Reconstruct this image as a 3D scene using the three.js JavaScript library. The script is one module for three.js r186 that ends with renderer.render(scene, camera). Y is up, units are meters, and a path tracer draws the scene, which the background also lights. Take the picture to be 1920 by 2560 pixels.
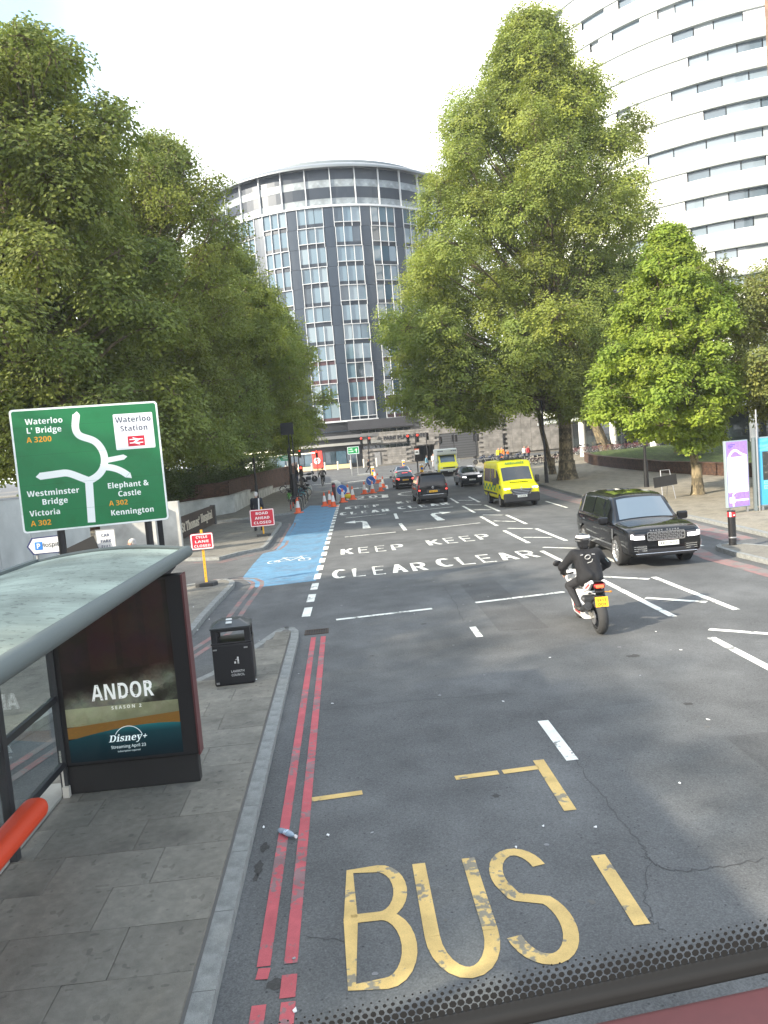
import * as THREE from 'three';
import { mergeGeometries, mergeVertices, toCreasedNormals } from 'three/addons/utils/BufferGeometryUtils.js';
import { RoundedBoxGeometry } from 'three/addons/geometries/RoundedBoxGeometry.js';
import { FontLoader } from 'three/addons/loaders/FontLoader.js';
import { TextGeometry } from 'three/addons/geometries/TextGeometry.js';
import { Brush, Evaluator, SUBTRACTION } from 'three-bvh-csg';

// ---------- camera, sky, sun, exposure ----------
const scene = new THREE.Scene();
const FPX = 1926, EYE = 3.7, D2R = Math.PI / 180;          // focal length in photo pixels (1920 x 2560), eye height on the upper deck
const camera = new THREE.PerspectiveCamera(2 * Math.atan(1280 / FPX) / D2R, 768 / 1024, 0.05, 1500);
camera.position.set(0, EYE, 0);
camera.rotation.set(-4.64 * D2R, -2.76 * D2R, -4.8 * D2R, 'YXZ');
camera.updateMatrixWorld(true);
const renderer = new THREE.WebGLRenderer({ antialias: true });
renderer.setSize(768, 1024);
renderer.toneMapping = THREE.LinearToneMapping;
renderer.toneMappingExposure = 2.95;
renderer.shadowMap.enabled = true;
const SUN = new THREE.Vector3(-2.85, 1.62, 1.46).normalize();   // read from the motorcycle's shadow
const sun = new THREE.DirectionalLight(0xfff3e0, 3.6);
sun.position.copy(SUN).multiplyScalar(120); sun.target.position.set(0, 0, -30);
sun.position.add(sun.target.position);
sun.castShadow = true; sun.shadow.radius = 2.2; sun.shadow.mapSize.set(4096, 4096);
Object.assign(sun.shadow.camera, { left: -90, right: 90, top: 90, bottom: -90, near: 1, far: 320 });
scene.add(sun, sun.target);

let seed = 12345;
const rnd = () => { seed = (seed + 0x6D2B79F5) | 0; let t = Math.imul(seed ^ (seed >>> 15), 1 | seed); t = (t + Math.imul(t ^ (t >>> 7), 61 | t)) ^ t; return ((t ^ (t >>> 14)) >>> 0) / 4294967296; };
const rr = (a, b) => a + (b - a) * rnd();
const lerp = (a, b, t) => a + (b - a) * t;
const clamp = (x, a = 0, b = 1) => Math.min(b, Math.max(a, x));
const sstep = (a, b, x) => { const t = clamp((x - a) / (b - a)); return t * t * (3 - 2 * t); };
const hash2 = (x, y, s = 0) => { let h = Math.imul(x, 374761393) ^ Math.imul(y, 668265263) ^ Math.imul(s + 11, 2246822519); h = Math.imul(h ^ (h >>> 13), 1274126177); return ((h ^ (h >>> 16)) >>> 0) / 4294967296; };
function vnoise(x, y, per, s = 0) {            // value noise that tiles every per cells
  const xi = Math.floor(x), yi = Math.floor(y), fx = x - xi, fy = y - yi, ux = fx * fx * (3 - 2 * fx), uy = fy * fy * (3 - 2 * fy);
  const m = (a) => ((a % per) + per) % per, x0 = m(xi), x1 = m(xi + 1), y0 = m(yi), y1 = m(yi + 1);
  return lerp(lerp(hash2(x0, y0, s), hash2(x1, y0, s), ux), lerp(hash2(x0, y1, s), hash2(x1, y1, s), ux), uy);
}
function fbm(u, v, per, oct, s = 0) { let a = 0, w = 0.5, n = 0; for (let i = 0; i < oct; i++) { a += w * vnoise(u * per, v * per, per, s + i * 7); n += w; w *= 0.5; per *= 2; } return a / n; }

{ // one hazy bright sky: thin white cloud with pale blue openings
  const W = 512, Hh = 256, d = new Float32Array(W * Hh * 4);
  for (let j = 0; j < Hh; j++) for (let i = 0; i < W; i++) {
    const el = (j + 0.5) / Hh * 180 - 90, az = i / W;
    const k = el > 0 ? Math.sin(el * D2R) : 0;
    const c = sstep(0.46, 0.70, fbm(az, (el + 90) / 180 * 0.5, 6, 5, 812)) * sstep(6, 26, el);   // opening in the haze
    const o = (j * W + i) * 4, b = 1.02 - 0.12 * k;
    d[o] = b * lerp(1, 0.34, c); d[o + 1] = b * lerp(1.01, 0.50, c); d[o + 2] = b * lerp(1.04, 0.72, c); d[o + 3] = 1;
  }
  const t = new THREE.DataTexture(d, W, Hh, THREE.RGBAFormat, THREE.FloatType);
  t.mapping = THREE.EquirectangularReflectionMapping; t.magFilter = THREE.LinearFilter; t.needsUpdate = true;
  scene.background = t; scene.environment = t;
  scene.backgroundIntensity = 0.86; scene.environmentIntensity = 0.86;
}

// ---------- pixel -> place ----------
const V = (x, y, z) => new THREE.Vector3(x, y, z);
function hg(z) { const u = -z - 50; return u <= 0 ? 0 : u < 20 ? 0.0167 * u * u / 40 : u < 90 ? 0.0167 * (u - 10) : 0.0167 * 80; }   // the road climbs a little towards the junction
function ray(px, py) { return V((px - 960) / FPX, -(py - 1280) / FPX, -1).applyQuaternion(camera.quaternion); }
function G(px, py, h = 0) { const d = ray(px, py); let y = h, p; for (let i = 0; i < 40; i++) { const t = (y - EYE) / d.y; p = V(d.x * t, y, d.z * t); y = hg(p.z) + h; } return p; }
function At(px, py, z) { const d = ray(px, py), t = z / d.z; return V(d.x * t, EYE + d.y * t, z); }

// ---------- geometry helpers ----------
const taken = {};
function numbered(n) { const k = taken[n] = (taken[n] ?? -1) + 1; return k ? `${n}_${String(k).padStart(3, '0')}` : n; }
function mesh(name, geo, mat, parent = scene) {
  const m = new THREE.Mesh(geo, mat); m.name = parent === scene ? numbered(name) : name; m.castShadow = m.receiveShadow = true; parent.add(m); return m;
}
function tag(o, label, category, group) { o.userData = { label, category }; if (group) o.userData.group = group; return o; }
function thing(name, label, category, pos = [0, 0, 0], turn = 0, group) {
  const g = new THREE.Group(); g.name = numbered(name); scene.add(g);
  if (pos.isVector3) g.position.copy(pos); else g.position.set(...pos); g.rotation.y = turn; return tag(g, label, category, group);
}
function struct(name, geo, mat) { const m = mesh(name, geo, mat); m.userData = { kind: 'structure' }; return m; }
function dup(o, pos, turn, label, group) {
  const c = o.clone(); c.name = numbered(o.name.replace(/_\d{3}$/, '')); c.userData = { ...o.userData }; scene.add(c);
  if (pos.isVector3) c.position.copy(pos); else c.position.set(...pos); c.rotation.y = turn; if (label) c.userData.label = label; if (group) c.userData.group = group; return c;
}
function uvBox(g, s = 1) {         // uv in metres, by the way each face points
  const p = g.attributes.position, n = g.attributes.normal, uv = new Float32Array(p.count * 2);
  for (let i = 0; i < p.count; i++) {
    const ax = Math.abs(n.getX(i)), ay = Math.abs(n.getY(i)), az = Math.abs(n.getZ(i));
    if (ay >= ax && ay >= az) { uv[2 * i] = p.getX(i); uv[2 * i + 1] = -p.getZ(i); } else if (ax > az) { uv[2 * i] = p.getZ(i); uv[2 * i + 1] = p.getY(i); } else { uv[2 * i] = p.getX(i); uv[2 * i + 1] = p.getY(i); }
    uv[2 * i] *= s; uv[2 * i + 1] *= s;
  }
  g.setAttribute('uv', new THREE.BufferAttribute(uv, 2)); return g;
}
function clean(g) { if (g.index) g = g.toNonIndexed(); for (const k of Object.keys(g.attributes)) if (!['position', 'normal', 'uv'].includes(k)) g.deleteAttribute(k); if (!g.attributes.normal) g.computeVertexNormals(); if (!g.attributes.uv) uvBox(g); g.morphAttributes = {}; return g; }
const J = (...gs) => { gs = gs.flat(9).filter(Boolean).map(clean); const g = gs.length > 1 ? mergeGeometries(gs) : gs[0]; return uvBox(g); };
const mv = (g, x = 0, y = 0, z = 0, rx = 0, ry = 0, rz = 0) => { if (rx || ry || rz) g.applyMatrix4(new THREE.Matrix4().makeRotationFromEuler(new THREE.Euler(rx, ry, rz))); return g.translate(x, y, z); };
const Bx = (w, h, d, x = 0, y = 0, z = 0, rx, ry, rz) => mv(new THREE.BoxGeometry(w, h, d), x, y, z, rx, ry, rz);
const Rb = (w, h, d, r, x = 0, y = 0, z = 0, rx, ry, rz) => mv(new RoundedBoxGeometry(w, h, d, 2, Math.min(r, w / 2.01, h / 2.01, d / 2.01)), x, y, z, rx, ry, rz);
const Cy = (r0, r1, h, x = 0, y = 0, z = 0, seg = 12, rx, ry, rz) => mv(new THREE.CylinderGeometry(r1, r0, h, seg), x, y, z, rx, ry, rz);   // r0 at the bottom
const Sp = (r, x = 0, y = 0, z = 0, sx = 1, sy = 1, sz = 1, n = 12) => new THREE.SphereGeometry(r, n, Math.max(6, n * 0.7 | 0)).scale(sx, sy, sz).translate(x, y, z);
const arr = (p) => p.isVector3 ? p : V(...p);
function bar(a, b, r0, r1 = r0, seg = 8) { a = arr(a); b = arr(b); const d = b.clone().sub(a), g = new THREE.CylinderGeometry(r1, r0, d.length(), seg); g.applyQuaternion(new THREE.Quaternion().setFromUnitVectors(V(0, 1, 0), d.normalize())); return g.translate((a.x + b.x) / 2, (a.y + b.y) / 2, (a.z + b.z) / 2); }
function beam(a, b, w, h) { a = arr(a); b = arr(b); const d = b.clone().sub(a), m = new THREE.Matrix4().lookAt(b, a, V(0, 1, 0)); const g = new THREE.BoxGeometry(w, h, d.length()); g.applyMatrix4(m); return g.translate((a.x + b.x) / 2, (a.y + b.y) / 2, (a.z + b.z) / 2); }
function tube(pts, r, seg = 12, rad = 6, closed = false) { return new THREE.TubeGeometry(new THREE.CatmullRomCurve3(pts.map(arr), closed, 'centripetal'), seg, r, rad, closed); }
function lathe(pts, seg = 20) { return new THREE.LatheGeometry(pts.map(p => new THREE.Vector2(...p)), seg); }
function ext(pts, depth, bevel = 0, holes = []) {   // outline in x, y pushed along z, centred in z
  const s = new THREE.Shape(pts.map(p => new THREE.Vector2(...p))); for (const h of holes) s.holes.push(new THREE.Path(h.map(p => new THREE.Vector2(...p))));
  return new THREE.ExtrudeGeometry(s, { depth: depth - 2 * bevel, bevelEnabled: bevel > 0, bevelThickness: bevel, bevelSize: bevel, bevelOffset: -bevel, bevelSegments: 2, curveSegments: 8 }).translate(0, 0, -depth / 2 + bevel);
}
function quad(a, b, c, d) { [a, b, c, d] = [a, b, c, d].map(arr); const g = new THREE.BufferGeometry(); g.setAttribute('position', new THREE.Float32BufferAttribute([a, b, c, a, c, d].flatMap(p => [p.x, p.y, p.z]), 3)); g.setAttribute('uv', new THREE.Float32BufferAttribute([0, 0, 1, 0, 1, 1, 0, 0, 1, 1, 0, 1], 2)); g.computeVertexNormals(); return g; }
const roundRect = (w, h, r, n = 4, x = 0, y = 0) => { const o = []; for (let c = 0; c < 4; c++) for (let i = 0; i <= n; i++) { const a = (c + i / n) * Math.PI / 2, sx = c === 0 || c === 3 ? 1 : -1, sy = c < 2 ? 1 : -1; o.push([x + sx * (w / 2 - r) + r * Math.cos(a), y + sy * (h / 2 - r) + r * Math.sin(a)]); } return o; };

// ---------- materials ----------
const lin = (r, g, b) => new THREE.Color().setRGB(r, g, b);
const std = (c, rough = 0.7, metal = 0, extra = {}) => new THREE.MeshStandardMaterial({ color: Array.isArray(c) ? lin(...c) : c, roughness: rough, metalness: metal, ...extra });
const phy = (c, o = {}) => new THREE.MeshPhysicalMaterial({ color: Array.isArray(c) ? lin(...c) : c, ...o });
function dataTex(size, metres, fn, srgb = true) {   // fn(u, v) -> [r, g, b] 0..1
  const d = new Uint8Array(size * size * 4);
  for (let j = 0; j < size; j++) for (let i = 0; i < size; i++) { const c = fn((i + 0.5) / size, (j + 0.5) / size, i, j), o = (j * size + i) * 4; d[o] = clamp(c[0]) * 255; d[o + 1] = clamp(c[1]) * 255; d[o + 2] = clamp(c[2]) * 255; d[o + 3] = 255; }
  const t = new THREE.DataTexture(d, size, size); t.wrapS = t.wrapT = THREE.RepeatWrapping; t.magFilter = THREE.LinearFilter; t.minFilter = THREE.LinearFilter;
  if (srgb) t.colorSpace = THREE.SRGBColorSpace; t.repeat.set(1 / metres, 1 / metres); t.needsUpdate = true; return t;
}
const grey = (f) => (u, v, i, j) => { const x = f(u, v, i, j); return [x, x, x]; };
function canvasTex(w, h, draw) { const c = document.createElement('canvas'); c.width = w; c.height = h; const x = c.getContext('2d'); draw(x, w, h); const t = new THREE.CanvasTexture(c); t.colorSpace = THREE.SRGBColorSpace; t.anisotropy = 8; return t; }
const sharp = (s, seed_) => (u, v, i, j) => hash2(i, j, seed_);
const T = {};
T.asphalt = dataTex(1280, 10, (u, v, i, j) => {
  const a = fbm(u, v, 5, 5, 1), p = fbm(u, v, 24, 4, 20), k = vnoise(u * 30, v * 5, 30, 23) , g = hash2(i, j, 5), b = hash2(i >> 1, j >> 1, 9);
  let x = 0.80 + (a - 0.5) * 0.20 + (p - 0.5) * 0.18 + (k - 0.5) * 0.07 + (g - 0.5) * 0.18 + (b - 0.5) * 0.10;
  if (hash2(i >> 1, j >> 1, 31) > 0.997) x += 0.09; if (hash2(i >> 1, j >> 1, 37) > 0.997) x -= 0.25;
  return [x, x * 0.998, x * 0.985];
});
T.grain = dataTex(512, 1.1, grey((u, v, i, j) => 0.5 * hash2(i, j, 3) + 0.5 * fbm(u, v, 48, 3, 8)), false);
T.slab = dataTex(1024, 2.3, (u, v, i, j) => { const a = fbm(u, v, 6, 5, 40), p = fbm(u, v, 40, 3, 44), g = hash2(i, j, 51); let x = 0.84 + (a - 0.5) * 0.34 + (p - 0.5) * 0.14 + (g - 0.5) * 0.10; if (a > 0.64) x -= 0.05; if (fbm(u, v, 30, 2, 77) > 0.80) x -= 0.10; return [x, x * 0.985, x * 0.955]; });
T.granite = dataTex(512, 0.6, (u, v, i, j) => { const g = hash2(i >> 1, j >> 1, 61), a = fbm(u, v, 8, 4, 66); const x = 0.78 + (g - 0.5) * 0.22 + (a - 0.5) * 0.2; return [x, x, x * 0.99]; });
T.wear = (base, worn, cut, s) => dataTex(512, 2.4, (u, v, i, j) => { const a = fbm(u, v, 7, 5, s), b = fbm(u, v, 60, 3, s + 3), k = sstep(cut, cut + 0.06, a * 0.62 + b * 0.38), g = 1 + (hash2(i, j, s) - 0.5) * 0.10 + (fbm(u, v, 16, 4, s + 9) - 0.5) * 0.22; return base.map((c, q) => lerp(c * g, worn[q] * g, k)); });
T.bark = dataTex(512, 1.6, (u, v, i, j) => { const a = fbm(u, v, 6, 5, 81), p = fbm(u, v * 0.5, 20, 4, 84), k = sstep(0.5, 0.6, a), x = 0.85 + (p - 0.5) * 0.5; return [lerp(0.42, 0.60, k) * x, lerp(0.38, 0.54, k) * x, lerp(0.30, 0.42, k) * x]; });
T.brick = dataTex(512, 2.2, (u, v, i, j) => { const a = fbm(u, v, 10, 5, 90), c = hash2(Math.floor(u * 10 + (Math.floor(v * 29) % 2) * 0.5), Math.floor(v * 29), 91), x = 0.8 + (a - 0.5) * 0.4 + (c - 0.5) * 0.25; return [0.37 * x, 0.27 * x, 0.21 * x]; });
T.dirt = dataTex(512, 2.6, (u, v, i, j) => { const a = fbm(u, v, 8, 5, 101), g = hash2(i, j, 103), k = 0.85 + (a - 0.5) * 0.6 + (g - 0.5) * 0.3; return [0.50 * k, 0.42 * k, 0.30 * k]; });
T.grass = dataTex(512, 2.2, (u, v, i, j) => { const a = fbm(u, v, 12, 5, 111), g = hash2(i, j >> 2, 113), k = 0.7 + (a - 0.5) * 0.8 + (g - 0.5) * 0.5; return [0.33 * k, 0.42 * k, 0.14 * k]; });
T.blotch = dataTex(512, 3, grey((u, v, i, j) => 0.86 + (fbm(u, v, 5, 6, 121) - 0.5) * 0.36 + (hash2(i, j, 7) - 0.5) * 0.04));
const M = {
  asphalt: std([0.158, 0.162, 0.163], 0.92, 0, { map: T.asphalt, bumpMap: T.grain, bumpScale: 0.004 }),
  paving: [0.93, 1, 1.07].map(k => std([0.265 * k, 0.255 * k, 0.225 * k], 0.93, 0, { map: T.slab, bumpMap: T.grain, bumpScale: 0.0025 })),
  joint: std([0.12, 0.115, 0.105], 0.95),
  kerb: std([0.37, 0.38, 0.365], 0.85, 0, { map: T.granite, bumpMap: T.grain, bumpScale: 0.002 }),
  white: std(0xffffff, 0.8, 0, { map: T.wear([0.86, 0.86, 0.82], [0.52, 0.52, 0.50], 0.575, 131) }),
  yellow: std(0xffffff, 0.8, 0, { map: T.wear([0.79, 0.67, 0.42], [0.52, 0.49, 0.42], 0.60, 141) }),
  redline: std(0xffffff, 0.85, 0, { map: T.wear([0.70, 0.34, 0.36], [0.52, 0.41, 0.41], 0.58, 151) }),
  redfaint: std(0xffffff, 0.88, 0, { map: T.wear([0.52, 0.40, 0.385], [0.45, 0.43, 0.415], 0.46, 161) }),
  blue: std(0xffffff, 0.88, 0, { map: T.wear([0.35, 0.51, 0.61], [0.36, 0.47, 0.55], 0.56, 171), bumpMap: T.grain, bumpScale: 0.003 }),
  black: std([0.012, 0.012, 0.013], 0.45), blackmatt: std([0.02, 0.02, 0.02], 0.8), rubber: std([0.018, 0.018, 0.018], 0.9),
  steel: std([0.5, 0.5, 0.5], 0.35, 0.9), chrome: std([0.75, 0.75, 0.75], 0.15, 1), darkmetal: std([0.045, 0.047, 0.05], 0.5, 0.3),
  greypaint: std([0.28, 0.29, 0.29], 0.6), whitepaint: std([0.75, 0.75, 0.73], 0.55),
  darkglass: phy([0.012, 0.015, 0.017], { roughness: 0.04, clearcoat: 1, clearcoatRoughness: 0.03, specularIntensity: 1 }),
  pane: phy([0.92, 0.95, 0.95], { roughness: 0.03, transmission: 1, thickness: 0, ior: 1.5 }),
  bark: std(0xffffff, 0.95, 0, { map: T.bark, bumpMap: T.grain, bumpScale: 0.02 }), barkdark: std([0.10, 0.085, 0.065], 0.95),
  brick: std(0xffffff, 0.92, 0, { map: T.brick, bumpMap: T.grain, bumpScale: 0.004 }), brownpaint: std([0.075, 0.05, 0.035], 0.75, 0, { map: T.blotch }),
  dirt: std(0xffffff, 1, 0, { map: T.dirt, bumpMap: T.grain, bumpScale: 0.02 }), grass: std(0xffffff, 1, 0, { map: T.grass, bumpMap: T.grain, bumpScale: 0.03 }),
  hoarding: std([0.62, 0.64, 0.60], 0.7, 0, { map: T.blotch }), render_: std([0.58, 0.57, 0.52], 0.9, 0, { map: T.blotch }),
  orange: std([0.80, 0.13, 0.04], 0.55), coneWhite: std([0.72, 0.72, 0.70], 0.5), redSign: std([0.50, 0.02, 0.04], 0.45), blueSign: std([0.02, 0.12, 0.45], 0.4), yellowpost: std([0.75, 0.40, 0.03], 0.55),
  skin: std([0.50, 0.30, 0.22], 0.6), hair: std([0.05, 0.04, 0.035], 0.8), greyhair: std([0.45, 0.43, 0.40], 0.8), navy: std([0.012, 0.014, 0.02], 0.85), denim: std([0.03, 0.045, 0.08], 0.9), darkcloth: std([0.02, 0.02, 0.022], 0.9),
};
// ---------- ground, pavements, markings ----------
function flat(pts, lift) {   // pts: [x, z] ring -> sheet lying on the road profile
  const sh = pts.map(p => new THREE.Vector2(p[0], -p[1])), idx = THREE.ShapeUtils.triangulateShape(sh, []), pos = [];
  { const [a, b, c] = idx[0].map(i => pts[i]); if ((b[1] - a[1]) * (c[0] - a[0]) - (b[0] - a[0]) * (c[1] - a[1]) < 0) idx.forEach(t => t.reverse()); }
  for (const t of idx) for (const i of t) pos.push(pts[i][0], hg(pts[i][1]) + lift, pts[i][1]);
  const g = new THREE.BufferGeometry(); g.setAttribute('position', new THREE.Float32BufferAttribute(pos, 3)); g.computeVertexNormals();
  return uvBox(g);
}
function strip(left, right, lift) {   // two equally long point lists [x, z]
  const pos = []; const P = (p) => [p[0], hg(p[1]) + lift, p[1]];
  for (let i = 0; i + 1 < left.length; i++) pos.push(...P(left[i]), ...P(right[i]), ...P(right[i + 1]), ...P(left[i]), ...P(right[i + 1]), ...P(left[i + 1]));
  const g = new THREE.BufferGeometry(); g.setAttribute('position', new THREE.Float32BufferAttribute(pos, 3));
  const n = new Float32Array(pos.length); for (let i = 1; i < n.length; i += 3) n[i] = 1; g.setAttribute('normal', new THREE.BufferAttribute(n, 3)); return uvBox(g);
}
function path(pts, w, lift, closed = false) {   // ribbon of width w along [x, z] points, mitred
  const n = pts.length, L = [], R = [];
  for (let i = 0; i < n; i++) {
    const a = pts[closed ? (i + n - 1) % n : Math.max(0, i - 1)], b = pts[i], c = pts[closed ? (i + 1) % n : Math.min(n - 1, i + 1)];
    let d1 = [b[0] - a[0], b[1] - a[1]], d2 = [c[0] - b[0], c[1] - b[1]]; const l1 = Math.hypot(...d1) || 1, l2 = Math.hypot(...d2) || 1; d1 = d1.map(x => x / l1); d2 = d2.map(x => x / l2);
    let t = [d1[0] + d2[0], d1[1] + d2[1]]; const lt = Math.hypot(...t) || 1; t = t.map(x => x / lt); const k = w / 2 / Math.max(0.5, Math.abs(t[0] * (d1[0] || d2[0]) + t[1] * (d1[1] || d2[1])));
    L.push([b[0] + t[1] * k, b[1] - t[0] * k]); R.push([b[0] - t[1] * k, b[1] + t[0] * k]);
  }
  if (closed) { L.push(L[0]); R.push(R[0]); }
  return strip(L, R, lift);
}
const xz = (p) => [p.x, p.z], g2 = (px, py, h = 0) => xz(G(px, py, h));
function line(a, b, w, lift = 0.006) { const n = Math.max(1, Math.ceil(Math.hypot(b[0] - a[0], b[1] - a[1]) / 2)), q = []; for (let i = 0; i <= n; i++) q.push([lerp(a[0], b[0], i / n), lerp(a[1], b[1], i / n)]); return path(q, w, lift); }
{ const L = [], R = [], zs = []; for (let z = 40; z > -50; z -= 10) zs.push(z); for (let z = -50; z >= -150; z -= 2) zs.push(z); zs.push(-300, -700);
  for (const z of zs) { L.push([-400, z]); R.push([400, z]); } struct('road', strip(L, R, 0), M.asphalt); }
const road = scene.getObjectByName('road');
function mark(name, geos, mat) { return mesh(name, J(geos), mat, road); }

// raised pavements with kerbs
function pavement(name, ring, h, mat, kerbW, kerbPath) {
  const g = [flat(ring, h)], s = [];
  for (let i = 0; i < ring.length; i++) { const a = ring[i], b = ring[(i + 1) % ring.length]; s.push(quad([a[0], hg(a[1]) - 0.02, a[1]], [b[0], hg(b[1]) - 0.02, b[1]], [b[0], hg(b[1]) + h, b[1]], [a[0], hg(a[1]) + h, a[1]])); }
  const p = struct(name, J(g, s), mat);
  if (kerbPath) {   // granite kerb set just proud of the paving, one stone after another
    let k = 0; const add = (a, b, gap) => { const L = Math.hypot(b[0] - a[0], b[1] - a[1]), d = [(b[0] - a[0]) / L, (b[1] - a[1]) / L], n = [d[1], -d[0]], o = kerbW / 2 - 0.01;
      const A = [a[0] + d[0] * gap + n[0] * o, a[1] + d[1] * gap + n[1] * o], B = [b[0] - d[0] * gap + n[0] * o, b[1] - d[1] * gap + n[1] * o];
      const y = (q) => hg(q[1]) + h / 2 - 0.012; mesh('kerb_stone', J(beam([A[0], y(A), A[1]], [B[0], y(B), B[1]], kerbW, h + 0.03)), M.kerb, p); k++; };
    for (let i = 0; i + 1 < kerbPath.length; i++) { const a = kerbPath[i], b = kerbPath[i + 1], L = Math.hypot(b[0] - a[0], b[1] - a[1]), n = Math.max(1, Math.round(L / 0.92)); for (let j = 0; j < n; j++) add([lerp(a[0], b[0], j / n), lerp(a[1], b[1], j / n)], [lerp(a[0], b[0], (j + 1) / n), lerp(a[1], b[1], (j + 1) / n)], L / n > 0.5 ? 0.004 : -0.01); }
  }
  return p;
}
const H = 0.12;
// bus stop island
const islandRing = [[-1.2, 8], [-1.2, -15.4], [-1.23, -15.9], [-1.33, -16.25], [-1.5, -16.38], [-1.68, -16.2], [-2.05, -14.95], [-2.6, -13.3], [-3.1, -12.4], [-3.75, -11], [-3.85, 8]];
const island = pavement('bus_stop_pavement', islandRing, H - 0.03, M.joint, 0.16, [[-1.2, 8], [-1.2, -15.4], [-1.23, -15.9], [-1.33, -16.25], [-1.5, -16.38], [-1.68, -16.2], [-2.05, -14.95], [-2.6, -13.3], [-3.1, -12.4]]);
{ // paving slabs laid in staggered courses
  const inside = (x, z) => { let c = false; for (let i = 0, j = islandRing.length - 1; i < islandRing.length; j = i++) { const [xi, zi] = islandRing[i], [xj, zj] = islandRing[j]; if ((zi > z) !== (zj > z) && x < (xj - xi) * (z - zi) / (zj - zi) + xi) c = !c; } return c; };
  const variants = [0, 1, 2, 3, 4].map(i => uvBox(Rb(1, 0.05, 1, 0.004)));
  let row = 0;
  for (let z = 4; z > -16.2; z -= 0.62, row++) for (let k = 0, x = -1.375 - (row % 2 ? 0.62 : 0); k < 5; k++, x -= 0.93) {
    let x1 = Math.min(-1.375, x + (k === 0 && row % 2 ? 0.62 : 0) * 0 + 0), x0 = x - 0.93; if (k === 0 && row % 2) { /* short starter */ const s = [-1.375 - 0.62, -1.375]; place(s[0], s[1], z); }
    place(x0, x1, z);
  }
  function place(x0, x1, z) {
    x0 = Math.max(x0, -3.8); if (x1 - x0 < 0.1) return; const zc = z - 0.31, xc = (x0 + x1) / 2;
    if (!(inside(x0 + 0.05, zc) && inside(x1 - 0.02, zc - 0.2))) { // trim to the slanting back edge
      let q = x0; while (q < x1 - 0.12 && !(inside(q - 0.1, zc - 0.28) && inside(q - 0.1, zc + 0.28))) q += 0.06; x0 = q; if (x1 - x0 < 0.14 || !inside(x1 - 0.05, zc)) return; }
    const w = x1 - x0 - 0.005, g = Rb(w, 0.05, 0.615, 0.003, 0, 0, 0); uvBox(g); const uv = g.attributes.uv, ou = rr(0, 9), ov = rr(0, 9); for (let i = 0; i < uv.count; i++) uv.setXY(i, uv.getX(i) + ou, uv.getY(i) + ov);
    const m = mesh('paving_slab', g, M.paving[rnd() * 3 | 0], island); m.position.set((x0 + x1) / 2, H - 0.026 + rr(-0.002, 0.002), zc); m.rotation.set(rr(-0.003, 0.003), 0, rr(-0.003, 0.003));
  }
}
const P2k = [[-5.3, -9.5], g2(481, 1575, H), g2(511, 1538, H), g2(542, 1504, H), g2(584, 1460, H), g2(586, 1453, H), g2(577, 1448, H), g2(560, 1447, H), g2(535, 1450, H), g2(500, 1456, H), g2(440, 1466, H)];
pavement('cycle_track_pavement', [[-5.3, 6], ...P2k, [-11, -25.5], [-30, -27], [-30, 6]], H, M.paving[1], 0.16, P2k);
const P3k = [g2(380, 1402, H), g2(461, 1396, H), g2(548, 1393, H), g2(602, 1379, H), g2(657, 1369, H), g2(670, 1359, H), g2(687, 1334, H), g2(704, 1310, H), g2(703, 1305, H), g2(690, 1304, H)];
pavement('hospital_pavement', [...P3k, g2(545, 1311, H), [-30, -46], [-30, -29]], H, M.paving[0], 0.16, P3k);
const P4k = [g2(535, 1303, H), g2(690, 1286, H), g2(741, 1279, H), g2(761, 1266, H), g2(775, 1240, H), g2(781, 1224, H), g2(778, 1214, H), g2(764, 1206, H), g2(735, 1200, H), g2(690, 1198, H)];
pavement('corner_pavement', [...P4k, [-40, -95], [-40, -50]], H, M.paving[1], 0.18, P4k);
const PRk = [[16.5, -95], [15.6, -75], g2(1354, 1214), g2(1400, 1228), g2(1459, 1244), g2(1560, 1264), g2(1728, 1298), g2(1920, 1344), [12.8, -12], [12.8, 8]];
pavement('park_pavement', [[60, -112], [19, -112], ...PRk, [60, 8]], H, std([0.33, 0.305, 0.25], 0.93, 0, { map: T.slab, bumpMap: T.grain, bumpScale: 0.0025 }), 0.22, PRk);
const TIk = [[11.3, -14], g2(1920, 1400, H), g2(1836, 1380, H), g2(1794, 1367, H), g2(1790, 1363, H), g2(1800, 1359, H), g2(1857, 1358, H), [11.9, -20.5], [12.0, -14]];
pavement('bus_boarder_pavement', [...TIk, [12.0, -13], [10.5, -13], [10.5, -18]].slice(1), H, M.paving[0], 0.14, [[10.46, -14], ...TIk.slice(1, 8)].reverse());
const NIk = [g2(838, 1258, H), g2(836, 1240, H), g2(842, 1222, H), g2(838, 1208, H), g2(828, 1203, H), g2(842, 1200, H), g2(852, 1206, H), g2(858, 1222, H), g2(855, 1240, H), g2(846, 1258, H)];
pavement('cycle_lane_divider', NIk, H, M.kerb, 0.12);
const FI = [g2(893, 1190), g2(930, 1187), g2(925, 1184), g2(896, 1187)];
pavement('crossing_refuge', FI, H, M.kerb, 0.2);
pavement('crossing_refuge', [g2(1010, 1206), g2(1062, 1202), g2(1056, 1192), g2(1022, 1195)], H, M.kerb, 0.2);
pavement('hotel_pavement', [[-70, -124.3], [90, -124.3], [90, -180], [-70, -180]], H, M.paving[0], 0.2);

// blue cycle lane
{ const ring = [[775, 1264], [810, 1264], [842, 1264], [838, 1278], [828, 1316], [815, 1362], [803, 1406], [790, 1452], [730, 1459], [640, 1469], [606, 1445], [632, 1412], [657, 1384], [690, 1375], [712, 1340], [733, 1308], [740, 1288]].map(p => g2(...p));
  const m = mesh('cycle_lane', flat(ring, 0.004), M.blue, road); }
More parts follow.
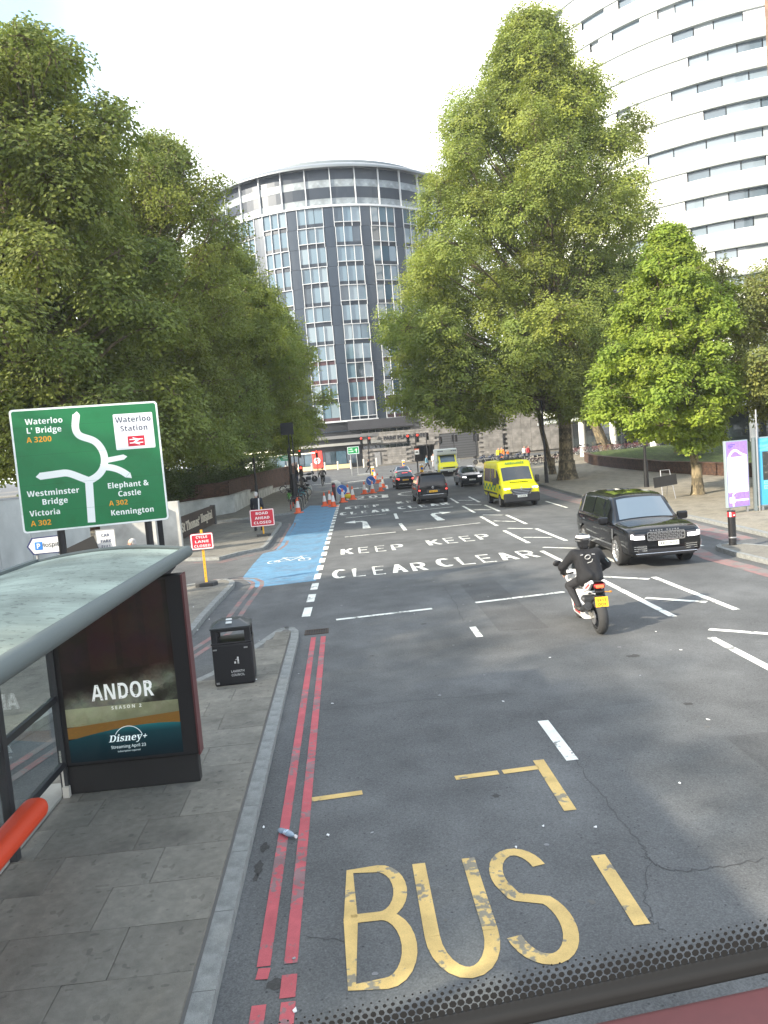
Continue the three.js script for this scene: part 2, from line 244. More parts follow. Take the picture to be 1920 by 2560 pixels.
// letters for the road
const CV = (cx, cy, rx, ry, a0, a1, n = 12) => Array.from({ length: n + 1 }, (_, i) => { const a = lerp(a0, a1, i / n) * D2R; return [cx + rx * Math.cos(a), cy + ry * Math.sin(a)]; });
const LET = {
  B: [[[0, 0.5], [0, 1], ...CV(0.55, 0.765, 0.42, 0.235, 90, -90), [0, 0.53]], [[0.5, 0.53], ...CV(0.55, 0.265, 0.45, 0.265, 90, -90), [0, 0], [0, 0.54]]],
  U: [[[0, 1], [0, 0.3], ...CV(0.5, 0.3, 0.5, 0.3, 180, 360), [1, 0.3], [1, 1]]],
  S: [[...CV(0.5, 0.76, 0.46, 0.24, 15, 200, 14), ...CV(0.62, 0.62, 0.5, 0.12, 215, 225, 2), ...CV(0.45, 0.27, 0.52, 0.27, 50, -165, 18)]],
  K: [[[0, 0], [0, 1]], [[0.95, 1], [0.08, 0.42]], [[0.3, 0.58], [1, 0]]], E: [[[1, 1], [0, 1], [0, 0], [1, 0]], [[0, 0.52], [0.85, 0.52]]],
  P: [[[0, 0], [0, 1], ...CV(0.55, 0.74, 0.45, 0.26, 90, -90, 8), [0, 0.48]]], C: [[...CV(0.5, 0.5, 0.5, 0.5, 50, 310, 18)]], L: [[[0, 1], [0, 0], [1, 0]]],
  A: [[[0, 0], [0.46, 1], [0.54, 1], [1, 0]], [[0.18, 0.34], [0.82, 0.34]]], R: [[[0, 0], [0, 1], ...CV(0.55, 0.74, 0.45, 0.26, 90, -90, 8), [0, 0.48]], [[0.5, 0.48], [1, 0]]],
  2: [[...CV(0.5, 0.72, 0.46, 0.28, 170, -30, 10), [0, 0], [1, 0]]], 0: [[...CV(0.5, 0.5, 0.5, 0.5, 90, 450, 20)]],
};
function letter(ch, x0, z0, w, h, sw, shear = 0) { return LET[ch].map(s => path(s.map(([x, y]) => { const X = sw / 2 + x * (w - sw), Y = sw / 2 + y * (h - sw); return [x0 + X + shear * Y, z0 - Y]; }), sw, 0.006 + 0.0004 * (LET[ch].indexOf(s)))); }
function word(txt, x0, x1, z0, h, sw, gap, mat, name, dz = 0) { const w = (x1 - x0 - gap * (txt.length - 1)) / txt.length; [...txt].forEach((c, i) => mark(name, letter(c, x0 + i * (w + gap), z0 + dz * i, w, h, sw), mat)); }
mark('painted_letter', letter('B', -0.31, -5.03, 0.55, 1.6, 0.115), M.yellow);
mark('painted_letter', letter('U', 0.305, -5.04, 0.56, 1.6, 0.115), M.yellow);
mark('painted_letter', letter('S', 0.93, -5.08, 0.54, 1.58, 0.115), M.yellow);
const L2 = (name, mat, w, list) => list.forEach(([a, b, c, d, ww]) => mark(name, line(g2(a, b), g2(c, d), ww ?? w), mat));
L2('yellow_line', M.yellow, 0.105, [[780, 2000, 906, 1982], [1138, 1946, 1246, 1932], [1257, 1931, 1347, 1919]]);
mark('yellow_line', line([1.94, -8.5], [1.94, -7.25], 0.125), M.yellow); mark('yellow_line', line([1.93, -6.4], [1.93, -5.4], 0.125), M.yellow);
mark('yellow_line', line([1.93, -4.4], [1.93, -3.2], 0.125), M.yellow);
mark('white_dash', line([2.31, -15.15], [2.31, -14.3], 0.13), M.white); mark('white_dash', line([2.31, -9.7], [2.31, -8.4], 0.14), M.white);
mark('white_dash', line([2.31, -4], [2.31, -2], 0.14), M.white);
word('CLEAR', -0.62, 2.3, -22.7, 1.7, 0.15, 0.13, M.white, 'painted_letter'); word('KEEP', -0.36, 2.02, -27.9, 1.7, 0.15, 0.14, M.white, 'painted_letter');
word('CLEAR', 2.66, 5.85, -23.05, 1.7, 0.155, 0.13, M.white, 'painted_letter', -0.04); word('KEEP', 2.95, 5.45, -28.3, 1.7, 0.15, 0.14, M.white, 'painted_letter', -0.12);
word('CLEAR', -0.45, 2.6, -45.8, 2.0, 0.2, 0.15, M.white, 'painted_letter'); word('KEEP', -0.1, 2.2, -50.4, 1.9, 0.2, 0.16, M.white, 'painted_letter');
word('CLEAR', 3.15, 6.4, -46.5, 2.0, 0.2, 0.15, M.white, 'painted_letter', -0.1); word('KEEP', 3.4, 5.9, -51.3, 1.9, 0.2, 0.16, M.white, 'painted_letter', -0.1);
L2('white_line', M.white, 0.15, [[840.6, 1549.8, 1080, 1522], [1189, 1507, 1411, 1480], [862, 1342.8, 989, 1330.4], [1041.6, 1324.8, 1200.4, 1307.3], [865, 1295.3, 965.7, 1284.8], [1008, 1280, 1133, 1267], [867, 1266, 907, 1264],
  [1340, 1321.7, 1416, 1352], [1357.5, 1368.5, 1439.6, 1371], [1354, 1377.6, 1419.7, 1410], [1490, 1385.7, 1563.7, 1413], [1496, 1403.5, 1520, 1404], [1470, 1440, 1623, 1448], [1470, 1433, 1684, 1542], [1633.7, 1443, 1842, 1524.8], [1614, 1495, 1766.5, 1505.6],
  [1772.5, 1573.7, 1960, 1588], [1777, 1594, 1960, 1690], [1260, 1326.7, 1322, 1357.7], [1202, 1291.6, 1243, 1314.7], [1157, 1265, 1187, 1282], [1125.7, 1245.6, 1146, 1258], [1265.8, 1287.5, 1316, 1310], [1212, 1262.4, 1249, 1278.5], [1172, 1242, 1199, 1255.7],
  [1269.5, 1321, 1332, 1322], [1308.8, 1343.5, 1381, 1344], [1206.8, 1287.5, 1256.5, 1287.8], [1234, 1302.4, 1290, 1304], [1164, 1261.7, 1204, 1262.4], [1184, 1274.4, 1226.6, 1274.4], [1145.5, 1251, 1181.7, 1251], [1363.8, 1253, 1418, 1269.4, 0.12], [1300, 1233, 1318, 1240, 0.12], [1742, 1362, 1757, 1365, 0.12],
  [781, 1212.5, 838, 1207.5, 0.3], [868, 1206, 978, 1193, 0.3], [945, 1252, 975, 1249, 0.12], [790, 1310, 830, 1305, 0.1], [735, 1301, 800, 1294, 0.1]]);
mark('white_dash', line(g2(1000.5, 1309), g2(1013.6, 1326), 0.17), M.white); mark('white_dash', line(g2(987.4, 1284), g2(993, 1297), 0.17), M.white); mark('white_dash', line(g2(966, 1213), g2(968, 1222), 0.2), M.white); mark('white_dash', line(g2(962, 1237), g2(963, 1244), 0.5), M.white);
{ const a = g2(773, 1514), b = g2(846, 1262), Lr = Math.hypot(b[0] - a[0], b[1] - a[1]); for (let s = -1.3; s < Lr; s += 1.75) { const q = (t) => [lerp(a[0], b[0], t / Lr), lerp(a[1], b[1], t / Lr)]; mark('white_dash', line(q(s), q(s + 1.05), 0.2), M.white); } }
function arrow(px, py, m, L) { const o = g2(px, py), f = (x, y) => [o[0] + m * x, o[1] - y * L]; mark('turn_arrow', [flat([f(-0.17, 0), f(0.17, 0), f(0.10, 0.78), f(-0.05, 0.94), f(-0.42, 0.94), f(-0.42, 0.84), f(-0.18, 0.84), f(-0.1, 0.74)], 0.006), flat([f(-0.42, 0.72), f(-0.42, 1.06), f(-0.95, 0.89)], 0.0065)], M.white); }
arrow(917, 1321, 1.15, 4.4); arrow(1103, 1301, -1.15, 4.6); arrow(915, 1225, 1.4, 4);
{ // 20 roundel and bicycle symbol
  const o = g2(917, 1243); mark('speed_roundel', [path(CV(o[0], o[1], 1.55, 2.1, 0, 360, 32).slice(0, -1), 0.2, 0.006, true)], M.white);
  mark('painted_letter', letter('2', o[0] - 0.85, o[1] + 1.2, 0.7, 2.4, 0.2), M.white); mark('painted_letter', letter('0', o[0] + 0.15, o[1] + 1.2, 0.7, 2.4, 0.2), M.white);
  const o2 = g2(1046, 1232); mark('speed_roundel', [path(CV(o2[0], o2[1], 1.55, 2.4, 0, 360, 32).slice(0, -1), 0.2, 0.006, true)], M.white);
  const c = g2(723, 1402), f = (x, y) => [c[0] + x, c[1] - y]; const wheel = (x) => path(CV(c[0] + x, c[1], 0.21, 0.36, 0, 360, 20).slice(0, -1), 0.05, 0.006, true);
  mark('bicycle_symbol', [wheel(-0.55), wheel(0.55), path([f(-0.55, 0), f(-0.25, 0.75), f(0.4, 0.8), f(0.05, 0.05), f(-0.55, 0)], 0.05, 0.0064), path([f(0.55, 0), f(0.36, 1), f(0.6, 1.05)], 0.05, 0.0068), path([f(-0.32, 0.95), f(-0.12, 0.95)], 0.07, 0.0072), path([f(0.05, 0.05), f(-0.25, 0.75)], 0.05, 0.0076)], M.white);
}
// red route lines
for (const x of [-0.9, -0.7]) { mark('red_line', line([x, -15.55], [x, -5.42], 0.10), M.redline); mark('red_line', line([x + 0.01, -5.02], [x, -2], 0.10), M.redline); }
mark('red_line', line([-0.89, -5.4], [-0.9, -5.28], 0.09), M.redline); mark('red_line', line([-0.7, -5.3], [-0.7, -5.06], 0.11), M.redline);
for (const o of [0.55, 0.82]) { const k = P2k.slice(0, 9), q = k.map((p, i) => { const a = k[Math.max(0, i - 1)], b = k[Math.min(k.length - 1, i + 1)], l = Math.hypot(b[0] - a[0], b[1] - a[1]); return [p[0] - (b[1] - a[1]) / l * o, p[1] + (b[0] - a[0]) / l * o]; }); mark('red_line', path(q, 0.13, 0.005 + o * 0.001), M.redfaint); }
for (const o of [0.45, 0.75]) { const k = P3k.slice(1, 9), q = k.map((p, i) => { const a = k[Math.max(0, i - 1)], b = k[Math.min(k.length - 1, i + 1)], l = Math.hypot(b[0] - a[0], b[1] - a[1]); return [p[0] - (b[1] - a[1]) / l * o, p[1] + (b[0] - a[0]) / l * o]; }); mark('red_line', path(q, 0.13, 0.005 + o * 0.001), M.redfaint); }
{ const a = PRk.slice(2, 8).map(p => [p[0] - 0.85, p[1]]); mark('red_line', path(a, 1.0, 0.004), M.redfaint); mark('red_line', path([[9.85, -14], [9.85, -18.7], [9.8, -20.3], [10.1, -22.2], [11, -24]], 0.5, 0.0045), M.redfaint); }
// cracks in the tarmac: thin open joints
{ const crack = std([0.055, 0.055, 0.055], 1); const wob = (pts, n) => { const o = []; for (let i = 0; i + 1 < pts.length; i++) for (let j = 0; j < n; j++) { const t = j / n; o.push([lerp(pts[i][0], pts[i + 1][0], t) + rr(-0.025, 0.025), lerp(pts[i][1], pts[i + 1][1], t) + rr(-0.03, 0.03)]); } return o; };
  const C = (pts, n, w) => mark('tarmac_crack', path(wob(pts.map(p => g2(...p)), n), w * 0.62, 0.004), crack);
  C([[806, 1777], [960, 1757], [1090, 1748], [1210, 1738], [1290, 1732]], 9, 0.011); C([[1340, 1770], [1420, 1860], [1470, 1945], [1560, 2060], [1610, 2120], [1625, 2150]], 8, 0.008); C([[1610, 2140], [1650, 2172], [1730, 2178], [1800, 2166], [1920, 2145]], 9, 0.012); C([[1110, 1468], [1140, 1510], [1160, 1560]], 7, 0.014);
  C([[1160, 1434], [1260, 1420], [1265, 1410]], 6, 0.018); C([[1625, 2150], [1610, 2230], [1630, 2300], [1660, 2330]], 7, 0.008); C([[560, 1478], [640, 1472]], 4, 0.03); C([[760, 2345], [810, 2350], [900, 2348]], 5, 0.008); }
// drain grate by the kerb
{ const p = g2(792, 1580), t = thing('drain_grate', 'rusty slotted drain grate at the end of the red lines', 'drain', [p[0], 0.006, p[1]]);
  const rust = std([0.06, 0.045, 0.035], 0.9); mesh('frame', J(Bx(0.5, 0.02, 0.04, 0, 0, -0.19), Bx(0.5, 0.02, 0.04, 0, 0, 0.19), Bx(0.04, 0.02, 0.34, -0.23, 0, 0), Bx(0.04, 0.02, 0.34, 0.23, 0, 0)), rust, t); mesh('well', J(Bx(0.42, 0.004, 0.34, 0, -0.005, 0)), M.blackmatt, t);
  for (let i = 0; i < 8; i++) mesh('slat', J(Bx(0.024, 0.018, 0.34, -0.18 + i * 0.0515, 0, 0)), rust, t); }
{ // oily stains and a tarred patch: matter lying on the road, with ragged outlines
  seed = 808; const st = std([0.075, 0.073, 0.07], 0.9, 0, { map: T.asphalt }), pt = std([0.128, 0.131, 0.132], 0.95, 0, { map: T.asphalt, bumpMap: T.grain, bumpScale: 0.004 });
  const ragged = (x, z, rx, rz, n) => Array.from({ length: n }, (_, k) => [x + Math.cos(k / n * 6.283) * rx * rr(0.55, 1.15), z + Math.sin(k / n * 6.283) * rz * rr(0.55, 1.15)]);
  for (const [px, py, rx, rz] of [[662, 2118, 0.05, 0.1], [646, 2170, 0.045, 0.16], [640, 2195, 0.03, 0.08], [690, 2460, 0.1, 0.07], [1585, 1640, 0.14, 0.1], [1480, 1545, 0.07, 0.05], [1060, 1560, 0.08, 0.05], [705, 1650, 0.04, 0.12], [1240, 1990, 0.05, 0.05], [930, 1640, 0.05, 0.04], [1720, 1760, 0.09, 0.07]]) { const p = G(px, py); mesh('road_stain', flat(ragged(p.x, p.z, rx, rz, 15), 0.0025), st, road); }
  mesh('tarmac_patch', flat([[2.75, -14.6], [2.8, -19.9], [3.75, -20.0], [3.7, -14.5]], 0.002), pt, road); mesh('tarmac_patch', flat([[4.1, -5.2], [4.2, -8.6], [9.5, -8.9], [9.4, -5.0]], 0.002), pt, road);
}
// ---------- buildings ----------
const arcPt = (C, r, th, y) => V(C[0] + r * Math.sin(th), y, C[1] + r * Math.cos(th));
function arcPanel(C, r, t0, t1, y0, y1, n = 1, thick = 0) {   // curved wall piece, facing out
  const pos = [], f = (r_, a, b, flip) => { for (let i = 0; i < n; i++) { const u = lerp(a, b, i / n), v = lerp(a, b, (i + 1) / n), p = [arcPt(C, r_, u, y0), arcPt(C, r_, v, y0), arcPt(C, r_, v, y1), arcPt(C, r_, u, y1)]; const o = flip ? [0, 2, 1, 0, 3, 2] : [0, 1, 2, 0, 2, 3]; o.forEach(k => pos.push(p[k].x, p[k].y, p[k].z)); } };
  f(r, t0, t1); const g = new THREE.BufferGeometry();
  if (thick) for (let i = 0; i < n; i++) { const u = lerp(t0, t1, i / n), v = lerp(t0, t1, (i + 1) / n); for (const [y, fl] of [[y1, 0], [y0, 1]]) { const p = [arcPt(C, r, u, y), arcPt(C, r, v, y), arcPt(C, r - thick, v, y), arcPt(C, r - thick, u, y)]; (fl ? [0, 2, 1, 0, 3, 2] : [0, 1, 2, 0, 2, 3]).forEach(k => pos.push(p[k].x, p[k].y, p[k].z)); } }
  if (thick) for (const [t, fl] of [[t0, 1], [t1, 0]]) { const p = [arcPt(C, r, t, y0), arcPt(C, r - thick, t, y0), arcPt(C, r - thick, t, y1), arcPt(C, r, t, y1)]; (fl ? [0, 2, 1, 0, 3, 2] : [0, 1, 2, 0, 2, 3]).forEach(k => pos.push(p[k].x, p[k].y, p[k].z)); }
  g.setAttribute('position', new THREE.Float32BufferAttribute(pos, 3)); g.computeVertexNormals(); return uvBox(g);
}
{ // the curved dark hotel at the end of the road
  const C = [1.5, -150], R = 23, t = thing('curved_hotel', 'dark curved glass hotel with white framed windows closing the road', 'hotel');
  const cladA = std([0.022, 0.031, 0.043], 0.38, 0.2), cladB = std([0.027, 0.040, 0.058], 0.34, 0.2), cladC = std([0.034, 0.048, 0.066], 0.28, 0.2), maroon = std([0.06, 0.026, 0.03], 0.4), frameM = std([0.50, 0.52, 0.53], 0.45), lightM = std([0.30, 0.34, 0.355], 0.5, 0.2, { map: T.blotch }), roofM = std([0.30, 0.33, 0.34], 0.4, 0.4, { map: T.blotch });
  const glass = [0, 1, 2, 3].map(i => phy([[0.06, 0.105, 0.138], [0.11, 0.17, 0.21], [0.03, 0.048, 0.064], [0.18, 0.235, 0.265]][i], { roughness: 0.06, clearcoat: 1, clearcoatRoughness: 0.03, specularIntensity: 1 }));
  const y0 = 8.75, fh = 3.11, N = 11, yT = y0 + fh * N, d = Math.PI / 180;
  const pitch = 15.0 * d, gw = 10.7 * d, first = -8.3 * d;    // window groups round the bow
  mesh('drum', arcPanel(C, R - 0.35, -110 * d, 110 * d, 1.2, yT + 6, 60), cladA, t);
  for (let k = -6; k <= 5; k++) {
    const c = first + k * pitch;
    for (let f = 0; f < N; f++) mesh('dark_panel', arcPanel(C, R - rr(0, 0.03), c + gw / 2 + 0.002, c + pitch - gw / 2 - 0.002, y0 + f * fh + 0.02, y0 + (f + 1) * fh - 0.02, 2, 0.3), rnd() < 0.5 ? cladB : cladC, t);
    for (let f = 0; f < N; f++) {
      const y = y0 + f * fh + 0.3, ww = gw / 3, w = new THREE.Group(); w.name = 'window'; t.add(w);
      const red = f < 4 && k > -2 && (f + k) % 3 !== 1;
      mesh('spandrel', arcPanel(C, R - 0.12, c - gw / 2, c + gw / 2, y - 0.3, y + 0.42, 3), red ? maroon : cladA, w);
      for (let i = 0; i < 3; i++) {
        const a = c - gw / 2 + i * ww;
        const gi = rnd() < 0.55 ? 1 : rnd() < 0.4 ? 3 : rnd() < 0.5 ? 0 : 2;
        mesh('pane', arcPanel(C, R - 0.16, a + 0.0018, a + ww - 0.0018, y + 0.42, y + fh - 0.31, 1), glass[gi], w);
      }
      const fr = [], vb = (th, a, b) => { const p = arcPt(C, R + 0.03, th, 0); fr.push(mv(Bx(0.085, b - a, 0.2, 0, 0, 0), p.x, (a + b) / 2, p.z, 0, th, 0)); }, hb = (a, b, yy) => fr.push(arcPanel(C, R + 0.13, a, b, yy - 0.045, yy + 0.045, 3, 0.25));
      const j = (f + k * 2 + 20) % 4; // the frames step in and out like a woven pattern
      vb(c - gw / 2 + (j > 1 ? 0.004 : 0), y - 0.3, y + fh - 0.3); vb(c - gw / 6 + (f % 3 === 1 ? 0.003 : 0), y - 0.3, y + fh - 0.3); if ((f + k) % 5) vb(c + gw / 6, y - 0.3, y + fh - 0.3); vb(c + gw / 2 - (j % 2 ? 0.004 : 0), y - 0.3, y + fh - 0.3);
      const hy = y + ((f + k) % 2 ? 0.40 : -0.24); hb(c - gw / 2, c + gw / 2, hy);
      mesh('frame', J(fr), frameM, w);
    }
  }
  mesh('top_ledge', arcPanel(C, R + 0.25, -110 * d, 110 * d, yT, yT + 0.3, 60, 0.6), frameM, t);
  for (let f = 0; f < 2; f++) for (let k = -22; k <= 14; k++) { // pale penthouse floors
    const a = k * 5.05 * d + 1 * d, yy = yT + 0.3 + f * 2.9; const s = mesh('penthouse_panel', arcPanel(C, R - 0.3, a, a + 5.05 * d, yy, yy + 1.15, 1), lightM, t);
    mesh('window', arcPanel(C, R - 0.5, a + 0.004, a + 4.9 * d, yy + 1.15, yy + 2.9, 1), glass[rnd() * 3 | 0], t);
    if (f === 0 && k % 2 === 0) { const p = arcPt(C, R - 0.2, a, 0); mesh('fin', mv(Bx(0.14, 6.2, 0.4), p.x, yT + 3.1, p.z, 0, a, 0), frameM, t); }
  }
  { const prof = [[R + 0.9, yT + 5.9], [R + 1.0, yT + 6.15], [R + 0.6, yT + 6.5], [R - 2, yT + 7.6], [R - 6, yT + 8.9], [R - 12, yT + 9.8], [0.1, yT + 10.2]];
    const rf = mesh('roof', lathe(prof, 64).translate(C[0], 0, C[1]), roofM, t); for (let i = 0; i < 5; i++) mesh('roof_louvre', lathe([[R - 3 - i * 1.6, yT + 8.0 + i * 0.36], [R - 2.9 - i * 1.6, yT + 8.35 + i * 0.36], [R - 3.2 - i * 1.6, yT + 8.35 + i * 0.36]], 64).translate(C[0], 0, C[1]), lightM, rf); }
  // hull running back from the bow
  mesh('flank_wall', J(Bx(0.6, 46, 60, C[0] - R * 0.98, 25, C[1] - 30), Bx(0.6, 46, 60, C[0] + R * 0.98, 25, C[1] - 30)), cladA, t);
  // low glazed base with its canopy bands
  mesh('base_wall', arcPanel(C, R + 0.6, -75 * d, 30 * d, 1.15, y0 - 0.1, 40), std([0.02, 0.021, 0.024], 0.3), t);
  [[y0 - 0.1, 0.25, 1.1, frameM], [y0 - 1.6, 0.12, 0.8, cladB], [6.0, 0.5, 1.2, std([0.16, 0.16, 0.16], 0.6)], [4.85, 0.42, 1.4, std([0.26, 0.26, 0.24], 0.6)]].forEach(([y, h, o, m]) => mesh('canopy_band', arcPanel(C, R + o, -80 * d, 12 * d, y, y + h, 30, 0.9), m, t));
  const lit = std([0.9, 0.85, 0.7], 0.6, 0, { emissive: lin(1, 0.86, 0.6), emissiveIntensity: 0.7 });
  mesh('canopy_light', arcPanel(C, R + 1.46, -48 * d, -23 * d, 4.72, 4.98, 8, 0.1), lit, t);
  mesh('canopy_light', arcPanel(C, R + 1.2, -40 * d, -14 * d, 4.0, 4.12, 8, 0.1), lit, t);
  mesh('shop_window_light', arcPanel(C, R + 0.75, -52 * d, -38 * d, 1.5, 3.4, 6, 0.05), std([0.8, 0.8, 0.75], 0.4, 0, { emissive: lin(0.9, 0.88, 0.82), emissiveIntensity: 0.6 }), t);
  for (let i = 0; i < 9; i++) mesh('shop_window', arcPanel(C, R + 0.7, (-36 + i * 4.3) * d, (-32 + i * 4.3) * d, 1.9, 4.0, 2, 0.05), [glass[2], glass[0], glass[2]][i % 3], t);
  mesh('plinth', arcPanel(C, R + 0.8, -24 * d, 0, 1.15, 1.85, 10, 0.2), std([0.62, 0.52, 0.28], 0.7), t);
  const sg = mesh('red_sign', arcPanel(C, R + 0.95, -15.4 * d, -11.4 * d, 1.5, 4.3, 2, 0.1), std([0.75, 0.04, 0.03], 0.5, 0, { emissive: lin(0.6, 0.03, 0.02), emissiveIntensity: 0.5 }), t);
  { const p = arcPt(C, R + 1.0, -13.4 * d, 2.7); mesh('roundel', mv(new THREE.TorusGeometry(0.42, 0.16, 8, 20), p.x, p.y, p.z, 0, -13.4 * d, 0), M.whitepaint, sg); mesh('roundel_bar', mv(Bx(0.9, 0.16, 0.05), p.x, p.y, p.z + 0.06, 0, -13.4 * d, 0.4), M.whitepaint, sg); }
}
const font = await new FontLoader().loadAsync('fonts/droid/droid_sans_bold.typeface.json'), fontR = await new FontLoader().loadAsync('fonts/droid/droid_sans_regular.typeface.json');
function text(str, size, depth = 0.02, f = font, w = 0) { const g = new TextGeometry(str, { font: f, size, depth, curveSegments: 3, bevelEnabled: false }); g.computeBoundingBox(); const b = g.boundingBox; g.translate(-(b.min.x + b.max.x) / 2, -(b.min.y + b.max.y) / 2, 0); if (w) g.scale(w / (b.max.x - b.min.x), 1, 1); return J(g); }
{ // stone faced podium right of the hotel
  const t = thing('hotel_podium', 'pale stone clad hotel podium carrying its name in dark letters', 'building');
  const x0 = 3.4, x1 = 40, z = -126.2, stone = [0.9, 1, 1.08].map(k => std([0.30 * k, 0.285 * k, 0.26 * k], 0.85, 0, { map: T.blotch })), dark = std([0.05, 0.05, 0.055], 0.5);
  const wallB = (a, b, y0_, y1_, d0, d1) => Bx(b - a, y1_ - y0_, d1 - d0, (a + b) / 2, (y0_ + y1_) / 2, z - (d0 + d1) / 2);
  mesh('core', J(wallB(x0, 11.9, 1.1, 7.2, 0.3, 6), wallB(11.9, 15.3, 3.75, 9, 0.3, 6), wallB(15.3, x1, 1.1, 9, 0.3, 6), wallB(11.9, 15.3, 1.1, 3.75, 5.5, 6)), stone[0], t);   // the doorway is a real recess
  mesh('overhang', J(wallB(x0 - 2, 12.2, 7.2, 8.7, -0.5, 6)), std([0.045, 0.045, 0.05], 0.4), t);
  const open = [[11.9, 15.3, 1.2, 3.7], [16.2, 22.3, 1.2, 5.4], [5.3, 6.3, 1.2, 3.3]];
  for (let r = 0; r < 20; r++) for (let x = x0 - (r % 2 ? 0.8 : 0); x < x1; x += 1.6) { // stone courses
    const y = 1.25 + r * 0.38, a = Math.max(x0, x), b = Math.min(x1, x + 1.6); if (b - a < 0.2) continue;
    if (open.some(o => b > o[0] + 0.1 && a < o[1] - 0.1 && y + 0.38 > o[2] && y < o[3] - 0.1)) continue; if (y > 3.6 && y < 4.4 && a < 11.2) continue; if (y > 6.2 && a < 12) continue;
    if (x > 26 && r % 2) { mesh('stone_panel', J(Bx(b - a - 0.03, 0.74, 0.2, (a + b) / 2, y + 0.19, z - 0.18)), stone[rnd() * 3 | 0], t); continue; } if (x > 26) continue;
    mesh('stone_panel', J(Bx(b - a - 0.03, 0.35, 0.2, (a + b) / 2, y + 0.19, z - 0.18)), stone[rnd() * 3 | 0], t);
  }
  for (let i = 0; i < 7; i++) mesh('window', J(Bx(1.0, 0.75, 0.06, x0 + 0.7 + i * 1.1, 4.08, z - 0.2)), M.darkglass, t);
  for (let i = 0; i < 7; i++) mesh('window', J(Bx(1.0, 0.6, 0.06, x0 + 0.7 + i * 1.15, 6.7, z - 0.2)), M.darkglass, t);
  mesh('side_door', J(Bx(0.95, 2.1, 0.1, 5.8, 2.25, z - 0.22)), std([0.22, 0.22, 0.22], 0.5), t);
  const gate = mesh('roller_gate', J(Bx(6.1, 4.2, 0.08, 19.25, 3.3, z - 0.24)), dark, t); for (let i = 0; i < 10; i++) mesh('gate_slat', J(Bx(6.0, 0.30, 0.05, 19.25, 1.45 + i * 0.41, z - 0.17)), std([0.10, 0.103, 0.107], 0.45, 0.3), gate);
  [['PARK', 8.0], ['PLAZA', 10.45], ['HOTEL', 13.05]].forEach(([q, x]) => mesh('name_letters', text(q, 0.58, 0.08).translate(x, 5.5, z - 0.06), std([0.03, 0.03, 0.035], 0.5), t));
  mesh('emblem', J(beam([5.9, 5.15, z], [6.25, 5.85, z], 0.12, 0.06), beam([6.15, 5.15, z], [6.55, 5.7, z], 0.1, 0.06)), dark, t);
}
{ // white curved apartment block on the right
  const C = [56, -105], R = 28.2, t = thing('white_curved_block', 'white curved apartment block with ribbon windows behind the right hand trees', 'building'), d = Math.PI / 180;
  const wm = std([0.82, 0.83, 0.82], 0.6), edge = std([0.34, 0.37, 0.36], 0.7), gl = [[0.11, 0.145, 0.175], [0.21, 0.26, 0.30], [0.36, 0.40, 0.42]].map(c => phy(c, { roughness: 0.08, clearcoat: 1, clearcoatRoughness: 0.05 })), fr = std([0.08, 0.09, 0.09], 0.5);
  const s = 2.89, t0 = -98 * d, t1 = 35 * d;
  for (let k = -12; k <= 5; k++) {
    const y = 42 + k * s; // underside of a white band
    if (y > 57) continue;
    mesh('floor_band', arcPanel(C, R, t0, t1, y, y + 1.62, 44, 0.35), wm, t);
    mesh('band_lip', arcPanel(C, R + 0.06, t0, t1, y - 0.22, y, 44, 0.5), edge, t);
    let a = t0;
    while (a < t1) { // recessed strip of windows and white piers between the bands
      const w = rr(1.2, 3.4) / R, b = Math.min(t1, a + w), white = (a < -40 * d && rnd() < 0.72) || rnd() < 0.10;
      if (white) mesh('white_pier', arcPanel(C, R - 0.14, a, b, y - (s - 1.62), y - 0.22, 2), wm, t);
      else mesh('window', arcPanel(C, R - 0.4, a + 0.002, b - 0.002, y - (s - 1.62), y - 0.22, 2), gl[rnd() < 0.5 ? 1 : rnd() * 3 | 0], t);
      a = b;
    }
  }
  mesh('core', arcPanel(C, R - 0.6, t0, t1, 5.5, 58, 30), fr, t); mesh('roof', J(mv(new THREE.CylinderGeometry(R, R, 0.5, 48), C[0], 58.2, C[1])), wm, t);
  // open ground floor on white columns
  mesh('ground_floor_glass', arcPanel(C, R - 4, t0, t1, 0.1, 5.5, 30), phy([0.02, 0.03, 0.032], { roughness: 0.1, clearcoat: 1 }), t);
  mesh('soffit', arcPanel(C, R, t0, t1, 5.2, 5.6, 44, 4.2), edge, t);
  const column = mesh('column', Cy(0.42, 0.42, 5.2, 0, 2.7, 0, 18), wm, t); column.position.copy(arcPt(C, R - 0.8, -70 * d, 0));
  for (let i = 1; i < 9; i++) { const c = column.clone(); t.add(c); c.position.copy(arcPt(C, R - 0.8, (-70 + i * 11) * d, 0)); }
}
{ // brown framed tower cutting the right edge of the view
  const t = thing('brown_framed_tower', 'brown framed tower with dark glazing beside the white curved block', 'building'), br = std([0.26, 0.15, 0.10], 0.7, 0, { map: T.blotch });
  const x = 0, z = 0; t.position.set(35.2, 0, -60); t.rotation.y = -0.62; mesh('core', J(Bx(9.2, 44, 9, x + 5.1, 26, z - 5)), M.darkglass, t);
  for (let i = 0; i < 4; i++) mesh('pier', J(Bx(0.7, 48, 0.7, x + 0.35 + i * 2.9, 24, z)), br, t);
  for (let k = 0; k < 15; k++) mesh('floor_beam', J(Bx(9.0, 0.7, 0.6, x + 4.9, 4 + k * 3.1, z - 0.03)), br, t);
  mesh('side_pier', J(Bx(0.6, 48, 0.7, x + 0.3, 24, z - 8.5)), br, t);
}
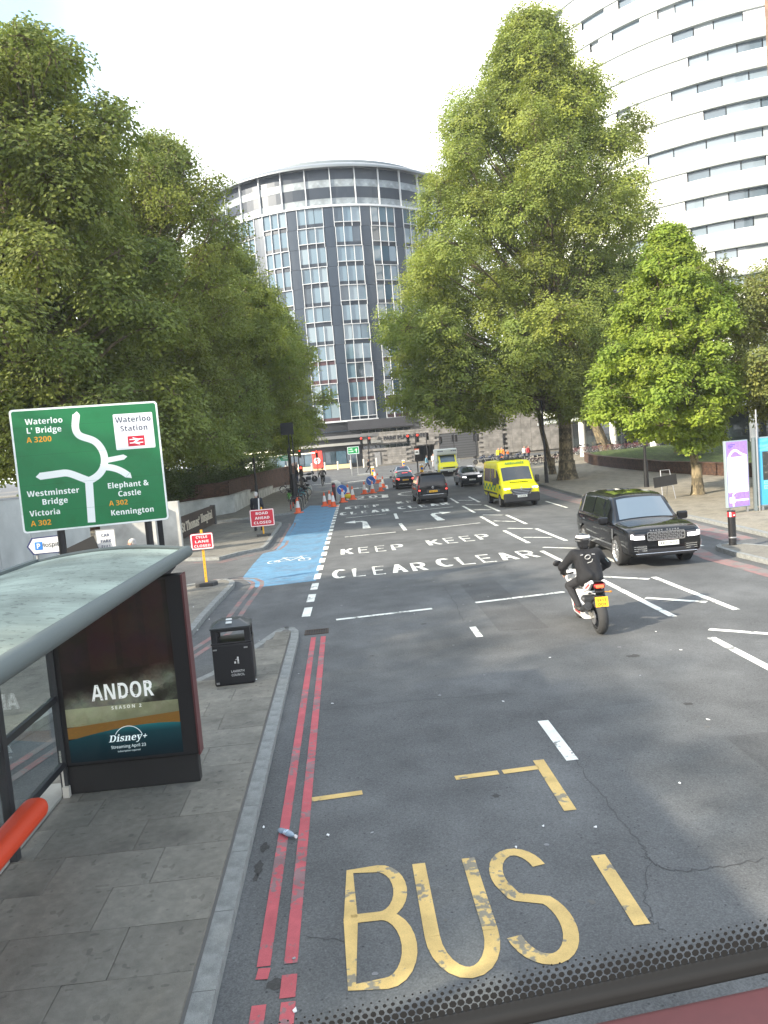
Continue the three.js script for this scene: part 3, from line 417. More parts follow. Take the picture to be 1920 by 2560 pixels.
// ---------- hospital side walls, left ----------
{ const t = thing('white_hoarding', 'tall white panelled site hoarding behind the bus shelter', 'hoarding');
  const a = V(-17, 0, -23.5), b = V(-10.6, 0, -31); const d = b.clone().sub(a), L = d.length(); d.normalize(); const ry = Math.atan2(d.x, d.z) - Math.PI / 2; let s = -8, k = 0;
  while (s < L - 0.1) { const w = 1.22, p = a.clone().addScaledVector(d, s + w / 2); mesh('panel', mv(Rb(w - 0.012, 2.9, 0.06, 0.008), p.x, 1.55, p.z, 0, ry, 0), M.hoarding, t); s += w; k++; }
  const pa = a.clone().addScaledVector(d, -8), pb = a.clone().addScaledVector(d, s); mesh('top_rail', J(beam([pa.x, 3.04, pa.z], [pb.x, 3.04, pb.z], 0.1, 0.06)), M.greypaint, t); mesh('foot_board', J(beam([pa.x + 0.06, 0.22, pa.z + 0.06], [pb.x + 0.06, 0.22, pb.z + 0.06], 0.06, 0.2)), M.greypaint, t);
  const q = a.clone().addScaledVector(d, s - 1.2); mesh('notice', mv(Bx(0.8, 0.14, 0.02), q.x + 0.04, 2.45, q.z + 0.04, 0, ry, 0), std([0.05, 0.08, 0.15], 0.6), t); }
{ // cream gateposts and gap where the car park begins
  const t = thing('cream_garden_wall', 'cream rendered wall with a dark gateway behind the shelter roof', 'wall');
  const a = At(300, 1330, -31), b = At(360, 1325, -31); mesh('wall', J(Bx(2.2, 2.2, 0.3, a.x + 0.2, 1.2, -31.6)), M.render_, t); mesh('wall', J(Bx(0.7, 2.2, 0.3, b.x + 0.9, 1.2, -32)), M.render_, t); mesh('gate', J(Bx(0.9, 2.1, 0.06, b.x + 0.15, 1.15, -31.9)), M.blackmatt, t); }
{ // low white wall in front of a brick planter
  const t = thing('low_white_wall', 'low white rendered wall bending round the hospital corner', 'wall');
  const c = [g2(430, 1316), g2(500, 1302), g2(583, 1287), g2(625, 1265), g2(680, 1236), g2(720, 1222)]; const y1 = 1.28;
  for (let i = 0; i + 1 < c.length; i++) { const a = c[i], b = c[i + 1], h = i < 3 ? y1 : lerp(y1, 0.35, (i - 2) / 3); mesh('wall_length', J(beam([a[0], h / 2 + 0.05, a[1]], [b[0], h / 2 + 0.05, b[1]], 0.3, h)), M.hoarding, t); mesh('coping', J(beam([a[0], h + 0.08, a[1]], [b[0], h + 0.08, b[1]], 0.38, 0.08)), M.render_, t); }
  const t2 = thing('brick_planter', 'long brown brick planter holding the hedge under the trees', 'planter');
  const q = [[-20, -48.5], [c[0][0] - 1.2, c[0][1] - 2.2], [c[2][0] - 0.7, c[2][1] - 2.4], [c[3][0] - 0.9, c[3][1] - 1], [c[5][0] - 0.6, c[5][1] - 1.2], g2(735, 1215), g2(742, 1200)];
  for (let i = 0; i + 1 < q.length; i++) { const a = q[i], b = q[i + 1]; mesh('brick_length', J(beam([a[0], hg(a[1]) + 1.1, a[1]], [b[0], hg(b[1]) + 1.1, b[1]], 0.45, 2.2)), M.brick, t2); mesh('coping', J(beam([a[0], hg(a[1]) + 2.24, a[1]], [b[0], hg(b[1]) + 2.24, b[1]], 0.55, 0.1)), M.brick, t2); }
}
{ // right: brick retaining wall, lawn
  const c = [[26.8, -84], [25.0, -76], [24.6, -70], [23.4, -55], [23.6, -46], [24.2, -36], [25, -22]], t = thing('brick_retaining_wall', 'long low brown brick retaining wall below the lawn', 'wall');
  for (let i = 0; i + 1 < c.length; i++) { const a = c[i], b = c[i + 1], h = 0.95; mesh('wall_length', J(beam([a[0], hg(a[1]) + 0.1 + h / 2, a[1]], [b[0], hg(b[1]) + 0.1 + h / 2, b[1]], 0.35, h)), M.brick, t); mesh('coping', J(beam([a[0], hg(a[1]) + 0.13 + h, a[1]], [b[0], hg(b[1]) + 0.13 + h, b[1]], 0.45, 0.09)), M.brick, t); }
  const L = [], Rr = [], pos = []; const prof = [[0.1, 1.0], [2.5, 1.12], [6, 1.15], [16, 1.15]];
  for (let i = 0; i + 1 < c.length; i++) for (let j = 0; j + 1 < prof.length; j++) { const P = (k, q) => [c[k][0] + prof[q][0], hg(c[k][1]) + prof[q][1], c[k][1]]; pos.push(...P(i, j), ...P(i + 1, j), ...P(i + 1, j + 1), ...P(i, j), ...P(i + 1, j + 1), ...P(i, j + 1)); }
  const g = new THREE.BufferGeometry(); g.setAttribute('position', new THREE.Float32BufferAttribute(pos, 3)); g.computeVertexNormals(); struct('lawn', uvBox(g), M.grass);
  const dirt = (cx, cz, rx, rz, n) => { const r = []; for (let i = 0; i < n; i++) { const a = i / n * 6.283, k = rr(0.72, 1.1); r.push([cx + Math.cos(a) * rx * k, cz + Math.sin(a) * rz * k]); } const m = mesh('bare_earth', flat(r, H + 0.006), M.dirt); m.userData = { kind: 'structure' }; };
  dirt(18.4, -57, 2.6, 4.4, 26); dirt(18.2, -49.5, 2.2, 5, 22); dirt(18.3, -37.6, 1.9, 1.6, 22);
}
// ---------- trees ----------
function leafClump(n, size, spread, s) {   // a sprig: n bent leaves round a point
  const pos = []; seed = s; for (let i = 0; i < n; i++) {
    const c = V(rr(-1, 1), rr(-0.6, 0.6), rr(-1, 1)).multiplyScalar(spread), q = new THREE.Quaternion().setFromEuler(new THREE.Euler(rr(-0.65, 0.65), rr(0, 6.3), rr(-0.6, 0.6))), L = size * rr(0.75, 1.2), W = L * rr(0.75, 0.95), f = rr(0.12, 0.3) * L;
    const P = [[0, 0, -0.5 * L], [0.5 * W, f * 0.5, -0.12 * L], [0.34 * W, f * 0.25, 0.3 * L], [0, -0.2 * f, 0.55 * L], [-0.34 * W, f * 0.25, 0.3 * L], [-0.5 * W, f * 0.5, -0.12 * L]].map(p => V(...p).applyQuaternion(q).add(c));
    for (const t of [[0, 2, 1], [0, 3, 2], [0, 4, 3], [0, 5, 4]]) t.forEach(k => pos.push(P[k].x, P[k].y, P[k].z));
  }
  const g = new THREE.BufferGeometry(); g.setAttribute('position', new THREE.Float32BufferAttribute(pos, 3)); g.computeVertexNormals(); return g;
}
const leafMat = (o = {}) => phy([1, 1, 1], { roughness: 0.75, transmission: 0.54, thickness: 0, side: THREE.DoubleSide, specularIntensity: 0.35, ...o });
const leafA = leafMat();
function limb(a, b, r0, r1, wob) { const m1 = a.clone().lerp(b, 0.35).add(V(rr(-wob, wob), rr(0, wob), rr(-wob, wob))), m2 = a.clone().lerp(b, 0.7).add(V(rr(-wob, wob), rr(-wob * 0.3, wob), rr(-wob, wob))); const cv = new THREE.CatmullRomCurve3([a, m1, m2, b]), n = 7, g = new THREE.TubeGeometry(cv, n, 1, 7, false), p = g.attributes.position; for (let i = 0; i <= n; i++) { const c = cv.getPointAt(i / n), r = lerp(r0, r1, i / n); for (let j = 0; j < 8; j++) { const k = i * 8 + j; p.setXYZ(k, c.x + (p.getX(k) - c.x) * r, c.y + (p.getY(k) - c.y) * r, c.z + (p.getZ(k) - c.z) * r); } } g.computeVertexNormals(); return g; }
function tree(o) {
  seed = o.seed; const t = thing(o.name, o.label, 'tree', o.pos, 0, o.group), base = V(0, 0, 0);
  const th = o.trunkH, lean = o.lean || [0, 0], fork = V(lean[0], th, lean[1]);
  const tg = [limb(V(0, -0.1, 0), fork, o.r, o.r * 0.72, o.r * 0.3)];
  tg.push(lathe([[o.r * 1.75, -0.12], [o.r * 1.35, 0.25], [o.r * 1.1, 0.8], [o.r * 0.98, 1.6]], 14));
  mesh('trunk', J(tg), o.bark || M.bark, t);
  // lobes: places where a bough ends in a mass of leaves
  const lobes = o.lobes ? o.lobes.map(l => [...l]) : [], prof = o.prof;
  if (prof) { const n = o.n; let k = 0; for (let i = 0; i < n; i++) { const u = (i + rnd()) / n; // profile: [height, centre x, centre z, radius]
    const f = (prof.length - 1) * Math.pow(u, o.skew || 1), q = Math.min(prof.length - 2, f | 0), w = f - q, y = lerp(prof[q][0], prof[q + 1][0], w), cx = lerp(prof[q][1], prof[q + 1][1], w), cz = lerp(prof[q][2], prof[q + 1][2], w), R = lerp(prof[q][3], prof[q + 1][3], w);
    const a = i * 2.39996 + rr(-0.4, 0.4), d = R * (rnd() < 0.7 ? rr(0.72, o.out || 1.12) : rr(0.15, 0.7)), lr = o.lr * rr(0.7, 1.25) * (o.airy ? lerp(1, o.small || 0.62, sstep(0.45, 0.95, u)) : 1); lobes.push([cx + Math.cos(a) * Math.max(0, d - lr * 0.45), y, cz + Math.sin(a) * Math.max(0, d - lr * 0.45), lr]); } }
  const bg = [], mains = [];
  const top = lobes.reduce((m, l) => Math.max(m, l[1]), 0), axis = V((o.axis || [0, 0])[0], top * 0.93, (o.axis || [0, 0])[1]);
  bg.push(limb(fork.clone().add(V(0, -0.3, 0)), axis, o.r * 0.66, 0.07, o.r));
  for (const [x, y, z, r] of lobes) { const s = clamp((y - th) / (top - th) * 0.75 - 0.12, 0, 0.85), a = fork.clone().lerp(axis, s); bg.push(limb(a, V(x, y + r * 0.1, z), Math.max(0.05, o.r * 0.3 * (1 - s)), 0.03, 0.6)); for (let k = 0; k < 4; k++) { const d = V(rr(-1, 1), rr(-0.2, 1), rr(-1, 1)).normalize().multiplyScalar(r * 0.8); bg.push(limb(V(x, y, z).addScaledVector(d, -0.4), V(x, y, z).add(d), 0.03, 0.012, 0.2)); } }
  mesh('boughs', J(bg), o.bark || M.bark, t);
  const P = [], lc = o.col || [0.085, 0.125, 0.022], per = o.per;
  for (const [x, y, z, r] of lobes) { const n = Math.round(per * Math.pow(r / o.lr, 2) * (o.airy ? lerp(1, o.airy, sstep(0.5, 0.95, y / top)) : 1)), tint = rr(0.88, 1.14), yel = rr(-0.12, 0.22);
    const holes = Array.from({ length: 5 }, () => V(rr(-1, 1), rr(-1, 1), rr(-1, 1)).normalize().multiplyScalar(r * rr(0.6, 1)).add(V(0, 0, 0)));
    for (let i = 0; i < n; i++) { const d = V(rr(-1, 1), rr(-0.85, 1), rr(-1, 1)); if (d.lengthSq() < 0.01) continue; d.normalize(); const q = d.clone().multiplyScalar(r * Math.pow(rr(0.12, 1), 0.42) * (1 + 0.16 * Math.sin(d.x * 5 + d.y * 7 + x) + 0.1 * Math.sin(d.z * 9 + z))); q.y *= o.flat || 0.78; q.y -= 0.10 * (q.x * q.x + q.z * q.z) / r;
      if (holes.some(h => h.distanceTo(q) < r * 0.30)) continue; if (y + q.y < (o.low || 0)) continue; P.push([x + q.x, y + q.y, z + q.z, tint * rr(0.84, 1.16), yel + rr(-0.12, 0.18), d]); } }
  const im = new THREE.InstancedMesh(leafClump(o.nleaf || 10, o.leaf || 0.145, o.spread || 0.3, o.seed + 5), o.leafMat || leafA, P.length), m4 = new THREE.Matrix4(), e = new THREE.Euler(), qn = new THREE.Quaternion(), q2 = new THREE.Quaternion(), c = new THREE.Color();
  P.forEach((p, i) => { qn.setFromEuler(e.set(rr(-0.35, 0.35), rr(0, 6.3), rr(-0.35, 0.35))); q2.setFromUnitVectors(V(0, 1, 0), p[5].clone().multiplyScalar(0.75).add(V(0, 0.75, 0)).normalize()); qn.premultiply(q2); const s = rr(0.75, 1.25); m4.compose(V(p[0], p[1], p[2]), qn, V(s, s, s)); im.setMatrixAt(i, m4); c.setRGB(lc[0] * p[3] * (1 + p[4] * 0.6), lc[1] * p[3] * (1 + p[4] * 0.25), lc[2] * p[3] * (1 - p[4] * 0.4)); im.setColorAt(i, c); });
  im.name = 'crown'; im.castShadow = im.receiveShadow = true; im.userData = { kind: 'stuff' }; t.add(im); return t;
}
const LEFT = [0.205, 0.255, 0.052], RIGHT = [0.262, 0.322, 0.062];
// the great plane tree over the park pavement
tree({ name: 'plane_tree', label: 'huge conical plane tree with thick grey trunk behind the yellow ambulance', seed: 77, pos: G(1420, 1203), trunkH: 5.5, r: 0.62, axis: [-0.8, 0], low: 4.6, col: RIGHT, lr: 2.1, per: 330, n: 205, skew: 1.0, out: 1.0, small: 0.85,
  prof: [[5.6, -4.2, 0, 8.2], [8.5, -4.4, 0.5, 9.4], [12, -4.2, 0, 10.0], [16, -3.4, 0, 9.8], [20, -2.4, 0, 9.3], [24, -1.8, 0, 8.0], [28, -1.2, 0, 5.9], [31.5, -0.8, 0, 3.5], [34, -0.8, 0, 1.1]], airy: 0.95, lobes: [[7.2, 27, -1, 1.6], [6.2, 25.5, 0, 1.8], [6.8, 19.6, 0, 2], [5, 22, 1, 2]] });
// young bright tree by the advertising panels
tree({ name: 'young_tree', label: 'young bright green tree with slim trunk beside the advertising panels', seed: 41, pos: G(1745, 1240, H), trunkH: 3.0, r: 0.24, lean: [-0.2, 0], axis: [-0.9, 0], low: 1.9, col: [0.28, 0.375, 0.05], lr: 0.9, per: 125, n: 165, flat: 0.45, out: 1.02, small: 0.8, leaf: 0.125, spread: 0.22,
  airy: 0.8, prof: [[2.9, -0.4, 0, 1.5], [4.2, -1.3, 0, 3.5], [6, -1.4, 0, 3.8], [8, -1.1, 0, 3.0], [10, -0.9, 0, 2.0], [11.8, -0.8, 0, 1.0], [12.9, -0.8, 0, 0.3]], lobes: [[-0.5, 2.5, 0.6, 0.8], [-4.3, 5.2, 0, 1], [1.8, 9.8, 0, 0.9]] });
// trees further back on the right
tree({ name: 'leaning_tree', label: 'plane tree with a leaning sunlit trunk in front of the white columns', seed: 55, pos: G(1520, 1143), trunkH: 5, r: 0.75, lean: [-1.6, 0], axis: [-1, 0], low: 4.5, col: LEFT, lr: 2.1, per: 190, n: 60, prof: [[7, 0, 0, 6], [11, 0, 0, 7.5], [16, 0, 0, 7], [20, 0, 0, 4.5], [23, 0, 0, 1.5]] });
tree({ name: 'lawn_tree', label: 'broad plane tree on the lawn behind the bright young tree', seed: 56, pos: [27.5, 1.6, -60], trunkH: 5, r: 0.7, axis: [0, 0], low: 4, col: [0.19, 0.24, 0.06], lr: 1.8, per: 170, n: 62, airy: 0.5, prof: [[5.0, 0, 0, 5.5], [8, 0, 0, 6.2], [12, -0.5, 0, 5], [15, -1, 0, 3], [17, -1, 0, 1]] });
tree({ name: 'slim_street_tree', label: 'slim leaning tree trunk beside the black post by the ambulance', seed: 58, pos: G(1382, 1190), trunkH: 6, r: 0.26, lean: [-0.9, 0], low: 5, col: RIGHT, lr: 1.4, per: 120, n: 14, prof: [[7, 0, 0, 2], [9, 0, 0, 2.4], [11, 0, 0, 1.2]] });
tree({ name: 'thin_branched_tree', label: 'sparse tree with long thin bare branches hanging over the blue panel', seed: 59, pos: [23.6, 1.2, -37], trunkH: 3.5, r: 0.28, axis: [-1, 0], low: 0.7, col: [0.23, 0.26, 0.07], lr: 1.1, per: 95, n: 80, leaf: 0.12, prof: [[1.6, 0.6, 0, 2.8], [3.4, -0.8, 1, 3.4], [5.5, -1.0, 1, 4.0], [8, -0.6, 0, 3.4], [10, -0.6, 0, 1.8]] });
// the row of planes over the hospital wall, left
const ROW = 'plane trees over the hospital wall';
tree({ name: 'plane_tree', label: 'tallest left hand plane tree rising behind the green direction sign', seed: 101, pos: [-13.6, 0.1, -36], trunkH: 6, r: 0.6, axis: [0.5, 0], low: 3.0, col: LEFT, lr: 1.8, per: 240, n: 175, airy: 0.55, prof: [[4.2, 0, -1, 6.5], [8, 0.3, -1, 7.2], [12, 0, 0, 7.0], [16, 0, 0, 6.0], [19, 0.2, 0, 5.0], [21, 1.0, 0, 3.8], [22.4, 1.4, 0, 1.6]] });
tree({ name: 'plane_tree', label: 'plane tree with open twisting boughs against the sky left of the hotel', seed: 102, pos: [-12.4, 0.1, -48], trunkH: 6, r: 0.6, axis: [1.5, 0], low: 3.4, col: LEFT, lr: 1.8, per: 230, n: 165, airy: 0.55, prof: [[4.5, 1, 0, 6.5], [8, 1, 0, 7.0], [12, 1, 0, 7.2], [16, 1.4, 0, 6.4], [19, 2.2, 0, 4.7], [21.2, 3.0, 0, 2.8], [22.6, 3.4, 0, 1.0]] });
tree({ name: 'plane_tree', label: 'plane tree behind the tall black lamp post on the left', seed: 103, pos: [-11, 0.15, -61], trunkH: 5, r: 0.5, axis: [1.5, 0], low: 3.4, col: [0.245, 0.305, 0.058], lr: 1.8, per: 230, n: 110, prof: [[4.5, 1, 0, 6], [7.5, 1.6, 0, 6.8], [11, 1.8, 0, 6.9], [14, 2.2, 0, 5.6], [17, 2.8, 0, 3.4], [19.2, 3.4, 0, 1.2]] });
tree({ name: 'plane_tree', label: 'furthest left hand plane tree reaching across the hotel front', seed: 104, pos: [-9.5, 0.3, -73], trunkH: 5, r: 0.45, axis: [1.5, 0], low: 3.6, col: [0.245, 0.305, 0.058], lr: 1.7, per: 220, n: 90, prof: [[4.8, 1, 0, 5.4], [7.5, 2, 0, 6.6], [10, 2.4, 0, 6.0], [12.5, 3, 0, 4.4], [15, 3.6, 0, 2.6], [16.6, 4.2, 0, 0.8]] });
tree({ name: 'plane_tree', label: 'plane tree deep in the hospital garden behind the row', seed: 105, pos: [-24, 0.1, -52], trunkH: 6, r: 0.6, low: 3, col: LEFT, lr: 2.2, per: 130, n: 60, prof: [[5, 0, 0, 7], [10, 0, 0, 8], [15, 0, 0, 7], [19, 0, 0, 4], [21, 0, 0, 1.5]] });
// beside and behind the bus, out of the picture: they shade the stop and the near lane
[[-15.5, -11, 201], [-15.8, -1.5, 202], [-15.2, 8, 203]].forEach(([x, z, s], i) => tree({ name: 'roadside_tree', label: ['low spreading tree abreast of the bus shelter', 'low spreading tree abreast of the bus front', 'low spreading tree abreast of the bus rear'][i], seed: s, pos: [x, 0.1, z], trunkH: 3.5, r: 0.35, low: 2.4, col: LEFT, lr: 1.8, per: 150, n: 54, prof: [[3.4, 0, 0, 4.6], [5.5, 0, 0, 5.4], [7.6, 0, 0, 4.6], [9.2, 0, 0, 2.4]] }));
{ // hedge and undergrowth behind the planter: one uncounted mass
  seed = 900; const P = []; for (let i = 0; i < 9000; i++) { const u = rnd(), z = lerp(-47, -84, u), x = lerp(-10.6, -6.2, u) - Math.pow(rnd(), 1.6) * 9 - 0.4, y = hg(z) + 1.6 + rnd() * 3.6 * (0.6 + 0.4 * Math.sin(z * 0.8 + x)); P.push([x, y, z]); }
  const im = new THREE.InstancedMesh(leafClump(10, 0.13, 0.28, 901), leafA, P.length), m4 = new THREE.Matrix4(), c = new THREE.Color(); P.forEach((p, i) => { m4.makeRotationY(rr(0, 6)); m4.setPosition(...p); im.setMatrixAt(i, m4); const k = rr(0.7, 1.25); c.setRGB(0.13 * k, 0.19 * k, 0.055 * k); im.setColorAt(i, c); });
  im.name = 'hedge'; im.userData = { kind: 'stuff', label: 'dense green hedge and undergrowth behind the brick planter' , category: 'hedge' }; im.castShadow = im.receiveShadow = true; scene.add(im); }
// ---------- street furniture ----------
const panelMat = (tex, rough = 0.45, extra = {}) => new THREE.MeshPhysicalMaterial({ map: tex, roughness: rough, ...extra });
function face(w, h, name, mat, parent, x, y, z, rx = 0, ry = 0) { const m = mesh(name, new THREE.PlaneGeometry(w, h), mat, parent); m.position.set(x, y, z); m.rotation.set(rx, ry, 0); return m; }
T.roof = dataTex(768, 2.6, (u, v, i, j) => { const a = fbm(u, v, 5, 6, 301), st = vnoise(u * 8, v * 60, 480, 305), sp = fbm(u, v, 60, 3, 309), k = 0.92 + (a - 0.5) * 0.5 + (st - 0.5) * 0.07 + (hash2(i, j, 4) - 0.5) * 0.05 - (sp > 0.72 ? 0.16 : 0); return [0.575 * k, 0.62 * k, 0.575 * k]; });
{ // bus shelter
  const t = thing('bus_shelter', 'bus shelter with grey curved roof, red perch seat and lit poster panel', 'bus shelter');
  const roofM = std(0xffffff, 0.92, 0, { map: T.roof }), fm = M.darkmetal, rim = std([0.10, 0.12, 0.115], 0.7), zF = -9.45, zN = 2.2, xf = -2.02, xb = -3.8;
  const pos = [], n = 12, y = (u) => 2.69 + 0.075 * Math.sin(u * Math.PI), X = (u) => lerp(xf, xb, u), prof = []; for (let i = 0; i <= n; i++) prof.push([X(i / n), y(i / n)]); for (let i = n; i >= 0; i--) prof.push([X(i / n), y(i / n) - 0.05]);
  mesh('roof', J(ext(prof, zN - zF).translate(0, 0, (zN + zF) / 2)), roofM, t);
  mesh('front_tube', J(bar([xf + 0.03, 2.66, zF - 0.03], [xf + 0.03, 2.66, zN], 0.072, 0.072, 18), Sp(0.072, xf + 0.03, 2.66, zF - 0.03)), rim, t);
  mesh('end_trim', J(tube([[xf, 2.70, zF], [-2.5, 2.765, zF], [-2.9, 2.775, zF], [-3.4, 2.745, zF], [xb, 2.69, zF]], 0.03, 16, 6), beam([xb, 2.68, zF], [xb, 2.68, zN], 0.08, 0.1)), rim, t);
  for (let z = -8.2; z < 2; z += 1.55) mesh('roof_rib', J(beam([xf, 2.60, z], [xb, 2.60, z], 0.05, 0.08)), fm, t);
  const posts = [-8.62, -7.22, -5.8, -4.4, -3.0, -1.6, -0.2, 1.2]; for (const z of posts) mesh('post', J(Bx(0.08, 2.56, 0.09, -3.42, H + 1.28, z)), fm, t);
  mesh('post', J(beam([xf - 0.05, 2.6, -8.95], [-2.35, 2.3, -8.75], 0.07, 0.12)), fm, t);
  for (let i = 0; i + 1 < posts.length; i++) { const a = posts[i], b = posts[i + 1]; for (const yy of [0.36, 1.12]) mesh('rail', J(Bx(0.05, 0.07, Math.abs(b - a) - 0.09, -3.42, H + yy, (a + b) / 2)), fm, t);
    mesh('glass_pane', J(Bx(0.01, 1.2, Math.abs(b - a) - 0.1, -3.42, H + 1.77, (a + b) / 2)), M.pane, t); mesh('glass_pane', J(Bx(0.01, 0.66, Math.abs(b - a) - 0.1, -3.42, H + 0.74, (a + b) / 2)), M.pane, t); }
  mesh('foot_strip', J(Bx(0.3, 0.03, 10, -3.6, H + 0.017, -3.9)), std([0.42, 0.41, 0.36], 0.9, 0, { map: T.blotch }), t);
  const sp = G(92, 2012, 0.62); const seat = mesh('perch_seat', J(Rb(0.24, 0.2, 5.6, 0.09, -3.16, 0.62, sp.z + 2.8)), std([0.62, 0.055, 0.015], 0.55), t); for (let i = 0; i < 4; i++) mesh('seat_bracket', J(beam([-3.4, 0.6, sp.z + 0.4 + i * 1.6], [-3.18, 0.62, sp.z + 0.4 + i * 1.6], 0.06, 0.06)), fm, t);
  // poster panel across the far end
  const zc = -8.68, w = 1.56, x = -2.68, top = At(465, 1435, zc + 0.1).y, pn = new THREE.Group(); pn.name = 'poster_panel'; t.add(pn);
  const hh = top - H - 0.02; mesh('case', J(Rb(w, hh - 0.3, 0.17, 0.02, x, H + 0.32 + (hh - 0.3) / 2, zc)), std([0.012, 0.011, 0.011], 0.6), pn); mesh('skirt', J(Rb(w - 0.03, 0.34, 0.13, 0.01, x - 0.01, H + 0.17, zc)), std([0.02, 0.019, 0.018], 0.6), pn);
  const tex = canvasTex(720, 1160, (c, W, Hh) => {
    c.fillStyle = '#15110f'; c.fillRect(0, 0, W, Hh); seed = 321; for (const [x0_, w_, k_] of [[0, 150, 4], [190, 170, 14], [400, 120, 9], [560, 130, 12]]) { c.fillStyle = `rgb(${20 + k_},${17 + k_ * 0.8 | 0},${15 + k_ * 0.7 | 0})`; c.fillRect(x0_, 0, w_, 560); }
    for (let i = 0; i < 240; i++) { const X_ = rr(0, W), Y_ = rr(0, 640), r = rr(30, 120); c.fillStyle = `rgba(${rr(30, 74) | 0},${rr(25, 58) | 0},${rr(22, 48) | 0},0.06)`; c.beginPath(); c.arc(X_, Y_, r, 0, 7); c.fill(); }
    for (let i = 0; i < 900; i++) { const u = rnd(), X_ = u * W, Y_ = 840 - u * 140 + (rr(-1, 1) + rr(-1, 1)) * 75, r = rr(14, 60); c.fillStyle = `rgba(${rr(110, 165) | 0},${rr(125, 172) | 0},${rr(110, 145) | 0},0.032)`; c.beginPath(); c.arc(X_, Y_, r, 0, 7); c.fill(); }
    for (let i = 0; i < 90; i++) { const u = rnd(), X_ = 330 + u * 400, Y_ = 905 - u * 210 + rr(-30, 30), r = rr(15, 42); c.fillStyle = 'rgba(28,26,22,0.14)'; c.beginPath(); c.arc(X_, Y_, r, 0, 7); c.fill(); }
    c.fillStyle = '#a3a880'; c.globalAlpha = 0.55; c.fillRect(0, 800, W, 120); c.globalAlpha = 1; c.fillStyle = '#6d5026'; c.beginPath(); c.moveTo(0, 925); c.lineTo(W, 880); c.lineTo(W, 1000); c.lineTo(0, 1000); c.fill();
    for (let i = 0; i < 600; i++) { c.fillStyle = `rgba(${rr(90, 150) | 0},${rr(70, 105) | 0},30,0.3)`; c.fillRect(rr(0, W), rr(905, 985), rr(4, 20), 2); }
    const g = c.createLinearGradient(0, 940, 0, 1160); g.addColorStop(0, '#1d6166'); g.addColorStop(0.25, '#12343a'); g.addColorStop(1, '#0b1a20'); c.fillStyle = g; c.beginPath(); c.moveTo(0, 1010); c.quadraticCurveTo(W * 0.6, 920, W, 955); c.lineTo(W, Hh); c.lineTo(0, Hh); c.fill();
    c.fillStyle = '#dfe3df'; c.textAlign = 'center'; c.font = 'bold 128px sans-serif'; c.save(); c.translate(W * 0.52, 760); c.scale(0.88, 1.15); c.fillText('ANDOR', 0, 0); c.restore(); c.fillStyle = '#191513'; for (let i = 0; i < 26; i++) c.fillRect(rr(150, 590), rr(660, 760), rr(3, 14), rr(1, 4));
    c.fillStyle = '#d6d8ce'; c.font = 'bold 30px sans-serif'; c.fillText('S E A S O N   2', W * 0.54, 828); c.font = 'italic bold 62px serif'; c.fillStyle = '#e4efee'; c.fillText('Disney+', W * 0.52, 1046); c.strokeStyle = '#e4efee'; c.lineWidth = 4; c.beginPath(); c.arc(W * 0.53, 1040, 92, Math.PI * 1.15, Math.PI * 1.9); c.stroke(); c.font = '27px sans-serif'; c.fillText('Streaming April 23', W * 0.52, 1092); c.font = '15px sans-serif'; c.fillText('Subscription required', W * 0.52, 1118);
  });
  face(1.25, 1.98, 'poster_screen', panelMat(tex, 0.5, { emissive: lin(1, 1, 1), emissiveMap: tex, emissiveIntensity: 0.16, clearcoat: 0.35, clearcoatRoughness: 0.08, specularIntensity: 0.4 }), pn, x - 0.02, H + 0.36 + 1.0, zc + 0.089);
  mesh('case_rim', J(Bx(0.02, hh - 0.3, 0.19, x + w / 2 + 0.004, H + 0.32 + (hh - 0.3) / 2, zc)), std([0.10, 0.03, 0.03], 0.4), pn);
  mesh('cable_box', J(Bx(0.02, 0.5, 0.02, x - w / 2 + 0.03, H + 0.28, zc + 0.1), Bx(0.07, 0.12, 0.06, x - w / 2 + 0.06, H + 0.06, zc + 0.12)), std([0.5, 0.48, 0.42], 0.7), pn);
}
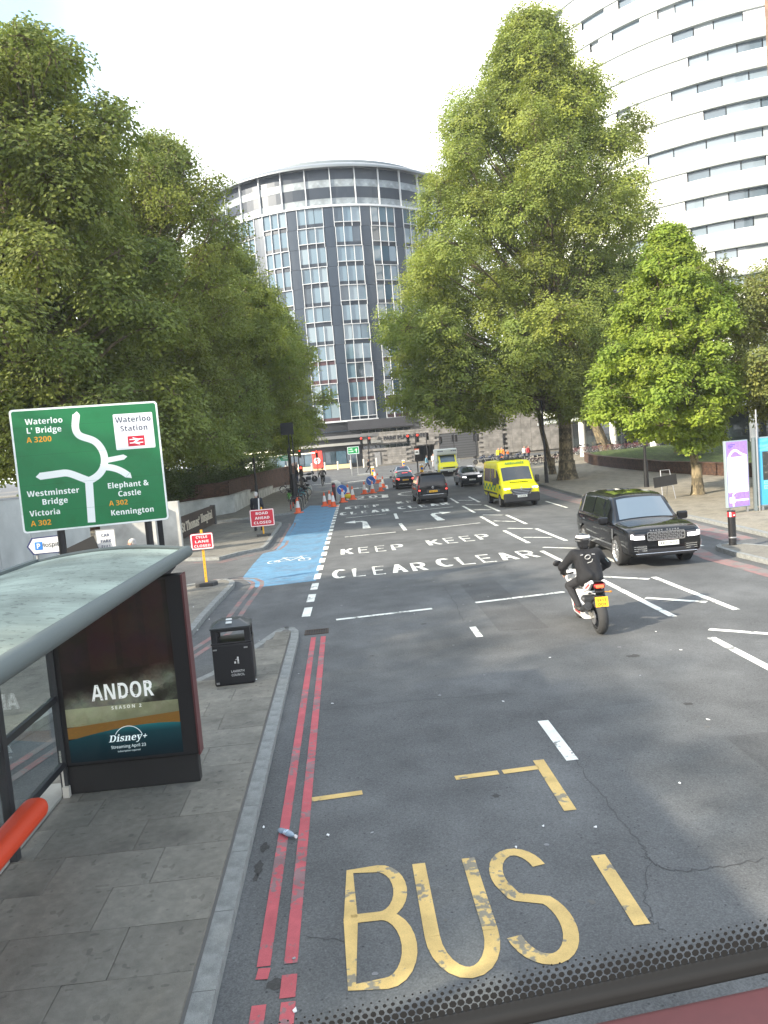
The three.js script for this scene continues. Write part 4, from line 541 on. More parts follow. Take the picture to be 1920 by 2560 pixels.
{ // green direction sign
  const W = 3.18, Hh = 2.78, t = thing('direction_sign', 'large green road direction sign with white route diagram on dark posts', 'road sign', [-5.73, 0, -18], 12 * D2R);
  const tex = canvasTex(1280, 1120, (c) => {
    c.fillStyle = '#e8ece8'; c.fillRect(0, 0, 1280, 1120); const rrc = (x, y, w, h, r) => { c.beginPath(); c.moveTo(x + r, y); c.arcTo(x + w, y, x + w, y + h, r); c.arcTo(x + w, y + h, x, y + h, r); c.arcTo(x, y + h, x, y, r); c.arcTo(x, y, x + w, y, r); c.fill(); };
    c.fillStyle = '#00703c'; rrc(18, 18, 1244, 1084, 22); seed = 77; for (let i = 0; i < 160; i++) { c.fillStyle = `rgba(${rnd() < 0.5 ? '0,60,30' : '40,130,90'},0.05)`; c.beginPath(); c.arc(rr(20, 1260), rr(20, 1100), rr(15, 90), 0, 7); c.fill(); }
    c.strokeStyle = '#e9edea'; c.lineCap = 'butt'; c.lineJoin = 'round';
    const P = (w, f) => { c.lineWidth = w; c.beginPath(); f(); c.stroke(); };
    P(68, () => { c.moveTo(590, 1075); c.lineTo(608, 660); }); P(64, () => { c.moveTo(600, 690); c.bezierCurveTo(800, 640, 800, 420, 690, 330); c.bezierCurveTo(620, 280, 530, 300, 545, 170); c.lineTo(563, 80); });
    P(64, () => { c.moveTo(610, 690); c.bezierCurveTo(520, 650, 460, 600, 400, 600); c.lineTo(195, 612); }); P(48, () => { c.moveTo(750, 520); c.lineTo(935, 498); }); P(60, () => { c.moveTo(720, 575); c.bezierCurveTo(820, 575, 890, 610, 950, 668); });
    c.fillStyle = '#e9edea'; const tri = (...p) => { c.beginPath(); p.forEach(([x, y], i) => i ? c.lineTo(x, y) : c.moveTo(x, y)); c.fill(); }; tri([531, 82], [595, 82], [570, 50]); tri([198, 580], [198, 645], [160, 615]); tri([932, 474], [932, 523], [965, 496]); tri([930, 690], [975, 645], [985, 700]);
    c.fillStyle = '#f2f3f3'; rrc(876, 100, 350, 330, 10); c.fillStyle = '#c41230'; c.fillRect(985, 310, 150, 95); c.strokeStyle = '#fff'; P(9, () => { c.moveTo(1000, 342); c.lineTo(1120, 342); c.moveTo(1000, 374); c.lineTo(1120, 374); c.moveTo(1030, 326); c.lineTo(1075, 342); c.lineTo(1030, 374); c.moveTo(1090, 342); c.lineTo(1045, 374); c.lineTo(1090, 390); });
    const tx = (s, x, y, sz, col, al = 'left') => { c.fillStyle = col; c.textAlign = al; c.font = `bold ${sz}px sans-serif`; c.fillText(s, x, y); }, w = '#eef0ec', o = '#e79a12';
    tx('Waterloo', 125, 142, 72, w); tx("L' Bridge", 125, 222, 72, w); tx('A 3200', 120, 304, 68, o); tx('Waterloo', 1052, 180, 72, '#3c3f55', 'center'); tx('Station', 1052, 262, 72, '#3c3f55', 'center');
    tx('Westminster', 70, 790, 72, w); tx('Bridge', 185, 872, 72, w); tx('Victoria', 72, 968, 70, w); tx('A 302', 72, 1058, 68, o); tx('Elephant &', 760, 778, 70, w); tx('Castle', 845, 860, 70, w); tx('A 302', 758, 940, 66, o); tx('Kennington', 762, 1030, 70, w);
    c.strokeStyle = 'rgba(0,60,30,0.45)'; c.lineWidth = 2; for (const y of [166, 420, 690, 935]) { c.beginPath(); c.moveTo(20, y); c.lineTo(1260, y); c.stroke(); }
  });
  const cy = 3.87; mesh('plate', ext(roundRect(W, Hh, 0.08), 0.03, 0.004).translate(0, cy, 0), M.greypaint, t); const g = new THREE.ShapeGeometry(new THREE.Shape(roundRect(W - 0.01, Hh - 0.01, 0.075).map(p => new THREE.Vector2(...p)))); const uv = g.attributes.uv, p = g.attributes.position; for (let i = 0; i < uv.count; i++) uv.setXY(i, p.getX(i) / W + 0.5, p.getY(i) / Hh + 0.5); const f = mesh('sign_face', g, panelMat(tex, 0.4), t); f.position.set(0, cy, 0.0165);
  for (const x of [-0.82, 1.1]) mesh('post', J(bar([x, H, -0.12], [x, 5.1, -0.12], 0.085, 0.085, 14)), M.black, t);
  for (const y of [2.75, 3.9, 5.0]) mesh('rail', J(Bx(W - 0.2, 0.06, 0.04, 0, y, -0.04)), M.greypaint, t);
}
{ // litter bin
  const p = G(592, 1700, H), t = thing('litter_bin', 'square black litter bin with hooded top on the bus stop pavement', 'litter bin', p, 0.06), w = 0.64, d = 0.55, bm = std([0.014, 0.014, 0.016], 0.42);
  mesh('body', J(Rb(w, 0.68, d, 0.03, 0, 0.34, 0)), bm, t); mesh('rim', J(Rb(w + 0.015, 0.03, d + 0.015, 0.01, 0, 0.69, 0)), bm, t);
  for (const [x, z] of [[1, 1], [1, -1], [-1, 1], [-1, -1]]) mesh('hood_post', J(Rb(0.1, 0.24, 0.09, 0.02, x * (w / 2 - 0.055), 0.81, z * (d / 2 - 0.05))), bm, t);
  for (const s of [1, -1]) mesh('hood_lip', J(Rb(w - 0.16, 0.055, 0.03, 0.01, 0, 0.905, s * (d / 2 - 0.02)), Rb(0.03, 0.055, d - 0.14, 0.01, s * (w / 2 - 0.02), 0.905, 0)), bm, t);
  mesh('hood', J(new THREE.CylinderGeometry(0.2, 0.455, 0.10, 4, 1).rotateY(Math.PI / 4).scale(w / 0.64, 1, d / 0.64).translate(0, 0.985, 0), Rb(w + 0.01, 0.03, d + 0.01, 0.01, 0, 0.935, 0)), std([0.035, 0.04, 0.042], 0.4), t);
  mesh('ash_plate', J(Rb(0.1, 0.012, 0.14, 0.004, -0.02, 1.02, 0.13, 0.42, 0, 0)), std([0.45, 0.47, 0.45], 0.4, 0.5), t);
  const wm = std([0.6, 0.6, 0.58], 0.6); mesh('pictogram', J([0].flatMap(() => [Sp(0.022, 0.09, 0.47, d / 2 + 0.004, 1, 1, 0.2), Bx(0.035, 0.07, 0.004, 0.092, 0.41, d / 2 + 0.003), Bx(0.013, 0.06, 0.004, 0.081, 0.345, d / 2 + 0.003), Bx(0.013, 0.06, 0.004, 0.103, 0.345, d / 2 + 0.003), Bx(0.05, 0.012, 0.004, 0.05, 0.425, d / 2 + 0.003, 0, 0, 0.5), Bx(0.04, 0.05, 0.004, 0.015, 0.35, d / 2 + 0.003)].map(g => g.translate(-0.06, -0.4, 0).scale(0.65, 0.65, 1).translate(0.06, 0.4, 0)))), wm, t);
  mesh('lettering', J(text('LAMBETH', 0.036, 0.004, fontR).translate(0.06, 0.225, d / 2 + 0.001), text('COUNCIL', 0.036, 0.004, fontR).translate(0.06, 0.165, d / 2 + 0.001)), wm, t);
  for (const x of [-0.27, 0.22]) mesh('latch', J(Bx(0.06, 0.02, 0.012, x, 0.6, d / 2 + 0.005)), M.steel, t); mesh('latch', J(Bx(0.05, 0.03, 0.012, -0.27, 0.05, d / 2 + 0.005)), M.steel, t);
}
function roadworkSign(px, py, cx, cy, w, h, lines, name, label, turn = 0) {
  const p = G(px, py, H), t = thing(name, label, 'sign', p, turn), y = At(cx, cy, p.z).y - p.y, dx = At(cx, cy, p.z).x - p.x;
  const pl = mesh('plate', ext(roundRect(w, h, 0.05), 0.02, 0.003).translate(0, y, 0.05), M.redSign, t);
  const rim = roundRect(w - 0.02, h - 0.02, 0.045), inn = roundRect(w - 0.09, h - 0.09, 0.03); mesh('border', J(ext(rim, 0.004, 0, [inn]).translate(0, y, 0.0625)), M.whitepaint, t);
  lines.forEach((s, i) => mesh('lettering', text(s, h * 0.15, 0.004, font, w * [0.5, 0.6, 0.72][i]).translate(0, y + h * (0.27 - 0.27 * i), 0.061), M.whitepaint, t));
  mesh('post', J(Bx(0.07, y + h / 2 + 0.06, 0.05, 0, (y + h / 2) / 2 + 0.07, 0)), M.yellowpost, t); for (let i = 0; i < 7; i++) mesh('post_hole', J(Cy(0.011, 0.011, 0.004, 0, 0.25 + i * 0.13, 0.026, 8, Math.PI / 2, 0, 0)), M.blackmatt, t);
  mesh('base', ext([[-0.3, -0.2], [0.22, -0.24], [0.34, -0.05], [0.28, 0.2], [-0.1, 0.25], [-0.34, 0.08]], 0.11, 0.02).rotateX(-Math.PI / 2).translate(0, 0.055, 0), std([0.09, 0.09, 0.085], 0.9, 0, { map: T.blotch }), t); return t;
}
roadworkSign(517, 1464, 505, 1353, 0.66, 0.48, ['CYCLE', 'LANE', 'CLOSED'], 'roadworks_sign', 'red CYCLE LANE CLOSED sign on a yellow post at the kerb tip', 0.05);
roadworkSign(660, 1340, 657, 1294, 1.12, 0.8, ['ROAD', 'AHEAD', 'CLOSED'], 'roadworks_sign', 'red ROAD AHEAD CLOSED sign on a yellow post on the far pavement', 0.05);
{ // hospital name board, parking signs
  const a = G(405, 1375, H), b = G(536, 1311, H), L = a.distanceTo(b), t = thing('hospital_name_board', 'long brown board with cream hospital lettering along the pavement', 'sign board', a, Math.atan2(b.x - a.x, b.z - a.z) + Math.PI / 2);   // local -x... board runs along local -x
  t.rotation.y = Math.atan2(-(b.z - a.z), b.x - a.x); mesh('board', J(Rb(L, 1.05, 0.16, 0.02, L / 2, 0.6, 0)), M.brownpaint, t); mesh('end_post', J(Bx(0.14, 1.15, 0.3, L - 0.02, 0.58, 0)), std([0.1, 0.1, 0.09], 0.7), t);
  const cream = std([0.66, 0.58, 0.44], 0.6); const serif = await new FontLoader().loadAsync('fonts/droid/droid_serif_bold.typeface.json');
  mesh('lettering', text("St Thomas'", 0.46, 0.02, serif, L * 0.34).translate(L * 0.47, 0.62, 0.085), cream, t); mesh('lettering', text('Hospital', 0.46, 0.02, serif, L * 0.26).translate(L * 0.80, 0.62, 0.085), cream, t); mesh('notice', J(Bx(L * 0.11, 0.62, 0.02, L * 0.21, 0.65, 0.09)), std([0.55, 0.42, 0.36], 0.7), t); mesh('notice', J(Bx(L * 0.07, 0.5, 0.02, L * 0.11, 0.5, 0.09)), std([0.08, 0.12, 0.28], 0.7), t);
  const c = At(118, 1363, -21.5), t2 = thing('parking_sign', 'white arrow shaped parking sign pointing left above the shelter roof', 'sign', [c.x, H, c.z], 0.05), y = c.y - H, o = [[-0.52, 0], [-0.38, 0.22], [0.42, 0.24], [0.46, 0.2], [0.46, -0.2], [0.42, -0.22], [-0.38, -0.22]];
  mesh('plate', ext(o.map(p => [p[0] * 1.04, p[1] * 1.06]), 0.03).translate(0, y, -0.004), std([0.03, 0.04, 0.12], 0.5), t2); mesh('face', ext(o.map(p => [p[0] * 0.96 + 0.01, p[1] * 0.92]), 0.03).translate(0, y, 0.002), M.whitepaint, t2); mesh('parking_square', J(Rb(0.2, 0.22, 0.01, 0.004, -0.22, y, 0.02)), std([0.03, 0.2, 0.6], 0.4), t2); mesh('parking_letter', text('P', 0.14, 0.006).translate(-0.22, y, 0.025), M.whitepaint, t2); mesh('lettering', text('Hospital', 0.12, 0.006, fontR).translate(0.14, y, 0.018), M.blackmatt, t2); for (const x of [-0.3, 0.3]) mesh('post', J(bar([x, 0, -0.05], [x, y, -0.05], 0.04)), M.greypaint, t2);
  const e = At(265, 1352, -23), t3 = thing('car_park_notice', 'white notice reading car park full in a slim frame', 'sign', [e.x, H, e.z], 0.05), y3 = e.y - H; mesh('board', J(Bx(0.52, 0.66, 0.02, 0, y3, 0)), M.whitepaint, t3); mesh('frame', J(Bx(0.56, 0.03, 0.03, 0, y3 + 0.33, 0), Bx(0.02, 0.66, 0.03, -0.27, y3, 0), Bx(0.02, 0.66, 0.03, 0.27, y3, 0)), M.greypaint, t3); ['CAR', 'PARK', 'FULL'].forEach((s, i) => mesh('lettering', text(s, 0.09, 0.004).translate(0, y3 + 0.17 - i * 0.17, 0.012), std([0.08, 0.1, 0.16], 0.7), t3)); for (const x of [-0.25, 0.25]) mesh('post', J(bar([x, 0, -0.02], [x, y3, -0.02], 0.02)), M.greypaint, t3);
  const k = At(150, 1375, -22.5), t4 = thing('tilted_dark_board', 'dark slanting board beside the arrow shaped parking sign', 'board', [k.x + 0.6, H, -22.8]); mesh('board', ext([[-0.5, -0.9], [0.5, -0.9], [0.28, -0.15], [-0.5, -0.45]], 0.05).translate(0, At(190, 1360, -22.8).y + 0.35 - H, 0), M.blackmatt, t4); mesh('stand', J(bar([0, 0, -0.05], [0, 1.3, -0.05], 0.03)), M.darkmetal, t4);
}
// ---------- cones, keep-right signs ----------
const cone0 = (() => { const t = thing('traffic_cone', 'orange and white traffic cone by the closed cycle lane', 'traffic cone', G(812.5, 1265.7), 0, 'traffic cones round the closed cycle lane'); const r = (y) => lerp(0.19, 0.035, y / 0.98);
  mesh('base', J(Rb(0.52, 0.07, 0.52, 0.03, 0, 0.035, 0)), M.orange, t); mesh('lower_cone', lathe([[r(0.06), 0.06], [r(0.36), 0.36]], 16), M.orange, t); mesh('white_sleeve', lathe([[r(0.35) + 0.004, 0.35], [r(0.76) + 0.004, 0.76]], 16), M.coneWhite, t); mesh('tip', lathe([[r(0.75), 0.75], [r(0.98), 0.98], [0.001, 0.99]], 16), M.orange, t); return t; })();
[[825.5, 1262], [834, 1267], [858, 1256], [882.6, 1249], [912, 1235], [932, 1233], [952.5, 1228], [958, 1219], [945, 1208], [746, 1283], [871, 1243], [938, 1197]].forEach(([x, y], i) => { const c = dup(cone0, G(x, y), i); c.scale.setScalar(1.06); });
function keepRight(px, py, cx, cy, r, label) { const p = G(px, py), t = thing('keep_right_sign', label, 'sign', p), y = At(cx, cy, p.z).y - p.y, f = (q) => q.map(([a, b]) => [a * Math.cos(-0.75) - b * Math.sin(-0.75), a * Math.sin(-0.75) + b * Math.cos(-0.75)]);
  mesh('rim', Cy(r, r, 0.02, 0, y, 0, 28, Math.PI / 2, 0, 0), M.whitepaint, t); mesh('disc', Cy(r * 0.96, r * 0.96, 0.024, 0, y, 0, 28, Math.PI / 2, 0, 0), M.blueSign, t); mesh('arrow', ext(f([[-0.7, -0.09], [0.25, -0.09], [0.25, -0.28], [0.72, 0], [0.25, 0.28], [0.25, 0.09], [-0.7, 0.09]].map(q => q.map(v => v * r))), 0.006).translate(0, y, 0.014), M.whitepaint, t); mesh('leg', J(bar([-0.03, y - r * 0.8, -0.03], [-0.28, 0, -0.1], 0.02), bar([0.03, y - r * 0.8, -0.03], [0.28, 0, -0.1], 0.02), bar([0, y - r * 0.4, -0.03], [0, 0, -0.45], 0.02)), M.darkmetal, t); return t; }
keepRight(857, 1249, 857.6, 1224.5, 0.42, 'blue keep right disc behind the cone next to the kerb divider'); keepRight(929, 1230, 927, 1201.7, 0.42, 'blue keep right disc beside the painted speed roundel');
{ const p = G(872, 1246), t = thing('sandbag', 'yellow sandbag lying among the traffic cones', 'sandbag', p); mesh('bag', Sp(0.36, 0, 0.16, 0, 1.2, 0.55, 0.8), std([0.72, 0.55, 0.03], 0.8), t); mesh('neck', Sp(0.14, 0.38, 0.2, 0, 1, 0.8, 0.8), std([0.72, 0.55, 0.03], 0.8), t); }
// ---------- posts, lamps, signals ----------
function lampPost(p, top, arm, label, dir = 1) { const t = thing('street_lamp', label, 'street lamp', p); mesh('shaft', J(Cy(0.15, 0.13, 1.6, 0, 0.8, 0, 14), bar([0, 1.6, 0], [0, top, 0], 0.085, 0.055, 12)), M.black, t); mesh('arm', J(bar([0, top - 0.03, 0], [dir * arm, top + 0.02, 0], 0.035)), M.black, t); const h = mesh('lamp_head', J(Rb(0.7, 0.12, 0.3, 0.05, dir * (arm + 0.25), top + 0.02, 0)), M.darkmetal, t); mesh('lamp_glass', J(Bx(0.5, 0.02, 0.22, dir * (arm + 0.25), top - 0.05, 0)), std([0.5, 0.5, 0.48], 0.3), h); mesh('door', J(Bx(0.12, 0.45, 0.02, 0, 0.9, 0.14)), M.blackmatt, t); return t; }
{ const p = G(645, 1264, H); lampPost(p, At(590, 800, p.z).y - p.y, 0.7, 'tall black street lamp rising before the left hand trees'); const q = G(731, 1240, H); lampPost(q, At(712, 917, q.z).y - q.y, 0.6, 'black street lamp above the parked hire bicycles'); const r = G(1617, 1221, H); lampPost(r, 11.5, 0.7, 'black street lamp rising through the bright young tree', -1); const s = G(1367, 1207, H); lampPost(s, 9.5, 0.5, 'black street lamp beside the thick plane trunk', -1); }
{ const p = G(735, 1262, H), t = thing('sign_back', 'dark square sign seen from behind on twin poles over the bikes', 'sign', p); const s = At(717, 1072, p.z), y = s.y - p.y, dx = s.x - p.x; mesh('plate', J(Bx(0.95, 0.9, 0.03, dx, y, 0)), M.blackmatt, t); for (const o of [0.05, 0.32]) mesh('pole', J(bar([dx + o, y + 0.3, -0.04], [dx + o + 0.02, 0.8, -0.04], 0.045)), M.black, t); mesh('base_post', J(Cy(0.2, 0.18, 2.3, 0.12, 1.15, 0, 16)), M.black, t); }
const redLamp = std([0.3, 0.005, 0.005], 0.4, 0, { emissive: lin(1, 0.035, 0.02), emissiveIntensity: 2.2 }), offR = std([0.03, 0.006, 0.006], 0.3), offA = std([0.03, 0.018, 0.004], 0.3), offG = std([0.004, 0.022, 0.016], 0.3);
function signalHead(t, x, y, lit, back = false) { const g = mesh('signal_head', J(Rb(0.34, 1.0, 0.26, 0.04, x, y, 0)), M.black, t); if (back) return; [redLamp, offA, offG].forEach((m, i) => { mesh(i ? 'signal_lens' : 'signal_light', J(Cy(0.105, 0.105, 0.03, x, y + 0.31 - i * 0.3, 0.135, 16, Math.PI / 2, 0, 0)), i || lit ? m : offR, g); mesh('visor', J(new THREE.CylinderGeometry(0.125, 0.125, 0.2, 14, 1, true, Math.PI * 0.5, Math.PI).rotateX(Math.PI / 2).translate(x, y + 0.31 - i * 0.3, 0.22)), M.blackmatt, g); }); }
function signal(px, py, heads, label, lit = true, back = false, zz) { const p = zz ? V(At(px, py, zz).x, hg(zz) + H, zz) : G(px, py), t = thing('traffic_light', label, 'traffic light', p); let top = 0; for (const [hx, hy] of heads) { const q = At(hx, hy, p.z); const y = q.y - p.y - 0.31; signalHead(t, q.x - p.x, y, lit, back); top = Math.max(top, y + 0.6); if (Math.abs(q.x - p.x) > 0.25) mesh('bracket', J(bar([0, y + 0.2, -0.06], [q.x - p.x, y + 0.2, -0.06], 0.03)), M.black, t); } mesh('pole', J(bar([0, 0, -0.15], [0, top, -0.15], 0.065, 0.06, 10)), M.black, t); return t; }
signal(926, 1183, [[902.6, 1096], [922.8, 1095.3]], 'pair of red traffic lights on a pole before the dark hotel base', true, false, -97);
signal(1047, 1200, [[1019, 1090], [1042.6, 1087.7]], 'pair of red traffic lights before the hotel name letters', true, false, -86);
signal(752, 1210, [[748, 1126]], 'red traffic light above the parked hire bicycles', true, false, -84); signal(797, 1200, [[791, 1129]], 'red traffic light behind the dark cyclist', true, false, -100);
signal(755, 1225, [[752, 1169.5]], 'low red cycle signal beside the bike stands', true, false, -72);
signal(1072, 1175, [[1068, 1085]], 'unlit black traffic light left of the white ambulance', false, false, -104); signal(1104, 1172, [[1102, 1095]], 'slim unlit traffic light behind the white ambulance', false, false, -110);
signal(1140, 1172, [[1131, 1090], [1140, 1090]], 'twin traffic lights seen from behind before the roller gate', false, true, -108); signal(1194, 1168, [[1185, 1088], [1194, 1088]], 'twin traffic lights seen from behind right of the roller gate', false, true, -108); signal(1265, 1168, [[1260, 1092]], 'traffic light seen from behind near the parked motorcycles', false, true, -104);
{ const p = V(At(1045, 1185, -86.4).x, hg(-86) + H, -86.4), y = At(1045, 1129, -86.4).y - p.y, t = thing('plated_signal_sign', 'small white sign plate under the right hand red traffic light', 'sign', [p.x, p.y, -85.7]); mesh('plate', J(Bx(0.5, 0.62, 0.02, 0, y, 0)), M.whitepaint, t); mesh('mark', J(Bx(0.26, 0.14, 0.01, 0, y - 0.03, 0.014)), M.blackmatt, t); mesh('band', J(Bx(0.5, 0.1, 0.012, 0, y + 0.28, 0.012)), M.orange, t); mesh('clamp', J(Bx(0.06, y, 0.05, 0, y / 2, -0.04)), M.black, t); }
{ const z = -99, p = At(883, 1126, z), t = thing('small_green_sign', 'small bright green direction sign beside the red traffic lights', 'road sign', [p.x, hg(z), z]), y = p.y - hg(z), tex = canvasTex(256, 160, (c) => { c.fillStyle = '#0a8a4a'; c.fillRect(0, 0, 256, 160); c.strokeStyle = '#eef'; c.lineWidth = 8; c.strokeRect(6, 6, 244, 148); c.fillStyle = '#fff'; c.font = 'bold 34px sans-serif'; c.fillText('A 302', 26, 60); c.fillText('A 3200', 26, 110); c.fillRect(190, 40, 12, 90); c.fillRect(160, 70, 60, 10); }); mesh('plate', J(Bx(1.5, 0.95, 0.04, 0, y, 0)), M.greypaint, t); face(1.46, 0.92, 'sign_face', panelMat(tex), t, 0, y, 0.024); mesh('post', J(bar([-0.4, 0, -0.05], [-0.4, y, -0.05], 0.05), bar([0.4, 0, -0.05], [0.4, y, -0.05], 0.05)), M.greypaint, t); }
{ const z = -88, p = At(711, 1145, z), t = thing('dark_green_sign', 'dark green arrow sign half hidden by the bikes and leaves', 'road sign', [p.x, hg(z), z]), y = p.y - hg(z); mesh('plate', ext([[-0.75, 0], [-0.5, 0.32], [0.7, 0.32], [0.7, -0.32], [-0.5, -0.32]], 0.04).translate(0, y, 0), std([0.01, 0.1, 0.06], 0.5), t); mesh('chevron', J(beam([-0.62, y, 0.03], [-0.45, y + 0.24, 0.03], 0.05, 0.02), beam([-0.62, y, 0.03], [-0.45, y - 0.24, 0.03], 0.05, 0.02)), M.whitepaint, t); mesh('lettering', J(Bx(0.7, 0.06, 0.01, 0.12, y + 0.1, 0.025), Bx(0.5, 0.06, 0.01, 0.1, y - 0.1, 0.025)), M.greypaint, t); mesh('post', J(bar([0.3, 0, -0.05], [0.3, y, -0.05], 0.05)), M.greypaint, t); }
function beacon(px, py, label, z) { const p = V(At(px, py, z).x, hg(z) + H, z), t = thing('refuge_bollard', label, 'bollard', p); mesh('body', J(Rb(0.36, 0.95, 0.3, 0.06, 0, 0.48, 0)), std([0.80, 0.42, 0.02], 0.5), t); mesh('cap', J(Rb(0.4, 0.16, 0.34, 0.05, 0, 1.03, 0)), M.whitepaint, t); mesh('disc', J(Cy(0.15, 0.15, 0.02, 0, 0.62, 0.155, 16, Math.PI / 2, 0, 0)), M.blueSign, t); mesh('foot', J(Rb(0.44, 0.1, 0.38, 0.03, 0, 0.05, 0)), M.blackmatt, t); }
beacon(933, 1190, 'yellow refuge bollard between the black cyclist symbol post and the silver car', -92); beacon(1009, 1160, 'yellow refuge bollard seen over the silver car roof', -106); beacon(1056, 1195, 'yellow refuge bollard between black van and walking pedestrian', -87);
{ const p = G(1832, 1362, H), t = thing('reflective_bollard', 'black bollard with red and white reflective top on the boarder', 'bollard', p); mesh('shaft', lathe([[0.105, 0], [0.105, 0.8], [0.112, 0.81], [0.112, 0.98], [0.10, 1.0], [0.001, 1.0]], 20), M.black, t); mesh('red_band', lathe([[0.1135, 0.82], [0.1135, 0.96]], 20), std([0.55, 0.02, 0.03], 0.4), t); mesh('white_mark', J(Bx(0.05, 0.13, 0.012, -0.075, 0.89, 0.083, 0, -0.7, 0), Bx(0.05, 0.03, 0.012, 0.02, 0.87, 0.112)), M.whitepaint, t); mesh('ring', lathe([[0.108, 0.20], [0.112, 0.22], [0.108, 0.24]], 20), M.steel, t); }
{ const p = G(837, 1253, H), t = thing('dark_marker_post', 'dark marker post with red band on the cycle lane divider', 'bollard', p); mesh('shaft', J(Cy(0.13, 0.12, 1.35, 0, 0.68, 0, 16)), std([0.05, 0.02, 0.03], 0.6), t); mesh('band', J(Cy(0.135, 0.13, 0.16, 0, 1.15, 0, 16)), std([0.3, 0.03, 0.05], 0.5), t); }
{ const p0 = G(746, 1270, H); let m; [[741, 1277], [746, 1270], [752, 1262], [759, 1254]].forEach(([x, y], i) => { const p = G(x, y, H); if (!i) { m = thing('bike_stand', 'black and silver hoop bike stand along the kerb', 'bike stand', p, 0.2, 'bike stands along the kerb'); mesh('hoop', tube([[-0.35, 0, 0], [-0.35, 0.62, 0], [-0.28, 0.78, 0], [0.28, 0.78, 0], [0.35, 0.62, 0], [0.35, 0, 0]], 0.04, 24, 8), M.darkmetal, m); mesh('band', J(Cy(0.045, 0.045, 0.3, -0.35, 0.3, 0, 10)), std([0.5, 0.06, 0.03], 0.5), m); } else dup(m, p, 0.2); }); }
let hb; for (let i = 0; i < 9; i++) { const z = -122.2, x = -11 + i * 2.05; if (!i) { hb = thing('steel_bollard', 'pale steel bollard along the hotel forecourt', 'bollard', [x, hg(z), z], 0, 'bollards before the hotel'); mesh('shaft', J(Cy(0.14, 0.14, 1.35, 0, 0.68, 0, 14), Sp(0.14, 0, 1.35, 0, 1, 0.4, 1)), std([0.6, 0.58, 0.5], 0.5), hb); mesh('collar', J(Cy(0.17, 0.17, 0.08, 0, 0.04, 0, 14)), M.steel, hb); } else dup(hb, [x, hg(z), z], 0); }
